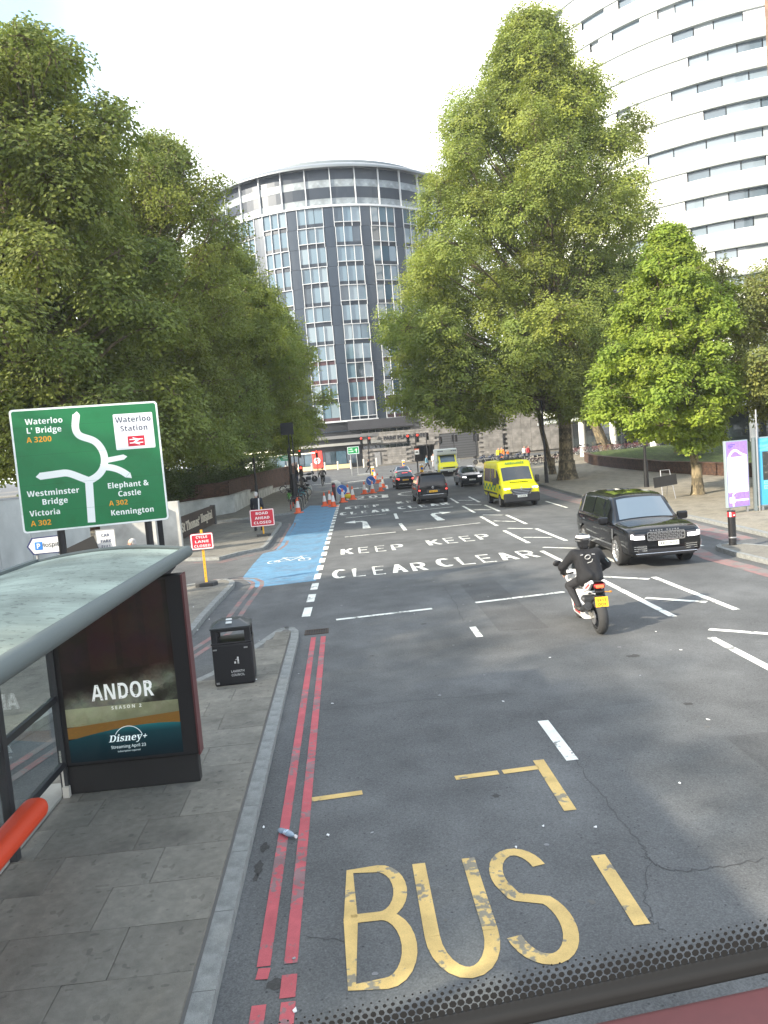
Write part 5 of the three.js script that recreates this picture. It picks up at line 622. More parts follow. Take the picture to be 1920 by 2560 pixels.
{ // advertising panels opposite
  const tex = canvasTex(360, 1000, (c, W, Hh) => { c.fillStyle = '#8a6cc0'; c.fillRect(0, 0, W, Hh); seed = 5; for (let y = 0; y < Hh; y += 22) for (let x = 0; x < W; x += 22) { c.fillStyle = `rgba(255,255,255,${rr(0, 0.10)})`; c.fillRect(x, y, 20, 20); } c.fillStyle = '#f6f7fb'; c.fillRect(8, 235, W - 20, 545); c.strokeStyle = '#f3eefc'; c.lineWidth = 34; c.lineCap = 'round'; c.beginPath(); c.moveTo(40, 225); c.quadraticCurveTo(110, 100, 190, 150); c.quadraticCurveTo(260, 210, 330, 225); c.stroke(); c.fillStyle = '#4a3a78'; c.font = 'bold 40px sans-serif'; c.fillRect(30, 40, 120, 10); c.fillRect(30, 62, 90, 10); c.fillRect(30, 84, 60, 10); c.fillStyle = '#7d9aa5'; c.fillRect(120, 460, 46, 8); c.fillRect(200, 420, 20, 6); c.fillRect(130, 530, 10, 16); c.fillStyle = '#f6f7fb'; c.fillRect(20, 850, 90, 90); c.fillRect(120, 890, W - 130, 26); c.beginPath(); c.lineWidth = 22; c.moveTo(80, 990); c.lineTo(80, 820); c.quadraticCurveTo(90, 790, 130, 780); c.stroke(); });
  const p = G(1846, 1284, H), t = thing('advertising_panel', 'upright advertising panel with white poster on purple ground', 'advertising panel', p, 0.12), h = 2.55; mesh('case', J(Rb(0.95, h, 0.16, 0.02, 0, 0.25 + h / 2, 0)), std([0.30, 0.36, 0.38], 0.5, 0.3), t); face(0.87, h - 0.08, 'poster_screen', panelMat(tex, 0.5, { emissive: lin(1, 1, 1), emissiveMap: tex, emissiveIntensity: 0.16 }), t, 0, 0.25 + h / 2, 0.084); for (const x of [-0.32, 0.38]) mesh('leg', J(Bx(0.07, 0.3, 0.07, x, 0.13, 0)), M.steel, t);
  const tb = canvasTex(640, 1000, (c, W, Hh) => { c.fillStyle = '#3d92b8'; c.fillRect(0, 0, W, Hh); seed = 9; for (let i = 0; i < 60; i++) { c.fillStyle = 'rgba(170,215,235,0.14)'; c.beginPath(); c.ellipse(rr(0, W), rr(0, 190), rr(30, 120), rr(6, 22), -0.2, 0, 7); c.fill(); } c.fillStyle = '#2c302f'; c.fillRect(60, 200, W, 430); for (let i = 0; i < 150; i++) { const q = rr(25, 150); c.fillStyle = `rgba(${q | 0},${q * 0.95 | 0},${q * 0.85 | 0},0.5)`; c.fillRect(rr(60, W), rr(200, 620), rr(8, 60), rr(4, 26)); } c.fillStyle = '#7cc0da'; c.fillRect(70, 640, 330, 50); c.fillRect(70, 705, 500, 60); c.fillStyle = '#155070'; c.font = 'bold 44px sans-serif'; c.fillText('GUIDE IN', 84, 682); c.fillText('FOR A DAY', 84, 752); c.fillStyle = '#58b2d4'; c.fillRect(210, 800, 400, 60); });
  const q = G(1905, 1284, H), t2 = thing('advertising_panel', 'blue advertising panel with a dark picture next to the purple one', 'advertising panel', V(p.x + 1.45, p.y, p.z + 0.1), -0.16); mesh('case', J(Rb(1.55, h + 0.08, 0.18, 0.02, 0.1, 0.26 + h / 2, 0)), std([0.22, 0.30, 0.33], 0.5, 0.3), t2); face(1.4, h - 0.02, 'poster_screen', panelMat(tb, 0.5, { emissive: lin(1, 1, 1), emissiveMap: tb, emissiveIntensity: 0.05 }), t2, 0.1, 0.26 + h / 2, 0.094); mesh('side_post', J(Bx(0.1, h + 0.25, 0.14, -0.76, 0.18 + h / 2, 0)), std([0.22, 0.26, 0.27], 0.4, 0.5), t2); for (const x of [-0.5, 0.6]) mesh('leg', J(Bx(0.08, 0.3, 0.08, x, 0.13, 0)), M.steel, t2); mesh('pole', J(bar([-0.66, 0, 0.14], [-0.66, 3.9, 0.14], 0.03)), M.steel, t2);
  const a = G(1668, 1250, H), t3 = thing('easel_board', 'low steel easel holding a black board on the pavement', 'board', a, 0.1); mesh('frame', J(bar([-0.28, 0, 0.1], [-0.22, 1.45, -0.1], 0.02), bar([0.4, 0, 0.1], [0.24, 1.45, -0.1], 0.02), bar([-0.22, 1.45, -0.1], [0.24, 1.45, -0.1], 0.02), bar([0.2, 0, -0.4], [0.1, 0.9, -0.05], 0.018), bar([-0.25, 0.7, 0], [0.3, 0.7, 0], 0.018)), M.steel, t3); mesh('board', J(Rb(1.2, 0.5, 0.03, 0.01, -0.06, 0.93, 0.02, 0, 0, 0.08)), M.blackmatt, t3);
}
{ // small litter on road and pavement, crushed bottle
  const p = G(719, 2090), t = thing('plastic_bottle', 'crushed clear plastic bottle lying on the red line', 'bottle', [p.x, 0.035, p.z], 0.75); const b = lathe([[0.001, -0.12], [0.034, -0.12], [0.036, -0.06], [0.03, -0.02], [0.037, 0.03], [0.034, 0.07], [0.014, 0.105], [0.013, 0.125]], 14); const q = b.attributes.position; for (let i = 0; i < q.count; i++) q.setXYZ(i, q.getX(i) * (1 + 0.2 * Math.sin(q.getY(i) * 60)), q.getY(i), q.getZ(i) * 0.62 + 0.006 * Math.sin(q.getY(i) * 90)); b.computeVertexNormals(); b.rotateX(Math.PI / 2); mesh('body', J(b), phy([0.55, 0.68, 0.78], { roughness: 0.15, transmission: 0.55, thickness: 0 }), t); mesh('label_band', lathe([[0.035, -0.03], [0.036, 0.01]], 14).scale(1, 1, 0.66).rotateX(Math.PI / 2), std([0.5, 0.6, 0.7], 0.5), t); mesh('cap', Cy(0.016, 0.016, 0.02, 0, 0, 0.13, 12, Math.PI / 2, 0, 0), M.whitepaint, t);
  seed = 4242; const gumA = std([0.2, 0.2, 0.2], 0.9); const spots = [[747, 1686], [640, 1700], [568, 1706], [573, 1707], [648, 1602], [523, 1549], [494, 1576], [484, 1518], [1036, 1535], [1375, 1645], [1702, 1626], [1770, 1800], [1100, 1740], [830, 1760], [1290, 2120], [1358, 2068], [930, 2084], [820, 2090], [1490, 2070], [1700, 1960], [735, 2400], [737, 2530], [660, 2070], [1258, 1755], [1600, 1690], [1640, 1580]];
  spots.forEach(([x, y], i) => { const onPave = x < 660 && y > 1600 || x < 530; const p = G(x, y, onPave ? H : 0); const g = ext([[-0.03, -0.012], [0.01, -0.02], [0.03, 0.006], [0.0, 0.02]].map(v => v.map(k => k * rr(0.4, 1.1))), 0.006).rotateX(-Math.PI / 2); const m = mesh('paper_scrap', J(g), i % 4 ? M.whitepaint : M.greypaint); m.position.set(p.x, p.y + 0.011, p.z); m.rotation.y = rr(0, 6); tag(m, 'tiny pale paper scrap lying on the ground', 'litter', 'paper scraps'); });
  for (let i = 0; i < 40; i++) { const z = rr(-21, -4.6), x = rr(-0.5, 7), r = rr(0.012, 0.04), n = 7, q = Array.from({ length: n }, (_, k) => [x + Math.cos(k / n * 6.28) * r * rr(0.6, 1.1), z + Math.sin(k / n * 6.28) * r * rr(0.6, 1.2)]); mesh('gum_spot', flat(q, 0.0035), i % 2 ? gumA : M.joint, road); }
}
// ---------- vehicles: a lofted shell, front towards +z ----------
function shell(stations) {   // station: [z, bottom, belt, top, half width low, half width belt, half width roof, crown]
  const S = stations, RN = 8;
  function st(s) { s = clamp(s, 0, S.length - 1); const i = Math.min(S.length - 2, s | 0), t = s - i; return S[i].map((v, k) => lerp(v, S[i + 1][k], t)); }
  function ring(a, r, side) { const [z, y0, yb, yt, ws, wb, wt, cr] = a, top = Math.max(yt, yb + 0.02), ym = lerp(y0, yb, 0.55), wm = Math.max(ws, wb) + 0.015;
    const c = Math.min(0.1, (top - yb) * 0.5), P = [[0, y0], [ws - 0.1, y0], [ws, y0 + 0.09], [wm, ym], [wb, yb], [lerp(wb, wt, 0.9) , top - c], [wt - 0.07, top - c * 0.15], [wt * 0.5, top + cr * 0.75], [0, top + cr]];
    r = clamp(r, 0, RN); const i = Math.min(RN - 1, r | 0), t = r - i; return V(side * lerp(P[i][0], P[i + 1][0], t), lerp(P[i][1], P[i + 1][1], t), z); }
  const P = (s, r, side = 1) => ring(st(s), r, side);
  const SUB = 3, NR = 32, ns = (S.length - 1) * SUB, pos = [], idx = [];
  const rv = (j) => j <= NR / 2 ? [j / (NR / 2) * RN, 1] : [(NR - j) / (NR / 2) * RN, -1];
  for (let i = 0; i <= ns; i++) for (let j = 0; j < NR; j++) { const [r, sd] = rv(j), p = P(i / SUB, r, sd); pos.push(p.x, p.y, p.z); }
  for (let i = 0; i < ns; i++) for (let j = 0; j < NR; j++) { const a = i * NR + j, b = i * NR + (j + 1) % NR, c = a + NR, d = b + NR; idx.push(a, b, d, a, d, c); }
  for (const e of [0, ns]) { const c = pos.length / 3; let my = 0; for (let j = 0; j < NR; j++) my += pos[(e * NR + j) * 3 + 1] / NR; pos.push(0, my, pos[e * NR * 3 + 2]); for (let j = 0; j < NR; j++) { const a = e * NR + j, b = e * NR + (j + 1) % NR; e ? idx.push(c, a, b) : idx.push(c, b, a); } }
  const g = new THREE.BufferGeometry(); g.setAttribute('position', new THREE.Float32BufferAttribute(pos, 3)); g.setIndex(idx); g.computeVertexNormals(); g.setAttribute('uv', new THREE.Float32BufferAttribute(new Float32Array(pos.length / 3 * 2), 2));
  function patch(s0, s1, r0, r1, side, off = 0.008, n = 8) { // piece of skin held a few mm proud: glass, trim, stripes
    const q = [], o = [], f = (a, b) => { const s = lerp(s0, s1, a), r = lerp(r0, r1, b), e = 0.01, p = P(s, r, side), du = P(s + e, r, side).sub(P(s - e, r, side)), dv = P(s, r + e, side).sub(P(s, r - e, side)), nn = du.cross(dv).normalize(); if (nn.dot(V(side * 0.6, 0.35, 0)) < 0 && Math.abs(nn.x) > 0.3 || (Math.abs(nn.x) <= 0.3 && nn.y < 0)) nn.negate(); return p.addScaledVector(nn, off); };
    for (let i = 0; i < n; i++) for (let j = 0; j < n; j++) { const a = f(i / n, j / n), b = f((i + 1) / n, j / n), c = f((i + 1) / n, (j + 1) / n), d = f(i / n, (j + 1) / n), w = b.clone().sub(a).cross(d.clone().sub(a)), out = a.clone().add(c).multiplyScalar(0.5).sub(V(0, 0.8, st((s0 + s1) / 2)[0])); (w.dot(out) > 0 ? [a, b, c, a, c, d] : [a, c, b, a, d, c]).forEach(v => q.push(v.x, v.y, v.z)); }
    const gg = new THREE.BufferGeometry(); gg.setAttribute('position', new THREE.Float32BufferAttribute(q, 3)); gg.computeVertexNormals(); const mg = mergeVertices(gg); mg.computeVertexNormals(); return J(mg);
  }
  return { g, patch, P };
}
const csg = new Evaluator(); csg.attributes = ['position', 'normal'];
function cutArches(g, axles, r, half) { let b = new Brush(g.index ? g : mergeVertices(g)); b.geometry.deleteAttribute('uv'); b.updateMatrixWorld(); for (const z of axles) for (const s of [1, -1]) { const c = new THREE.CylinderGeometry(r + 0.055, r + 0.055, 0.5, 24).rotateZ(Math.PI / 2); c.deleteAttribute('uv'); const k = new Brush(c); k.position.set(s * (half - 0.08), r, z); k.updateMatrixWorld(); b = csg.evaluate(b, k, SUBTRACTION); } const o = b.geometry; const out = new THREE.BufferGeometry(); const ix = o.index; out.setAttribute('position', new THREE.BufferAttribute(o.attributes.position.array.slice(0, o.attributes.position.count * 3), 3)); out.setAttribute('normal', new THREE.BufferAttribute(o.attributes.normal.array.slice(0, o.attributes.normal.count * 3), 3)); if (ix) out.setIndex(new THREE.BufferAttribute(ix.array.slice(0, o.drawRange.count === Infinity ? ix.count : Math.min(ix.count, o.drawRange.count)), 1)); return J(out); }
const alloy = std([0.62, 0.62, 0.62], 0.25, 0.9);
function wheel(t, x, z, r, w, rimM = alloy, spokes = 10) { const g = new THREE.Group(); g.name = 'wheel'; t.add(g); g.position.set(x, r, z); const s = Math.sign(x), R = 0.70 * r; mesh('tyre', lathe([[R, -w / 2 + 0.02], [r * 0.9, -w / 2], [r, -w / 2 + 0.035], [r, w / 2 - 0.035], [r * 0.9, w / 2], [R, w / 2 - 0.02]], 30).rotateZ(Math.PI / 2), M.rubber, g); const q = [lathe([[R - 0.03, w * 0.3], [R, w / 2 - 0.015], [R + 0.012, w / 2 - 0.005]], 30).rotateZ(-Math.PI / 2 * s), Cy(0.07, 0.06, 0.05, s * w * 0.36, 0, 0, 14, 0, 0, Math.PI / 2)]; for (let i = 0; i < spokes; i++) { const a = i / spokes * 6.283; q.push(beam([s * w * 0.36, 0, 0], [s * w * 0.33, Math.sin(a) * R, Math.cos(a) * R], 0.035, 0.03)); } mesh('rim', J(q), rimM, g); mesh('brake_disc', J(Cy(R - 0.05, R - 0.05, 0.02, s * w * 0.1, 0, 0, 20, 0, 0, Math.PI / 2)), M.darkmetal, g); }
const paint = (c, o = {}) => phy(c, { roughness: 0.5, specularIntensity: 0.25, clearcoat: 0.9, clearcoatRoughness: 0.04, ...o });
const plateTex = {};
function plate(t, str, w, h, x, y, z, yellow, ry = 0, rx = 0, two) { const key = str + yellow; plateTex[key] ??= canvasTex(416, two ? 320 : 90, (c, W, Hh) => { c.fillStyle = yellow ? '#f2b81c' : '#e4e9e2'; c.fillRect(0, 0, W, Hh); c.fillStyle = '#15130f'; c.textAlign = 'center'; c.font = `bold ${two ? 130 : 74}px sans-serif`; if (two) { c.fillText(str.split(' ')[0], W / 2, 145, 370); c.fillText(str.split(' ')[1], W / 2, 285, 370); } else c.fillText(str, W / 2, 72, 380); }); const b = mesh('number_plate', J(Rb(w, h, 0.012, 0.004)), yellow ? M.yellowpost : M.whitepaint, t); b.position.set(x, y, z); b.rotation.set(rx, ry, 0); const f = mesh('plate_face', new THREE.PlaneGeometry(w * 0.98, h * 0.95), panelMat(plateTex[key], 0.4), b); f.position.z = 0.0075; return b; }
const headOn = std([0.8, 0.8, 0.8], 0.2, 0, { emissive: lin(1, 0.97, 1), emissiveIntensity: 1.3 }), headOff = phy([0.5, 0.52, 0.54], { roughness: 0.1, clearcoat: 1 }), tailOn = std([0.4, 0.01, 0.01], 0.3, 0, { emissive: lin(1, 0.08, 0.06), emissiveIntensity: 1.1 }), tailOff = std([0.22, 0.008, 0.012], 0.25), amberL = std([0.6, 0.2, 0.02], 0.3);
function mirrorPair(t, z, y, x, m, s = 1) { for (const k of [1, -1]) { const g = mesh('door_mirror', J(Rb(0.26 * s, 0.19 * s, 0.12, 0.05, k * (x + 0.17), y, z), beam([k * x, y - 0.03, z], [k * (x + 0.1), y - 0.02, z], 0.06, 0.06)), m, t); mesh('mirror_glass', J(Bx(0.2 * s, 0.13 * s, 0.01, k * (x + 0.17), y, z - 0.063)), M.darkglass, g); } }
{ // black luxury 4x4
  const f = G(1630, 1405), hd = V(-0.035, 0, 0.999), t = thing('luxury_four_by_four', 'large black luxury four by four with lit headlamps coming towards the bus', 'car', V(f.x - hd.x * 1.5, 0, f.z - hd.z * 1.5), Math.atan2(hd.x, hd.z));
  const P = paint([0.003, 0.0033, 0.0045]), L = 2.58;
  const S = [[-L, 0.62, 1.02, 1.06, 0.72, 0.80, 0.72, 0], [-L + 0.06, 0.42, 1.08, 1.22, 0.9, 0.93, 0.76, 0.01], [-L + 0.35, 0.32, 1.13, 1.76, 0.95, 0.97, 0.76, 0.03], [-L + 0.8, 0.30, 1.13, 1.83, 0.96, 0.985, 0.77, 0.035], [-0.6, 0.30, 1.13, 1.86, 0.965, 0.99, 0.77, 0.035], [0.35, 0.30, 1.12, 1.83, 0.965, 0.985, 0.76, 0.035], [0.62, 0.30, 1.12, 1.77, 0.965, 0.985, 0.76, 0.03], [1.28, 0.30, 1.10, 1.17, 0.965, 0.975, 0.90, 0.04], [1.9, 0.32, 1.06, 1.14, 0.965, 0.97, 0.90, 0.035], [2.3, 0.34, 1.02, 1.10, 0.955, 0.96, 0.89, 0.02], [2.47, 0.36, 0.96, 1.05, 0.94, 0.945, 0.87, 0.012], [2.54, 0.38, 0.90, 0.98, 0.915, 0.92, 0.85, 0.006], [2.57, 0.42, 0.84, 0.92, 0.86, 0.88, 0.80, 0]];
  const b = shell(S), ax = [-1.58, 1.56]; mesh('body', cutArches(b.g, ax, 0.41, 0.97), P, t); for (const z of ax) for (const s of [1, -1]) { wheel(t, s * 0.865, z, 0.41, 0.28, alloy, 14); }
  mesh('wheel_well', J(Bx(1.5, 0.5, 0.9, 0, 0.5, ax[0]), Bx(1.5, 0.5, 0.9, 0, 0.5, ax[1])), M.blackmatt, t);
  const scr = phy([0.10, 0.13, 0.16], { roughness: 0.05, clearcoat: 1 });
  mesh('windscreen', J(b.patch(6.08, 6.95, 6.2, 8, 1), b.patch(6.08, 6.95, 6.2, 8, -1)), scr, t);
  for (const s of [1, -1]) { mesh('side_window', b.patch(2.35, 3.0, 4.2, 5.1, s), M.darkglass, t); mesh('side_window', b.patch(3.06, 3.98, 4.2, 5.2, s), M.darkglass, t); mesh('side_window', b.patch(4.06, 6.2, 4.2, 5.1, s), M.darkglass, t); mesh('window_trim', J(b.patch(2.3, 6.3, 4.06, 4.14, s, 0.012)), M.chrome, t); mesh('window_pillar_trim', J(b.patch(3.0, 3.06, 4.2, 5.2, s, 0.012)), std([0.3, 0.3, 0.3], 0.3, 0.5), t); mesh('sill_trim', J(b.patch(3.2, 6.9, 2.35, 2.5, s, 0.012)), M.chrome, t); mesh('wing_vent', J(b.patch(7.0, 7.12, 2.6, 3.7, s, 0.014)), std([0.35, 0.36, 0.37], 0.35, 0.7), t); for (const k of [2.55, 3.03, 4.03, 6.62]) mesh('door_seam', b.patch(k, k + (k > 6 ? 0.02 : 0.012), 2.45, 4.05, s, 0.006, 4), M.blackmatt, t); mesh('bonnet_seam', b.patch(7.05, 9.2, 5.9, 5.98, s, 0.007, 6), M.blackmatt, t); for (const k of [3.2, 4.7]) mesh('door_handle', J(b.patch(k, k + 0.2, 3.72, 3.85, s, 0.02)), M.chrome, t); }
  mesh('rear_window', J(b.patch(1.15, 1.9, 6.2, 8, 1), b.patch(1.15, 1.9, 6.2, 8, -1)), M.darkglass, t);
  mirrorPair(t, 0.95, 1.18, 0.95, P, 1.15);
  const fz = 2.53; for (const s of [1, -1]) { const h = mesh('headlight', ext([[0, 0.085], [0.37, 0.075], [0.38, -0.02], [0.26, -0.085], [0.03, -0.08]].map(([x, y]) => [s * x, y]), 0.12, 0.01).rotateY(s * 0.2).translate(s * 0.53, 0.86, fz + 0.03), std([0.05, 0.05, 0.055], 0.15), t); mesh('headlight_lamp', J(Bx(0.27, 0.085, 0.05, s * 0.70, 0.85, fz + 0.075, 0, s * 0.2, 0), Bx(0.06, 0.12, 0.05, s * 0.87, 0.88, fz + 0.03, 0, s * 0.3, 0)), headOn, h); const v = mesh('bumper_vent', J(Bx(0.36, 0.16, 0.06, s * 0.68, 0.56, fz + 0.02, 0, s * 0.2, 0)), M.blackmatt, t); for (let i = 0; i < 3; i++) mesh('vent_blade', J(Bx(0.35, 0.018, 0.04, s * 0.68, 0.505 + i * 0.052, fz + 0.05, 0, s * 0.2, 0)), M.chrome, v); }
  const gr = mesh('grille', J(Rb(0.98, 0.21, 0.06, 0.03, 0, 0.87, fz + 0.055)), M.blackmatt, t); mesh('grille_frame', J(ext(roundRect(1.0, 0.23, 0.05), 0.03, 0, [roundRect(0.95, 0.185, 0.04)]).translate(0, 0.87, fz + 0.09)), M.chrome, gr); for (let r = 0; r < 4; r++) for (let i = 0; i < 9; i++) mesh('grille_mesh', J(ext([[-0.045, 0], [-0.02, 0.016], [0.02, 0.016], [0.045, 0], [0.02, -0.016], [-0.02, -0.016]], 0.012, 0, [[[-0.03, 0], [-0.015, 0.008], [0.015, 0.008], [0.03, 0], [0.015, -0.008], [-0.015, -0.008]]]).translate(-0.4 + i * 0.1 + (r % 2 ? 0.05 : 0) - 0.02, 0.80 + r * 0.046, fz + 0.094)), M.steel, gr);
  [...'RANGE ROVER'].forEach((c, i) => { if (c !== ' ') mesh('badge_letter', text(c, 0.034, 0.008, font, 0.04).translate(-0.36 + i * 0.072, 1.012, 2.535), M.steel, t); });
  mesh('lower_bumper', J(Rb(1.5, 0.2, 0.1, 0.04, 0, 0.44, fz + 0.03)), std([0.012, 0.012, 0.014], 0.5), t); mesh('bumper_trim', J(Rb(1.62, 0.025, 0.06, 0.01, 0, 0.425, fz + 0.07)), M.chrome, t); plate(t, 'RR21 NDY', 0.54, 0.12, 0.06, 0.67, fz + 0.10, false);
  mesh('roof_glass', J(b.patch(3.2, 5.2, 6.4, 8, 1, 0.006), b.patch(3.2, 5.2, 6.4, 8, -1, 0.006)), M.darkglass, t);
  for (const s of [1, -1]) mesh('wiper', J(beam([s * 0.1 - 0.2, 1.2, 1.25], [s * 0.35 - 0.3, 1.24, 1.16], 0.02, 0.02)), M.blackmatt, t);
}
const tint = phy([0.012, 0.013, 0.014], { roughness: 0.25, specularIntensity: 0.5 }), hiYellow = paint([0.80, 0.74, 0.012], { roughness: 0.55, clearcoat: 0.4 }), ambGreen = std([0.01, 0.22, 0.08], 0.5), plastic = std([0.03, 0.031, 0.034], 0.6);
{ // yellow van ambulance
  const f = G(1296, 1264), hd = V(0.0, 0, 1), t = thing('yellow_ambulance', 'bright yellow van ambulance with green chequers and lit headlamps', 'ambulance', V(f.x - hd.x * 1.75, hg(f.z), f.z - hd.z * 1.75), Math.atan2(hd.x, hd.z));
  const S = [[-2.75, 0.5, 1.1, 2.3, 0.9, 0.94, 0.82, 0], [-2.7, 0.42, 1.2, 2.46, 0.99, 1.02, 0.91, 0.02], [0.8, 0.42, 1.2, 2.48, 1.0, 1.02, 0.92, 0.03], [1.2, 0.42, 1.2, 2.44, 1.0, 1.02, 0.91, 0.03], [1.42, 0.42, 1.2, 2.16, 1.0, 1.02, 0.89, 0.03], [2.02, 0.42, 1.2, 1.40, 1.0, 1.01, 0.92, 0.03], [2.48, 0.42, 1.1, 1.22, 0.99, 1.0, 0.91, 0.02], [2.66, 0.42, 0.98, 1.08, 0.97, 0.97, 0.90, 0.01], [2.73, 0.45, 0.84, 0.92, 0.92, 0.92, 0.84, 0]];
  const b = shell(S), ax = [-1.5, 1.75]; mesh('body', cutArches(b.g, ax, 0.36, 1.0), hiYellow, t); for (const z of ax) for (const s of [1, -1]) wheel(t, s * 0.9, z, 0.36, 0.24, std([0.2, 0.2, 0.2], 0.5, 0.4), 8); mesh('wheel_well', J(Bx(1.6, 0.5, 0.86, 0, 0.5, ax[0]), Bx(1.6, 0.5, 0.86, 0, 0.5, ax[1])), M.blackmatt, t);
  mesh('windscreen', J(b.patch(4.05, 4.97, 6.1, 8, 1), b.patch(4.05, 4.97, 6.1, 8, -1)), phy([0.025, 0.03, 0.03], { roughness: 0.05, clearcoat: 1 }), t);
  for (const s of [1, -1]) { mesh('side_window', b.patch(1.08, 1.60, 4.1, 4.75, s), tint, t); mesh('side_window', b.patch(1.64, 1.95, 4.1, 4.75, s), tint, t); mesh('door_window', b.patch(2.4, 4.5, 4.1, 4.72, s), tint, t);
    for (let i = 0; i < 14; i++) for (let r = 0; r < 2; r++) if ((i + r) % 2) mesh('chequer', b.patch(0.14 + i * 0.135, 0.275 + i * 0.135, 3.0 + r * 0.5, 3.5 + r * 0.5, s, 0.006, 2), ambGreen, t);
    for (let i = 0; i < 3; i++) mesh('chequer', b.patch(2.1 + i * 1.3, 2.75 + i * 1.3, i % 2 ? 3.0 : 3.5, i % 2 ? 3.5 : 4.0, s, 0.006, 2), ambGreen, t); mesh('side_moulding', b.patch(0.3, 3.2, 2.45, 2.75, s, 0.012), plastic, t); for (const k of [1.06, 1.62, 2.05, 4.6]) mesh('door_seam', b.patch(k, k + (k > 2 ? 0.04 : 0.008), 2.3, 4.9, s, 0.01, 4), M.blackmatt, t);
    const hl = mesh('headlight', ext([[0, -0.11], [0.28, -0.12], [0.34, 0.08], [0.1, 0.06]].map(([x, y]) => [s * x, y]), 0.14, 0.02).rotateY(s * 0.25).translate(s * 0.60, 0.99, 2.65), headOff, t); mesh('headlight_lamp', J(Bx(0.12, 0.17, 0.05, s * 0.86, 0.98, 2.665, 0, s * 0.3, 0), Bx(0.24, 0.05, 0.05, s * 0.72, 1.04, 2.70, 0, s * 0.25, 0)), headOn, hl); mesh('fog_light', J(Cy(0.045, 0.045, 0.05, s * 0.72, 0.45, 2.76, 12, Math.PI / 2, 0, 0)), headOn, t);
    mesh('door_mirror', J(Rb(0.22, 0.42, 0.14, 0.06, s * 1.2, 1.42, 1.55), beam([s * 0.98, 1.3, 1.6], [s * 1.12, 1.35, 1.57], 0.08, 0.08)), plastic, t); }
  mesh('bumper', J(Rb(1.96, 0.52, 0.24, 0.1, 0, 0.52, 2.68)), plastic, t); const g = mesh('grille', J(ext([[-0.58, 0.14], [0.58, 0.14], [0.4, -0.2], [-0.4, -0.2]], 0.08, 0.02).translate(0, 0.86, 2.73)), M.blackmatt, t); for (let i = 0; i < 4; i++) mesh('grille_bar', J(Rb(1.05 - i * 0.12, 0.025, 0.03, 0.01, 0, 0.95 - i * 0.085, 2.785)), M.chrome, g); for (const s of [1, -1]) mesh('grille_side', J(beam([s * 0.62, 0.98, 2.77], [s * 0.42, 0.68, 2.79], 0.03, 0.03)), M.chrome, g); mesh('emblem', mv(new THREE.TorusGeometry(0.07, 0.022, 6, 4).scale(0.8, 1.1, 1), 0, 1.0, 2.8), M.chrome, t);
  plate(t, 'LX70 EOB', 0.52, 0.12, 0.02, 0.6, 2.815, false);
  mesh('roof_lettering', text('AMBULANCE', 0.13, 0.01, font, 1.05).rotateX(-0.62).translate(0, 2.345, 1.355), ambGreen, t); mesh('bonnet_lettering', text('AMBULANCE', 0.10, 0.006, font, 1.0).scale(-1, 1, 1).rotateX(-1.16).translate(0, 1.335, 2.28), ambGreen, t);
  mesh('light_bar', J(Rb(1.3, 0.1, 0.3, 0.04, 0, 2.56, 0.5), Rb(0.2, 0.06, 1.4, 0.02, 0.5, 2.52, -1.2)), plastic, t); mesh('roof_vent', J(Rb(0.6, 0.08, 0.5, 0.03, -0.2, 2.53, -0.8)), M.greypaint, t);
}
{ // white box ambulance
  const f = G(1124, 1189), t = thing('white_ambulance', 'white box bodied ambulance with yellow bonnet waiting at the junction', 'ambulance', V(f.x, hg(f.z), f.z - 1.75), -0.04);
  const S = [[-0.5, 0.42, 1.2, 2.2, 1.0, 1.02, 0.9, 0], [1.0, 0.42, 1.2, 2.2, 1.0, 1.02, 0.9, 0.02], [1.9, 0.42, 1.18, 1.38, 1.0, 1.01, 0.9, 0.02], [2.45, 0.42, 1.02, 1.12, 0.98, 0.98, 0.86, 0.02], [2.68, 0.44, 0.82, 0.9, 0.93, 0.93, 0.84, 0]], b = shell(S);
  const wp = std([0.72, 0.75, 0.70], 0.4); mesh('cab', cutArches(b.g, [1.75], 0.36, 1.0), hiYellow, t); mesh('box_body', J(Rb(2.16, 2.25, 3.9, 0.08, 0, 1.72, -1.2)), wp, t); mesh('box_brow', J(Rb(2.16, 0.66, 0.9, 0.12, 0, 2.52, 0.85)), wp, t); mesh('windscreen', J(b.patch(1.08, 1.94, 6.15, 8, 1), b.patch(1.08, 1.94, 6.15, 8, -1)), phy([0.06, 0.08, 0.08], { roughness: 0.06, clearcoat: 1 }), t);
  for (const s of [1, -1]) { for (let i = 0; i < 3; i++) mesh('warning_light', J(Rb(0.13, 0.1, 0.03, 0.02, s * (0.5 + i * 0.2), 2.62, 1.31)), std([0.02, 0.03, 0.12], 0.3), t); wheel(t, s * 0.9, 1.75, 0.36, 0.22); wheel(t, s * 0.9, -2, 0.36, 0.22); mesh('headlight', J(Rb(0.28, 0.16, 0.08, 0.04, s * 0.72, 0.92, 2.58)), headOff, t); mesh('door_mirror', J(Rb(0.2, 0.38, 0.12, 0.05, s * 1.2, 1.5, 1.5), beam([s * 0.98, 1.4, 1.5], [s * 1.15, 1.42, 1.5], 0.06, 0.06)), wp, t); mesh('side_window', b.patch(0.2, 1.6, 4.1, 4.8, s), M.darkglass, t); }
  mesh('grille', J(Rb(1.3, 0.14, 0.06, 0.03, 0, 0.88, 2.68)), M.blackmatt, t); mesh('bumper', J(Rb(1.94, 0.22, 0.2, 0.06, 0, 0.66, 2.66)), wp, t); mesh('lower_bumper', J(Rb(1.9, 0.24, 0.18, 0.06, 0, 0.44, 2.65)), M.blackmatt, t); plate(t, 'LJ16 FZB', 0.52, 0.12, 0.1, 0.5, 2.765, false); mesh('wheel_well', J(Bx(1.6, 0.5, 0.8, 0, 0.5, 1.75), Bx(1.6, 0.5, 4, 0, 0.55, -1.2)), M.blackmatt, t);
}
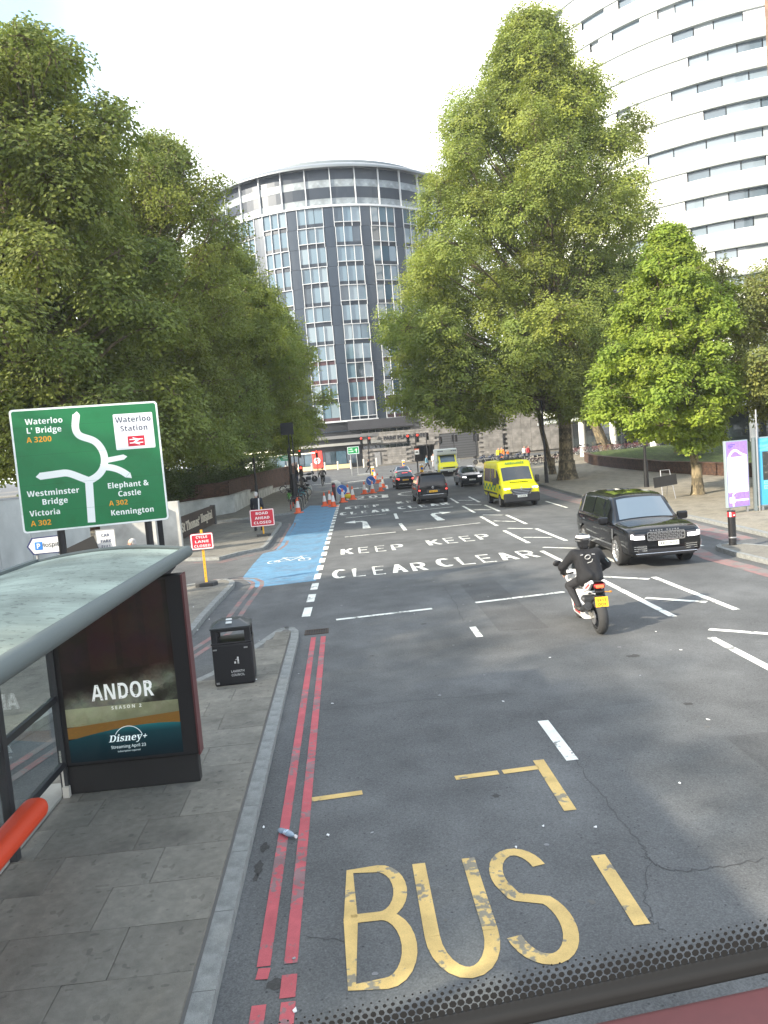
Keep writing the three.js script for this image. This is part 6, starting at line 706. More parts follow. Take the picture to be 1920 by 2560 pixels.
{ // black people carrier from behind
  const f = G(1081, 1257), t = thing('black_van', 'black people carrier van seen from behind in the right lane', 'van', V(f.x, 0, f.z - 1.6), Math.PI);
  const P = paint([0.007, 0.007, 0.008]), S = [[-2.5, 0.45, 1.02, 1.16, 0.86, 0.86, 0.8, 0], [-2.46, 0.34, 1.12, 1.5, 0.94, 0.95, 0.8, 0.01], [-2.3, 0.30, 1.12, 1.90, 0.96, 0.965, 0.76, 0.03], [-1.9, 0.30, 1.12, 1.95, 0.96, 0.965, 0.76, 0.03], [0.9, 0.30, 1.12, 1.94, 0.96, 0.965, 0.76, 0.03], [1.8, 0.32, 1.06, 1.18, 0.96, 0.96, 0.84, 0.03], [2.4, 0.35, 0.9, 1.0, 0.93, 0.93, 0.8, 0.02], [2.5, 0.4, 0.8, 0.86, 0.86, 0.86, 0.76, 0]], b = shell(S), ax = [-1.6, 1.55];
  mesh('body', cutArches(b.g, ax, 0.34, 0.96), P, t); for (const z of ax) for (const s of [1, -1]) wheel(t, s * 0.86, z, 0.34, 0.22); mesh('wheel_well', J(Bx(1.5, 0.45, 0.8, 0, 0.45, ax[0]), Bx(1.5, 0.45, 0.8, 0, 0.45, ax[1])), M.blackmatt, t);
  mesh('rear_window', J(ext([[-0.74, 1.18], [-0.4, 1.14], [0.4, 1.14], [0.74, 1.18], [0.68, 1.72], [-0.68, 1.72]], 0.03).rotateX(0).translate(0, 0, 0)).rotateX(0.27).translate(0, 0.10, -2.78), M.darkglass, t); mesh('spoiler', J(Rb(1.4, 0.07, 0.3, 0.03, 0, 1.93, -2.28)), P, t);
  for (const s of [1, -1]) { const l = mesh('tail_lamp', J(Rb(0.16, 0.46, 0.14, 0.05, s * 0.86, 1.02, -2.42)), tailOff, t); mesh('tail_lamp_light', J(Rb(0.12, 0.08, 0.03, 0.02, s * 0.86, 0.9, -2.5)), tailOn, l); mesh('side_window', b.patch(3.1, 3.9, 4.1, 4.8, s), M.darkglass, t); mesh('side_window', b.patch(2.4, 3.05, 4.1, 4.8, s), M.darkglass, t); mesh('door_window', b.patch(4.0, 4.7, 4.1, 4.8, s), M.darkglass, t); }
  mirrorPair(t, 1.35, 1.2, 0.94, P, 1.1); plate(t, 'RX66 BVN', 0.52, 0.12, -0.02, 0.80, -2.515, true, Math.PI); mesh('plate_recess', J(Rb(0.8, 0.2, 0.03, 0.02, 0, 0.82, -2.495)), M.darkmetal, t); mesh('chrome_strip', J(Rb(1.35, 0.03, 0.04, 0.01, 0, 0.6, -2.52)), M.chrome, t); mesh('bumper', J(Rb(1.8, 0.28, 0.16, 0.06, 0, 0.48, -2.46)), std([0.014, 0.014, 0.015], 0.5), t); mesh('badge', J(mv(new THREE.TorusGeometry(0.06, 0.012, 6, 20), 0, 1.05, -2.53), Bx(0.012, 0.06, 0.01, 0, 1.07, -2.53), Bx(0.012, 0.06, 0.01, 0.025, 1.03, -2.53, 0, 0, 1), Bx(0.012, 0.06, 0.01, -0.025, 1.03, -2.53, 0, 0, -1)), M.chrome, t); mesh('wiper', J(beam([0, 1.2, -2.5], [0.35, 1.26, -2.48], 0.02, 0.02)), M.blackmatt, t);
}
function car(name, label, pos, turn, col, o) { // hatch / saloon / crossover
  const t = thing(name, label, 'car', pos, turn), P = paint(col), L = o.L / 2, h = o.h, w = o.w / 2, bl = o.belt, gc = 0.2 + o.lift;
  const S = [[-L, gc + 0.2, bl - 0.12, bl - 0.05, w - 0.14, w - 0.12, w - 0.16, 0], [-L + 0.08, gc + 0.05, bl, bl + 0.04, w - 0.04, w - 0.03, w - 0.12, 0.01], [-L + o.boot, gc, bl + 0.02, bl + 0.08, w - 0.01, w, w - 0.10, 0.02], [-L + o.boot + o.rear, gc, bl + 0.02, h - 0.04, w - 0.01, w, w - 0.26, 0.03], [-0.2, gc, bl, h, w - 0.01, w, w - 0.26, 0.04], [0.25, gc, bl, h - 0.06, w - 0.01, w, w - 0.27, 0.03], [1.05, gc, bl - 0.02, bl + 0.07, w - 0.01, w - 0.01, w - 0.10, 0.03], [L - 0.25, gc + 0.02, bl - 0.12, bl - 0.08, w - 0.03, w - 0.04, w - 0.12, 0.03], [L, gc + 0.1, bl - 0.32, bl - 0.28, w - 0.16, w - 0.14, w - 0.2, 0]], b = shell(S), r = o.r || 0.33, ax = [-L + 0.85, L - 0.88];
  mesh('body', cutArches(b.g, ax, r, w), P, t); for (const z of ax) for (const s of [1, -1]) wheel(t, s * (w - 0.1), z, r, 0.2); mesh('wheel_well', J(Bx(w * 1.5, 0.4, 0.76, 0, 0.44, ax[0]), Bx(w * 1.5, 0.4, 0.76, 0, 0.44, ax[1])), M.blackmatt, t);
  mesh('windscreen', J(b.patch(5.08, 5.95, 6.15, 8, 1), b.patch(5.08, 5.95, 6.15, 8, -1)), o.glass || M.darkglass, t); mesh('rear_window', J(b.patch(2.08, 2.95, 6.15, 8, 1), b.patch(2.08, 2.95, 6.15, 8, -1)), o.glass || M.darkglass, t);
  for (const s of [1, -1]) { mesh('side_window', b.patch(3.02, 3.95, 4.15, 5.1, s), M.darkglass, t); mesh('side_window', b.patch(4.03, 5.35, 4.15, 5.0, s), M.darkglass, t); mesh('headlight', J(Rb(0.34, 0.15, 0.12, 0.05, s * (w - 0.27), bl - 0.24, L - 0.10, 0, s * 0.35, 0)), o.lit ? headOn : headOff, t); mesh('tail_lamp_light', J(Rb(0.28, 0.16, 0.12, 0.04, s * (w - 0.22), bl - 0.08, -L + 0.06, 0, -s * 0.3, 0)), o.brake ? tailOn : tailOff, t); if (o.rails) mesh('roof_rail', J(beam([s * (w - 0.26), h + 0.03, -1.2], [s * (w - 0.28), h + 0.01, 0.2], 0.04, 0.04)), M.steel, t); }
  mirrorPair(t, 0.72, bl + 0.06, w - 0.02, P); if (o.brake) mesh('brake_light', J(Rb(0.5, 0.05, 0.04, 0.01, 0, h - 0.10, -L + o.boot + o.rear - 0.10)), tailOn, t);
  mesh('grille', J(Rb(0.9, 0.12, 0.06, 0.03, 0, bl - 0.32, L - 0.03)), M.blackmatt, t); mesh('lower_grille', J(Rb(1.1, 0.14, 0.06, 0.03, 0, gc + 0.22, L - 0.05)), M.blackmatt, t); plate(t, o.plate, 0.52, 0.11, 0, gc + 0.33, L + 0.012, false); plate(t, o.plate, 0.52, 0.11, 0, bl - 0.16, -L - 0.012, true, Math.PI); mesh('bumper_trim', J(Rb(1.2, 0.04, 0.05, 0.01, 0, gc + 0.26, -L + 0.0)), M.chrome, t); return t;
}
{ const f = G(1178, 1215); car('dark_crossover', 'dark grey crossover car with one headlamp lit behind the yellow ambulance', V(f.x, hg(f.z), f.z - 1.32), 0.0, [0.022, 0.026, 0.032], { L: 4.4, h: 1.62, w: 1.82, belt: 1.02, lift: 0.05, boot: 0.12, rear: 0.5, rails: true, plate: 'LO13 KXM', lit: true, r: 0.34, glass: phy([0.05, 0.065, 0.07], { roughness: 0.05, clearcoat: 1 }) });
  const b = G(1013, 1221); car('black_hatchback', 'black hatchback with glowing brake lamps in front of the black van', V(b.x, hg(b.z), b.z - 1.2), Math.PI + 0.02, [0.012, 0.012, 0.014], { L: 4.1, h: 1.47, w: 1.78, belt: 0.95, lift: 0, boot: 0.1, rear: 0.5, plate: 'LD14 OYB', brake: true });
  const s = G(1010, 1200); car('silver_saloon', 'silver saloon car with brake lamps lit at the front of the queue', V(s.x - 0.1, hg(s.z), s.z - 1.4), Math.PI + 0.02, [0.52, 0.53, 0.54], { L: 4.5, h: 1.45, w: 1.8, belt: 0.93, lift: 0, boot: 0.55, rear: 0.6, plate: 'GF15 WNA', brake: true }); }
// ---------- bicycles ----------
function bicycle(name, label, pos, turn, col, group, lean = 0) { const t = thing(name, label, 'bicycle', pos, turn, group), fm = std(col, 0.45), r = 0.34; t.rotation.order = 'YXZ'; t.rotation.z = 0;
  for (const z of [-0.53, 0.53]) { const g = new THREE.Group(); g.name = 'wheel'; t.add(g); g.position.set(0, r, z); mesh('tyre', new THREE.TorusGeometry(r - 0.025, 0.026, 8, 28).rotateY(Math.PI / 2), M.rubber, g); mesh('rim', new THREE.TorusGeometry(r - 0.055, 0.012, 6, 28).rotateY(Math.PI / 2), M.steel, g); mesh('spokes', J(Array.from({ length: 6 }, (_, i) => bar([0, Math.sin(i * 0.5236) * 0.29, Math.cos(i * 0.5236) * 0.29], [0, -Math.sin(i * 0.5236) * 0.29, -Math.cos(i * 0.5236) * 0.29], 0.003, 0.003, 4)), Cy(0.03, 0.03, 0.1, 0, 0, 0, 8, 0, 0, Math.PI / 2)), M.steel, g); mesh('mudguard', new THREE.TorusGeometry(r + 0.012, 0.03, 4, 14, Math.PI * 0.8).rotateY(Math.PI / 2), fm, g); }
  const bb = [0, 0.30, -0.06], st = [0, 0.78, -0.2], hd = [0, 0.82, 0.38], hl = [0, 0.62, 0.42]; mesh('frame', J(bar(bb, st, 0.022), bar(bb, hl, 0.03), bar([0, 0.66, -0.17], hl, 0.025), bar(hl, hd, 0.024), bar([0.05, 0.34, -0.53], bb, 0.014), bar([-0.05, 0.34, -0.53], bb, 0.014), bar([0.05, 0.34, -0.53], [0, 0.68, -0.17], 0.012), bar([-0.05, 0.34, -0.53], [0, 0.68, -0.17], 0.012)), fm, t); mesh('fork', J(bar([0.05, 0.34, 0.53], [0.04, 0.62, 0.43], 0.015), bar([-0.05, 0.34, 0.53], [-0.04, 0.62, 0.43], 0.015)), fm, t); mesh('handlebar', J(tube([[-0.3, 1.06, 0.22], [-0.2, 1.05, 0.36], [0, 1.02, 0.38], [0.2, 1.05, 0.36], [0.3, 1.06, 0.22]], 0.014, 14, 6), bar(hd, [0, 1.02, 0.38], 0.016)), M.black, t); mesh('saddle', J(bar(st, [0, 0.93, -0.24], 0.014), Sp(0.12, 0, 0.96, -0.24, 0.7, 0.35, 1.15)), M.black, t); mesh('basket', J(Rb(0.3, 0.2, 0.24, 0.04, 0, 0.92, 0.55)), M.blackmatt, t); mesh('crank', J(Cy(0.09, 0.09, 0.015, 0.06, 0.30, -0.06, 16, 0, 0, Math.PI / 2), bar([0.08, 0.30, -0.06], [0.09, 0.16, 0.02], 0.01), bar([-0.08, 0.30, -0.06], [-0.09, 0.44, -0.14], 0.01), Bx(0.08, 0.02, 0.06, 0.12, 0.15, 0.02), Bx(0.08, 0.02, 0.06, -0.12, 0.45, -0.14)), M.darkmetal, t); return t; }
const HB = 'hire bicycles parked on the corner';
bicycle('hire_bicycle', 'bright green hire bicycle parked by the black sign post', G(724, 1257, H), 0.25, [0.12, 0.5, 0.05], HB); bicycle('hire_bicycle', 'pale blue hire bicycle leaning by the bike stands', G(752, 1250, H), 0.9, [0.12, 0.42, 0.48], HB); bicycle('hire_bicycle', 'teal hire bicycle behind the pale blue one', G(757, 1240, H), 1.2, [0.03, 0.22, 0.22], HB); bicycle('hire_bicycle', 'dark green hire bicycle standing sideways below the hedge', G(695, 1212, H), 1.5, [0.02, 0.10, 0.08], HB); bicycle('hire_bicycle', 'lime green hire bicycle with its basket towards the road', G(735, 1249, H), 0.5, [0.2, 0.55, 0.06], HB); bicycle('hire_bicycle', 'dark blue bicycle chained to the middle hoop stand', G(750, 1243, H), 0.6, [0.02, 0.06, 0.2], HB); bicycle('hire_bicycle', 'mint hire bicycle between the sign post and the hoops', G(741, 1240, H), 0.3, [0.1, 0.4, 0.25], HB); bicycle('hire_bicycle', 'grey bicycle behind the tall dark sign post', G(722, 1232, H), 1.3, [0.12, 0.12, 0.13], HB); bicycle('hire_bicycle', 'dark bicycle under the low red cycle signal', G(760, 1226, H), 0.5, [0.03, 0.03, 0.04], HB); bicycle('hire_bicycle', 'black bicycle parked behind the lime hire bicycle', G(745, 1231, H), 1.0, [0.02, 0.02, 0.02], HB);
{ let m; for (let i = 0; i < 22; i++) { const u = (i + 0.5) / 22, z = -88 + (i % 3) * 0.7, p = V(lerp(19.5, 37, u), hg(z) + H + sstep(24, 27, lerp(19.5, 37, u)) * 0.75, z); if (!i) m = bicycle('docked_bicycle', 'red and dark docked hire bicycle in front of the white columns', p, 0.2, [0.09, 0.02, 0.025], 'docked hire bicycles'); else dup(m, p, 0.2 + (i % 5) * 0.12); } }
function motorbike(name, label, pos, turn, col, group) { const t = thing(name, label, 'motorcycle', pos, turn, group), c = std(col, 0.35); for (const z of [-0.65, 0.68]) { const g = new THREE.Group(); g.name = 'wheel'; t.add(g); g.position.set(0, 0.31, z); mesh('tyre', new THREE.TorusGeometry(0.25, 0.065, 10, 26).rotateY(Math.PI / 2), M.rubber, g); mesh('rim', J(Cy(0.2, 0.2, 0.05, 0, 0, 0, 18, 0, 0, Math.PI / 2)), M.darkmetal, g); } mesh('engine', J(Rb(0.3, 0.36, 0.5, 0.08, 0, 0.42, 0.02)), M.darkmetal, t); mesh('tank', Sp(0.24, 0, 0.84, 0.14, 0.75, 0.6, 1.25), c, t); mesh('seat', J(Rb(0.24, 0.1, 0.7, 0.05, 0, 0.80, -0.4)), M.black, t); mesh('tail_box', J(Rb(0.36, 0.32, 0.36, 0.06, 0, 1.02, -0.72)), M.blackmatt, t); mesh('fork', J(bar([0.09, 0.31, 0.68], [0.07, 0.95, 0.42], 0.03), bar([-0.09, 0.31, 0.68], [-0.07, 0.95, 0.42], 0.03), bar([-0.35, 1.0, 0.34], [0.35, 1.0, 0.34], 0.018)), M.steel, t); mesh('fairing', J(Rb(0.34, 0.36, 0.16, 0.07, 0, 0.95, 0.52, -0.4, 0, 0)), c, t); mesh('headlight', J(Sp(0.09, 0, 0.9, 0.6, 1, 1, 0.5)), headOff, t); return t; }
{ const G2 = 'motorcycles parked by the junction', m = motorbike('parked_motorcycle', 'dark motorcycle parked at the far junction corner', V(17.6, hg(-98) + H, -98), 1.2, [0.02, 0.03, 0.06], G2); [[18.8, -98.4], [20.0, -98.2], [21.1, -98.6], [22.3, -98.1]].forEach(([x, z]) => dup(m, [x, hg(z) + H, z], 1.2)); motorbike('parked_motorcycle', 'black delivery motorcycle standing left of the dark cyclist', V(At(770, 1190, -92).x, hg(-92), -92), 2.0, [0.03, 0.03, 0.03]).scale.setScalar(1.2); }
// ---------- people: joints with radii, joined by a smooth minimum and meshed ----------
function nets(f, lo, hi, c) {   // surface nets of f = 0 (negative inside)
  const n = [0, 1, 2].map(i => Math.ceil((hi[i] - lo[i]) / c) + 1), N = n[0] * n[1] * n[2], v = new Float32Array(N), id = new Int32Array(N).fill(-1), pos = [], idx = [], at = (i, j, k) => i + n[0] * (j + n[1] * k);
  for (let k = 0; k < n[2]; k++) for (let j = 0; j < n[1]; j++) for (let i = 0; i < n[0]; i++) v[at(i, j, k)] = f(lo[0] + i * c, lo[1] + j * c, lo[2] + k * c);
  for (let k = 0; k + 1 < n[2]; k++) for (let j = 0; j + 1 < n[1]; j++) for (let i = 0; i + 1 < n[0]; i++) {
    let m = 0, x = 0, y = 0, z = 0, e = 0; const q = []; for (let b = 0; b < 8; b++) { const w = v[at(i + (b & 1), j + (b >> 1 & 1), k + (b >> 2))]; q.push(w); if (w < 0) m |= 1 << b; } if (m === 0 || m === 255) continue;
    for (let a = 0; a < 8; a++) for (const s of [1, 2, 4]) { const b = a | s; if (a & s || (q[a] < 0) === (q[b] < 0)) continue; const t = q[a] / (q[a] - q[b]); x += (a & 1) + (s === 1 ? t : 0); y += (a >> 1 & 1) + (s === 2 ? t : 0); z += (a >> 2) + (s === 4 ? t : 0); e++; }
    id[at(i, j, k)] = pos.length / 3; pos.push(lo[0] + (i + x / e) * c, lo[1] + (j + y / e) * c, lo[2] + (k + z / e) * c);
  }
  for (let k = 1; k + 1 < n[2]; k++) for (let j = 1; j + 1 < n[1]; j++) for (let i = 1; i + 1 < n[0]; i++) { const s = v[at(i, j, k)] < 0; const qd = (a, b, d, e, fl) => { if (Math.min(a, b, d, e) < 0) return; fl ? idx.push(a, b, d, a, d, e) : idx.push(a, d, b, a, e, d); };
    if (s !== v[at(i + 1, j, k)] < 0) qd(id[at(i, j - 1, k - 1)], id[at(i, j, k - 1)], id[at(i, j, k)], id[at(i, j - 1, k)], s); if (s !== v[at(i, j + 1, k)] < 0) qd(id[at(i - 1, j, k - 1)], id[at(i - 1, j, k)], id[at(i, j, k)], id[at(i, j, k - 1)], s); if (s !== v[at(i, j, k + 1)] < 0) qd(id[at(i - 1, j - 1, k)], id[at(i, j - 1, k)], id[at(i, j, k)], id[at(i - 1, j, k)], s); }
  const g = new THREE.BufferGeometry(); g.setAttribute('position', new THREE.Float32BufferAttribute(pos, 3)); g.setIndex(idx); g.computeVertexNormals(); return g;
}
function blob(bones, c = 0.02, k = 0.03, grow = 0, cut) {   // bone: [joint, radius, joint, radius]
  const lo = [9, 9, 9], hi = [-9, -9, -9]; for (const [a, ra, b, rb] of bones) for (const [p, r] of [[a, ra], [b, rb]]) for (let i = 0; i < 3; i++) { lo[i] = Math.min(lo[i], p[i] - r - grow - 2.5 * c); hi[i] = Math.max(hi[i], p[i] + r + grow + 2.5 * c); }
  const B = bones.map(([a, ra, b, rb]) => { const d = [b[0] - a[0], b[1] - a[1], b[2] - a[2]]; return { a, ra, rb, d, l: d[0] * d[0] + d[1] * d[1] + d[2] * d[2] + 1e-9 }; });
  return J(nets((x, y, z) => { let m = 9; for (const q of B) { const px = x - q.a[0], py = y - q.a[1], pz = z - q.a[2], t = clamp((px * q.d[0] + py * q.d[1] + pz * q.d[2]) / q.l), dx = px - q.d[0] * t, dy = py - q.d[1] * t, dz = pz - q.d[2] * t, e = Math.sqrt(dx * dx + dy * dy + dz * dz) - lerp(q.ra, q.rb, t) - grow, h = clamp(0.5 + 0.5 * (m - e) / k); m = lerp(m, e, h) - k * h * (1 - h); } return cut ? Math.max(m, cut(x, y, z)) : m; }, lo, hi, c));
}
function hand(p, dir, s, out) {   // palm, four unequal fingers and a thumb, slightly curled
  const d = V(...dir).normalize(), side = V(...out).normalize(), n = d.clone().cross(side), o = V(...p), g = [bar(o, o.clone().addScaledVector(d, 0.085 * s), 0.028 * s, 0.036 * s, 8)];
  for (let i = 0; i < 4; i++) { const b = o.clone().addScaledVector(d, 0.085 * s).addScaledVector(side, (i - 1.5) * 0.019 * s), L = [0.065, 0.075, 0.07, 0.055][i] * s, m = b.clone().addScaledVector(d, L * 0.6), e = m.clone().addScaledVector(d, L * 0.4).addScaledVector(n, -L * 0.35); g.push(bar(b, m, 0.0095 * s, 0.009 * s, 6), bar(m, e, 0.009 * s, 0.007 * s, 6)); }
  const th = o.clone().addScaledVector(d, 0.03 * s).addScaledVector(side, -0.03 * s); g.push(bar(th, th.clone().addScaledVector(side, -0.03 * s).addScaledVector(d, 0.045 * s), 0.011 * s, 0.009 * s, 6)); return g;
}
function head(x, y, z, s, tilt = 0) { return blob([[[x, y + 0.03 * s, z - 0.01 * s], 0.088 * s, [x, y + 0.035 * s, z + 0.015 * s], 0.086 * s], [[x, y - 0.05 * s, z + 0.035 * s], 0.06 * s, [x, y - 0.075 * s, z + 0.055 * s], 0.042 * s], [[x, y + 0.005 * s, z + 0.095 * s], 0.012 * s, [x, y - 0.03 * s, z + 0.115 * s], 0.016 * s], [[x - 0.088 * s, y + 0.01 * s, z], 0.016 * s, [x - 0.088 * s, y - 0.025 * s, z], 0.014 * s], [[x + 0.088 * s, y + 0.01 * s, z], 0.016 * s, [x + 0.088 * s, y - 0.025 * s, z], 0.014 * s], [[x, y - 0.1 * s, z - 0.01 * s], 0.05 * s, [x, y - 0.16 * s, z - 0.02 * s], 0.055 * s]], 0.009 * s, 0.02 * s); }
function person(label, pos, turn, o = {}) {
  const t = thing('person', label, 'person', pos, turn, o.group), w = o.walk ?? 0, s = 1; // joints for 1.76 m, scaled at the end
  const J3 = { pel: [0, 0.95, 0], che: [0, 1.28, 0.0], nec: [0, 1.47, 0], hipL: [-0.09, 0.92, 0], hipR: [0.09, 0.92, 0], kneL: [-0.1, 0.5, w * 0.28 + 0.03], kneR: [0.1, 0.5, -w * 0.12 + 0.03], ankL: [-0.1, 0.09, w * 0.34], ankR: [0.1, 0.1 + w * 0.05, -w * 0.42], shoL: [-0.19, 1.41, 0], shoR: [0.19, 1.41, 0], elbL: [-0.25, 1.14, -w * 0.12], elbR: [0.25, 1.14, w * 0.06], wriL: [-0.26, 0.90, -w * 0.06 + 0.04], wriR: [0.26, 0.90, w * 0.2 + 0.04], ...(o.j || {}) };
  const toe = (a) => [a[0] * 1.05, Math.max(0.035, a[1] - 0.05), a[2] + 0.16], heel = (a) => [a[0], a[1] - 0.05, a[2] - 0.03];
  const torso = [[J3.pel, 0.135, J3.che, 0.135], [J3.che, 0.13, [J3.nec[0], J3.nec[1] - 0.06, J3.nec[2]], 0.09], [J3.shoL, 0.065, J3.shoR, 0.065], [[-0.07, J3.pel[1], J3.pel[2]], 0.12, [0.07, J3.pel[1], J3.pel[2]], 0.12]], arms = ['L', 'R'].flatMap(q => [[J3['sho' + q], 0.062, J3['elb' + q], 0.047], [J3['elb' + q], 0.045, J3['wri' + q], 0.033]]), legs = ['L', 'R'].flatMap(q => [[J3['hip' + q], 0.095, J3['kne' + q], 0.065], [J3['kne' + q], 0.06, J3['ank' + q], 0.042]]), feet = ['L', 'R'].flatMap(q => [[heel(J3['ank' + q]), 0.042, toe(J3['ank' + q]), 0.034]]);
  const hd = o.head || [J3.nec[0], J3.nec[1] + 0.155, J3.nec[2] + 0.03], c = o.cell || 0.024;
  const hands = ['L', 'R'].flatMap(q => { const a = J3['elb' + q], b = J3['wri' + q]; return hand(b, [b[0] - a[0], b[1] - a[1], b[2] - a[2]], 1, q === 'L' ? [0, 0, -1] : [0, 0, 1]); });
  mesh('body', J(blob([...torso, ...arms, ...legs, ...feet, [J3.nec, 0.052, [hd[0], hd[1] - 0.1, hd[2] - 0.02], 0.05]], c), head(...hd, 1), hands), o.skin || M.skin, t);
  mesh('jacket', blob([...torso.slice(0, 3), ...arms, [[-0.06, J3.pel[1] - 0.02, J3.pel[2]], 0.14, [0.06, J3.pel[1] - 0.02, J3.pel[2]], 0.14], ...(o.coat ? [[[0, J3.pel[1], J3.pel[2]], 0.16, [0, 0.68, J3.pel[2]], 0.17]] : [])], c, 0.03, 0.016), o.top || M.navy, t);
  mesh('trousers', blob([[[-0.05, 0.92, J3.pel[2]], 0.115, [0.05, 0.92, J3.pel[2]], 0.115], ...legs], c, 0.02, 0.012), o.legs || M.denim, t); mesh('shoes', blob(feet, 0.014, 0.01, 0.008), o.shoes || M.blackmatt, t);
  if (o.hair !== null) mesh('hair', blob([[[hd[0], hd[1] + 0.05, hd[2] - 0.025], 0.088, [hd[0], hd[1] + 0.0, hd[2] - 0.045], 0.075]], 0.012, 0.02, 0.008), o.hair || M.hair, t);
  const em = M.blackmatt; mesh('eyes', J(Sp(0.009, hd[0] - 0.032, hd[1] + 0.012, hd[2] + 0.092), Sp(0.009, hd[0] + 0.032, hd[1] + 0.012, hd[2] + 0.092)), em, t); mesh('mouth', J(Bx(0.045, 0.008, 0.012, hd[0], hd[1] - 0.06, hd[2] + 0.093)), std([0.3, 0.1, 0.09], 0.6), t);
  if (o.bag) mesh('backpack', J(Rb(0.28, 0.4, 0.16, 0.06, 0, 1.22, -0.2)), o.bag, t); if (o.strap) mesh('strap', J(Rb(0.055, 0.5, 0.03, 0.01, -0.13, 1.22, -0.15, 0.02, 0, 0.06)), M.whitepaint, t);
  t.scale.setScalar((o.h || 1.76) / 1.76); return t;
}
const hiViz = std([0.85, 0.22, 0.03], 0.7), pale = std([0.65, 0.62, 0.6], 0.8), skyJ = std([0.16, 0.32, 0.42], 0.8), redJ = std([0.4, 0.04, 0.05], 0.8), mustard = std([0.55, 0.33, 0.02], 0.8);
person('man in dark jacket with white strap walking away behind the road closed sign', G(648, 1327, H), Math.PI - 0.1, { walk: 0.6, h: 1.98, strap: true, hair: M.greyhair, coat: false, legs: M.darkcloth, cell: 0.02 });
{ const z = -21.6, q = At(332, 1357, z); person('person with grey hair and pink shirt looking left behind the shelter roof', V(q.x, H, z), -1.7, { h: 1.62 + (q.y - 1.62), hair: M.greyhair, top: std([0.4, 0.16, 0.14], 0.8), legs: M.darkcloth }); }
person('pedestrian in light blue jacket with dark rucksack striding past the orange bollard', G(1068, 1174), 1.45, { walk: 1, h: 1.8, top: skyJ, bag: M.blackmatt, legs: M.darkcloth });
{ const z = -104, f = (px) => V(At(px, 1160, z).x, hg(z), z); person('person in white top beside the dark hotel doorway', f(1084), 0.3, { top: pale, legs: pale, h: 1.8 }); person('person in pale red top next to the white ambulance', f(1091), -0.4, { top: std([0.6, 0.3, 0.32], 0.8), legs: pale, h: 1.75 }); person('person in dark clothes walking near the small green sign', f(921), 1.3, { walk: 1, top: M.darkcloth, legs: M.darkcloth, h: 1.8 }); }
{ const z = -101, f = (px) => V(At(px, 1150, z).x, hg(z) + H, z); person('worker in yellow and orange high visibility vest beyond the yellow ambulance', f(1247), 0.2, { top: std([0.6, 0.62, 0.03], 0.7), h: 1.8 }); person('worker in orange high visibility jacket beside another worker', f(1256), -0.3, { top: hiViz, legs: hiViz, h: 1.85 }); person('bending worker in orange jacket by the ambulance roof', f(1271), 0.8, { top: hiViz, h: 1.45 }); person('person in white shirt among the parked motorcycles', f(1312), 0.2, { top: pale, h: 1.75 }); person('person in red jacket among the parked motorcycles', f(1322), 0.5, { top: redJ, h: 1.75 }); }
{ const z = -90, f = (px) => V(At(px, 1180, z).x, hg(z) + H, z); person('person in mustard coat waiting behind the parked bicycles', f(708), 2.6, { top: mustard, h: 1.75 }); person('person in dark blue jacket behind the crowd of bicycles', f(741), 2.4, { top: M.navy, h: 1.8 }); person('person in grey jacket waiting beside the dark green arrow sign', f(697), 0.4, { top: std([0.16, 0.16, 0.17], 0.8), h: 1.75 }); person('person in black coat standing left of the cycle signal', f(724), 2.9, { top: M.darkcloth, h: 1.8, coat: true }); }
// cyclist riding away
{ const p = V(At(808, 1206, -82).x, hg(-82), -82), b = bicycle('ridden_bicycle', 'bicycle under the dark cyclist riding towards the junction', p, Math.PI - 0.1, [0.02, 0.02, 0.02]); b.scale.setScalar(1.12);
  const t = person('cyclist in dark clothes riding away on a bicycle', p, Math.PI - 0.1, { h: 1.97, top: M.darkcloth, legs: M.darkcloth, hair: M.hair, j: { pel: [0, 1.0, -0.22], che: [0, 1.32, -0.05], nec: [0, 1.5, 0.06], hipL: [-0.09, 0.98, -0.2], hipR: [0.09, 0.98, -0.2], kneL: [-0.12, 0.66, 0.12], kneR: [0.12, 0.56, 0.08], ankL: [-0.12, 0.5, -0.14], ankR: [0.12, 0.2, 0.0], shoL: [-0.19, 1.43, 0.0], shoR: [0.19, 1.43, 0.0], elbL: [-0.29, 1.2, 0.12], elbR: [0.29, 1.2, 0.12], wriL: [-0.28, 1.08, 0.28], wriR: [0.28, 1.08, 0.28] }, head: [0, 1.66, 0.1] }); }
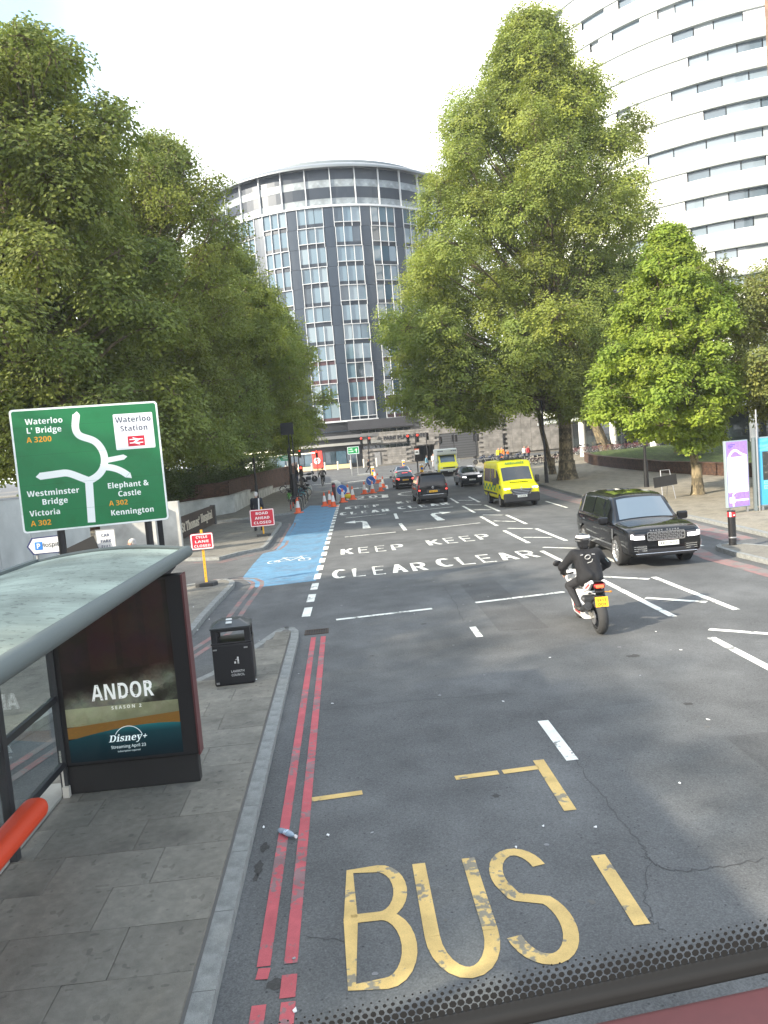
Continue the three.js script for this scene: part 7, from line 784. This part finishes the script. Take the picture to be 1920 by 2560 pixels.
// ---------- sports motorcycle and rider ----------
{ const p = G(1502, 1584), hd = V(0.03, 0, -1), turn = Math.atan2(hd.x, hd.z), o = V(p.x, 0, p.z).addScaledVector(hd.clone().normalize(), 0.70);
  const t = thing('sports_motorcycle', 'white and black sports motorcycle with yellow plate riding ahead of the bus', 'motorcycle', o, turn); const wp = paint([0.72, 0.72, 0.70]), bk = std([0.012, 0.012, 0.013], 0.4), zr = -0.70, zf = 0.69;
  const wh = (z, R, w, n) => { const g = new THREE.Group(); g.name = 'wheel'; t.add(g); g.position.set(0, R, z); const a = []; for (let i = 0; i <= 12; i++) { const u = lerp(-1.25, 1.25, i / 12); a.push([R - w * 0.55 * (1 - Math.cos(u)), Math.sin(u) * w / 2 / Math.sin(1.25)]); } mesh('tyre', lathe([[R - 0.11, -w / 2 + 0.01], ...a, [R - 0.11, w / 2 - 0.01]], 40).rotateZ(Math.PI / 2), std([0.035, 0.035, 0.034], 0.85, 0, { bumpMap: T.grain, bumpScale: 0.003 }), g); const q = [lathe([[R - 0.14, -w / 2 + 0.02], [R - 0.105, -w / 2], [R - 0.105, w / 2], [R - 0.14, w / 2 - 0.02]], 36).rotateZ(Math.PI / 2), Cy(0.05, 0.05, w, 0, 0, 0, 14, 0, 0, Math.PI / 2)]; for (let i = 0; i < n; i++) { const b = i / n * 6.283; q.push(beam([0, 0, 0], [0, Math.sin(b) * (R - 0.12), Math.cos(b) * (R - 0.12)], 0.04, 0.03)); } mesh('rim', J(q), M.darkmetal, g); mesh('brake_disc', J(Cy(0.13, 0.13, 0.008, w / 2 + 0.02, 0, 0, 24, 0, 0, Math.PI / 2)), M.steel, g); };
  wh(zr, 0.315, 0.185, 5); wh(zf, 0.30, 0.12, 5);
  mesh('swingarm', J(beam([0.12, 0.33, zr], [0.1, 0.42, -0.15], 0.04, 0.09), beam([-0.12, 0.33, zr], [-0.1, 0.42, -0.15], 0.04, 0.09), Cy(0.03, 0.03, 0.3, 0, 0.315, zr, 10, 0, 0, Math.PI / 2)), std([0.35, 0.34, 0.30], 0.4, 0.7), t); mesh('chain_guard', J(beam([-0.14, 0.4, -0.62], [-0.12, 0.46, -0.2], 0.02, 0.07)), bk, t);
  mesh('engine', J(Rb(0.34, 0.38, 0.5, 0.08, 0, 0.42, 0.08)), M.darkmetal, t); mesh('lower_fairing', ext([[-0.3, 0.2], [0.35, 0.2], [0.55, 0.5], [0.5, 0.85], [0.1, 0.75], [-0.15, 0.5]], 0.42, 0.06).rotateY(-Math.PI / 2), wp, t); mesh('fairing_trim', ext([[-0.2, 0.26], [0.2, 0.26], [0.34, 0.52], [-0.05, 0.5]], 0.435, 0.02).rotateY(-Math.PI / 2), std([0.4, 0.03, 0.03], 0.4), t);
  mesh('upper_fairing', ext([[0.35, 0.7], [0.62, 0.72], [0.82, 0.84], [0.66, 1.02], [0.42, 1.04]], 0.5, 0.09).rotateY(-Math.PI / 2), wp, t); mesh('screen', ext([[0.44, 1.0], [0.64, 1.02], [0.42, 1.2]], 0.3, 0.04).rotateY(-Math.PI / 2), M.darkglass, t); mesh('tank', Sp(0.26, 0, 0.86, 0.16, 0.78, 0.62, 1.2), wp, t); mesh('seat', J(Rb(0.28, 0.1, 0.5, 0.05, 0, 0.80, -0.2), Rb(0.2, 0.08, 0.3, 0.04, 0, 0.9, -0.5, 0.2, 0, 0)), bk, t);
  const tailO = [[-0.22, 0.70], [-0.5, 0.78], [-0.78, 0.96], [-0.70, 1.0], [-0.4, 0.90], [-0.15, 0.84]]; for (const s of [1, -1]) mesh('tail_fairing', ext(tailO, 0.06, 0.02).rotateY(-Math.PI / 2).translate(s * 0.115, 0, 0), wp, t); mesh('tail_cowl', ext([[-0.35, 0.86], [-0.74, 0.93], [-0.80, 0.985], [-0.42, 0.95]], 0.2, 0.03).rotateY(-Math.PI / 2), bk, t); for (const s of [1, -1]) mesh('red_stripe', J(beam([s * 0.148, 0.80, -0.4], [s * 0.148, 0.92, -0.66], 0.01, 0.03)), std([0.5, 0.03, 0.03], 0.4), t);
  const tl = mesh('tail_lamp', J(Rb(0.21, 0.085, 0.07, 0.035, 0, 0.905, -0.785, 0.3, 0, 0)), tailOff, t); mesh('tail_lamp_light', J(Rb(0.15, 0.06, 0.03, 0.02, 0, 0.903, -0.815, 0.3, 0, 0)), std([0.5, 0.02, 0.01], 0.3, 0, { emissive: lin(1, 0.1, 0.03), emissiveIntensity: 1.4 }), tl);
  mesh('plate_hanger', J(beam([0, 0.84, -0.68], [0, 0.60, -0.86], 0.12, 0.03), Rb(0.16, 0.05, 0.1, 0.02, 0, 0.80, -0.78)), bk, t); plate(t, 'EK13 OOX', 0.235, 0.185, 0, 0.63, -0.885, true, Math.PI, 0.18, true); for (const s of [1, -1]) mesh('indicator', J(bar([0, 0.80, -0.8], [s * 0.17, 0.79, -0.81], 0.01), Sp(0.022, s * 0.19, 0.79, -0.81, 1.5, 0.8, 1)), s > 0 ? bk : amberL, t);
  mesh('exhaust', J(Cy(0.06, 0.075, 0.42, 0.2, 0.46, -0.5, 14, -1.2, 0, 0), Cy(0.04, 0.04, 0.02, 0.2, 0.54, -0.70, 12, -1.2, 0, 0)), M.darkmetal, t); mesh('rear_hugger', new THREE.TorusGeometry(0.335, 0.09, 4, 12, 1.4).rotateZ(0.5).rotateY(-Math.PI / 2).scale(0.9, 1, 1).translate(0, 0.315, zr), bk, t); mesh('fork', J(bar([0.11, 0.3, zf], [0.1, 0.92, 0.44], 0.028), bar([-0.11, 0.3, zf], [-0.1, 0.92, 0.44], 0.028)), std([0.4, 0.32, 0.12], 0.3, 0.8), t); mesh('front_mudguard', new THREE.TorusGeometry(0.325, 0.06, 4, 12, 1.8).rotateZ(0.7).rotateY(-Math.PI / 2).translate(0, 0.30, zf), wp, t);
  mesh('handlebar', J(bar([-0.36, 0.96, 0.32], [-0.1, 0.98, 0.44], 0.016), bar([0.36, 0.96, 0.32], [0.1, 0.98, 0.44], 0.016), bar([-0.38, 0.99, 0.4], [-0.22, 0.98, 0.42], 0.008)), bk, t); for (const s of [1, -1]) { mesh('mirror', J(bar([s * 0.2, 1.02, 0.55], [s * 0.4, 1.16, 0.5], 0.01), Sp(0.07, s * 0.43, 1.17, 0.49, 1.3, 0.9, 0.4)), bk, t); mesh('footrest', J(bar([s * 0.12, 0.40, -0.28], [s * 0.27, 0.40, -0.30], 0.015)), M.steel, t); }
  const J3 = { pel: [0, 0.98, -0.22], che: [0, 1.28, -0.04], nec: [0, 1.46, 0.06], hipL: [-0.1, 0.95, -0.18], hipR: [0.1, 0.95, -0.18], kneL: [-0.3, 0.76, 0.22], kneR: [0.3, 0.76, 0.22], ankL: [-0.24, 0.44, -0.2], ankR: [0.24, 0.44, -0.2], shoL: [-0.22, 1.40, 0.0], shoR: [0.22, 1.40, 0.0], elbL: [-0.42, 1.16, 0.1], elbR: [0.42, 1.16, 0.1], wriL: [-0.36, 1.0, 0.30], wriR: [0.36, 1.0, 0.30] };
  const leather = phy([0.014, 0.014, 0.015], { roughness: 0.6, specularIntensity: 0.6, bumpMap: T.grain, bumpScale: 0.012 });
  const r = person('motorcyclist in black leather jacket and black and white helmet', o, turn, { cell: 0.016, top: leather, legs: M.darkcloth, shoes: std([0.05, 0.042, 0.035], 0.8), hair: null, j: J3, head: [0, 1.62, 0.1] });
  mesh('jacket_bulk', blob([[[-0.08, 0.97, -0.22], 0.15, [-0.1, 1.28, -0.07], 0.145], [[0.08, 0.97, -0.22], 0.15, [0.1, 1.28, -0.07], 0.145], [[-0.17, 1.385, -0.01], 0.095, [0.17, 1.385, -0.01], 0.095], [[-0.12, 0.93, -0.2], 0.13, [0.12, 0.93, -0.2], 0.13], [[-0.23, 1.39, 0], 0.095, [-0.43, 1.15, 0.1], 0.072], [[0.23, 1.39, 0], 0.095, [0.43, 1.15, 0.1], 0.072], [[-0.43, 1.15, 0.1], 0.07, [-0.38, 1.03, 0.25], 0.052], [[0.43, 1.15, 0.1], 0.07, [0.38, 1.03, 0.25], 0.052], [[-0.2, 1.1, -0.15], 0.05, [-0.1, 0.95, -0.33], 0.06], [[0.18, 1.2, -0.12], 0.04, [0.02, 1.02, -0.35], 0.05]], 0.016, 0.07), leather, r);
  const hc = [0, 1.645, 0.1]; mesh('helmet', blob([[[0, hc[1] + 0.01, hc[2] - 0.01], 0.135, [0, hc[1] + 0.01, hc[2] + 0.02], 0.132], [[0, hc[1] - 0.08, hc[2] + 0.05], 0.105, [0, hc[1] - 0.09, hc[2] + 0.07], 0.09], [[0, hc[1] - 0.10, hc[2] - 0.03], 0.105, [0, hc[1] - 0.1, hc[2]], 0.105]], 0.012, 0.03), phy([0.015, 0.015, 0.016], { roughness: 0.2, clearcoat: 1 }), r);
  const band = (y, r0, r1, h) => lathe([[r0, y], [r1, y + h]], 28).translate(0, 0, hc[2]); mesh('helmet_stripe', J(band(hc[1] + 0.055, 0.1405, 0.120, 0.045)), M.whitepaint, r); mesh('helmet_stripe', J(lathe([[0.1475, hc[1] - 0.005], [0.147, hc[1] + 0.012]], 24).translate(0, 0, hc[2] + 0.005)), std([0.3, 0.3, 0.3], 0.3, 0.6), r); mesh('visor', J(new THREE.SphereGeometry(0.146, 18, 8, Math.PI * 0.15, Math.PI * 0.7, 1.2, 0.65).translate(0, hc[1], hc[2] + 0.012)), M.darkglass, r);
  mesh('gloves', J(['L', 'R'].flatMap(q => { const a = J3['wri' + q], s = q === 'L' ? -1 : 1; return [Sp(0.05, a[0], a[1], a[2] + 0.02, 1, 0.9, 1.3), ...[0, 1, 2, 3].map(i => tube([[a[0] - s * (0.045 - i * 0.028), a[1] + 0.02, a[2] + 0.05], [a[0] - s * (0.045 - i * 0.028), a[1] + 0.0, a[2] + 0.09], [a[0] - s * (0.045 - i * 0.028), a[1] - 0.035, a[2] + 0.07]], 0.013, 6, 6)), tube([[a[0] - s * 0.05, a[1] - 0.01, a[2] + 0.01], [a[0] - s * 0.055, a[1] - 0.04, a[2] + 0.04]], 0.014, 4, 6)]; })), leather, r);
  const pr = std([0.5, 0.5, 0.48], 0.5); mesh('jacket_print', J(mv(new THREE.TorusGeometry(0.05, 0.009, 5, 16), 0.02, 1.36, -0.225, -0.5, 0, 0), Bx(0.06, 0.014, 0.01, -0.1, 1.40, -0.185, -0.5, 0, 0.2), Bx(0.05, 0.014, 0.01, 0.12, 1.40, -0.185, -0.5, 0, -0.2), Bx(0.08, 0.012, 0.01, 0.0, 1.26, -0.245, -0.4, 0, -0.3), Bx(0.012, 0.07, 0.01, -0.055, 1.29, -0.24, -0.4, 0, 0.2)), pr, r); mesh('sleeve_print', J(Bx(0.012, 0.1, 0.05, -0.40, 1.24, 0.0, 0, 0.3, -0.65)), std([0.28, 0.36, 0.38], 0.6), r);
}
// ---------- the bus we ride in: windscreen sill and dotted glass border at its lower edge ----------
{ const t = thing('bus_front_ledge', 'maroon dashboard ledge and black dotted border below the bus windscreen', 'bus ledge');
  // lower edge of the windscreen, measured at 0.62 m before the eye
  const z = -0.62, a = At(700, 2692, z), b = At(2100, 2392, z), d = b.clone().sub(a), L = d.length(), ang = Math.atan2(d.y, d.x);
  const inkBlack = std([0.006, 0.006, 0.006], 0.9); t.position.copy(a); t.rotation.z = ang;
  mesh('windscreen_seal', J(Rb(L + 0.5, 0.014, 0.02, 0.005, L / 2, 0.012, 0)), inkBlack, t);
  mesh('ledge', J(Rb(L + 0.5, 0.09, 0.5, 0.01, L / 2, -0.040, 0.265)), std([0.085, 0.024, 0.028], 0.75, 0, { map: T.blotch }), t);
  const rows = [[0.0265, 0.0034], [0.0325, 0.0033], [0.0385, 0.0027], [0.0440, 0.0018], [0.049, 0.0010]], g = [];
  rows.forEach(([y, r], k) => { for (let x = -0.1 + (k % 2) * 0.0036; x < L + 0.1; x += 0.0072) g.push(new THREE.CircleGeometry(r, 7).translate(x, y - 0.004, -0.004)); });
  const m = mesh('dotted_border', J(g), inkBlack, t); m.userData = { kind: 'stuff' };
}
// thin summer haze between the bus and the junction
scene.fog = new THREE.FogExp2(0xe4edf6, 0.00034);
renderer.render(scene, camera);
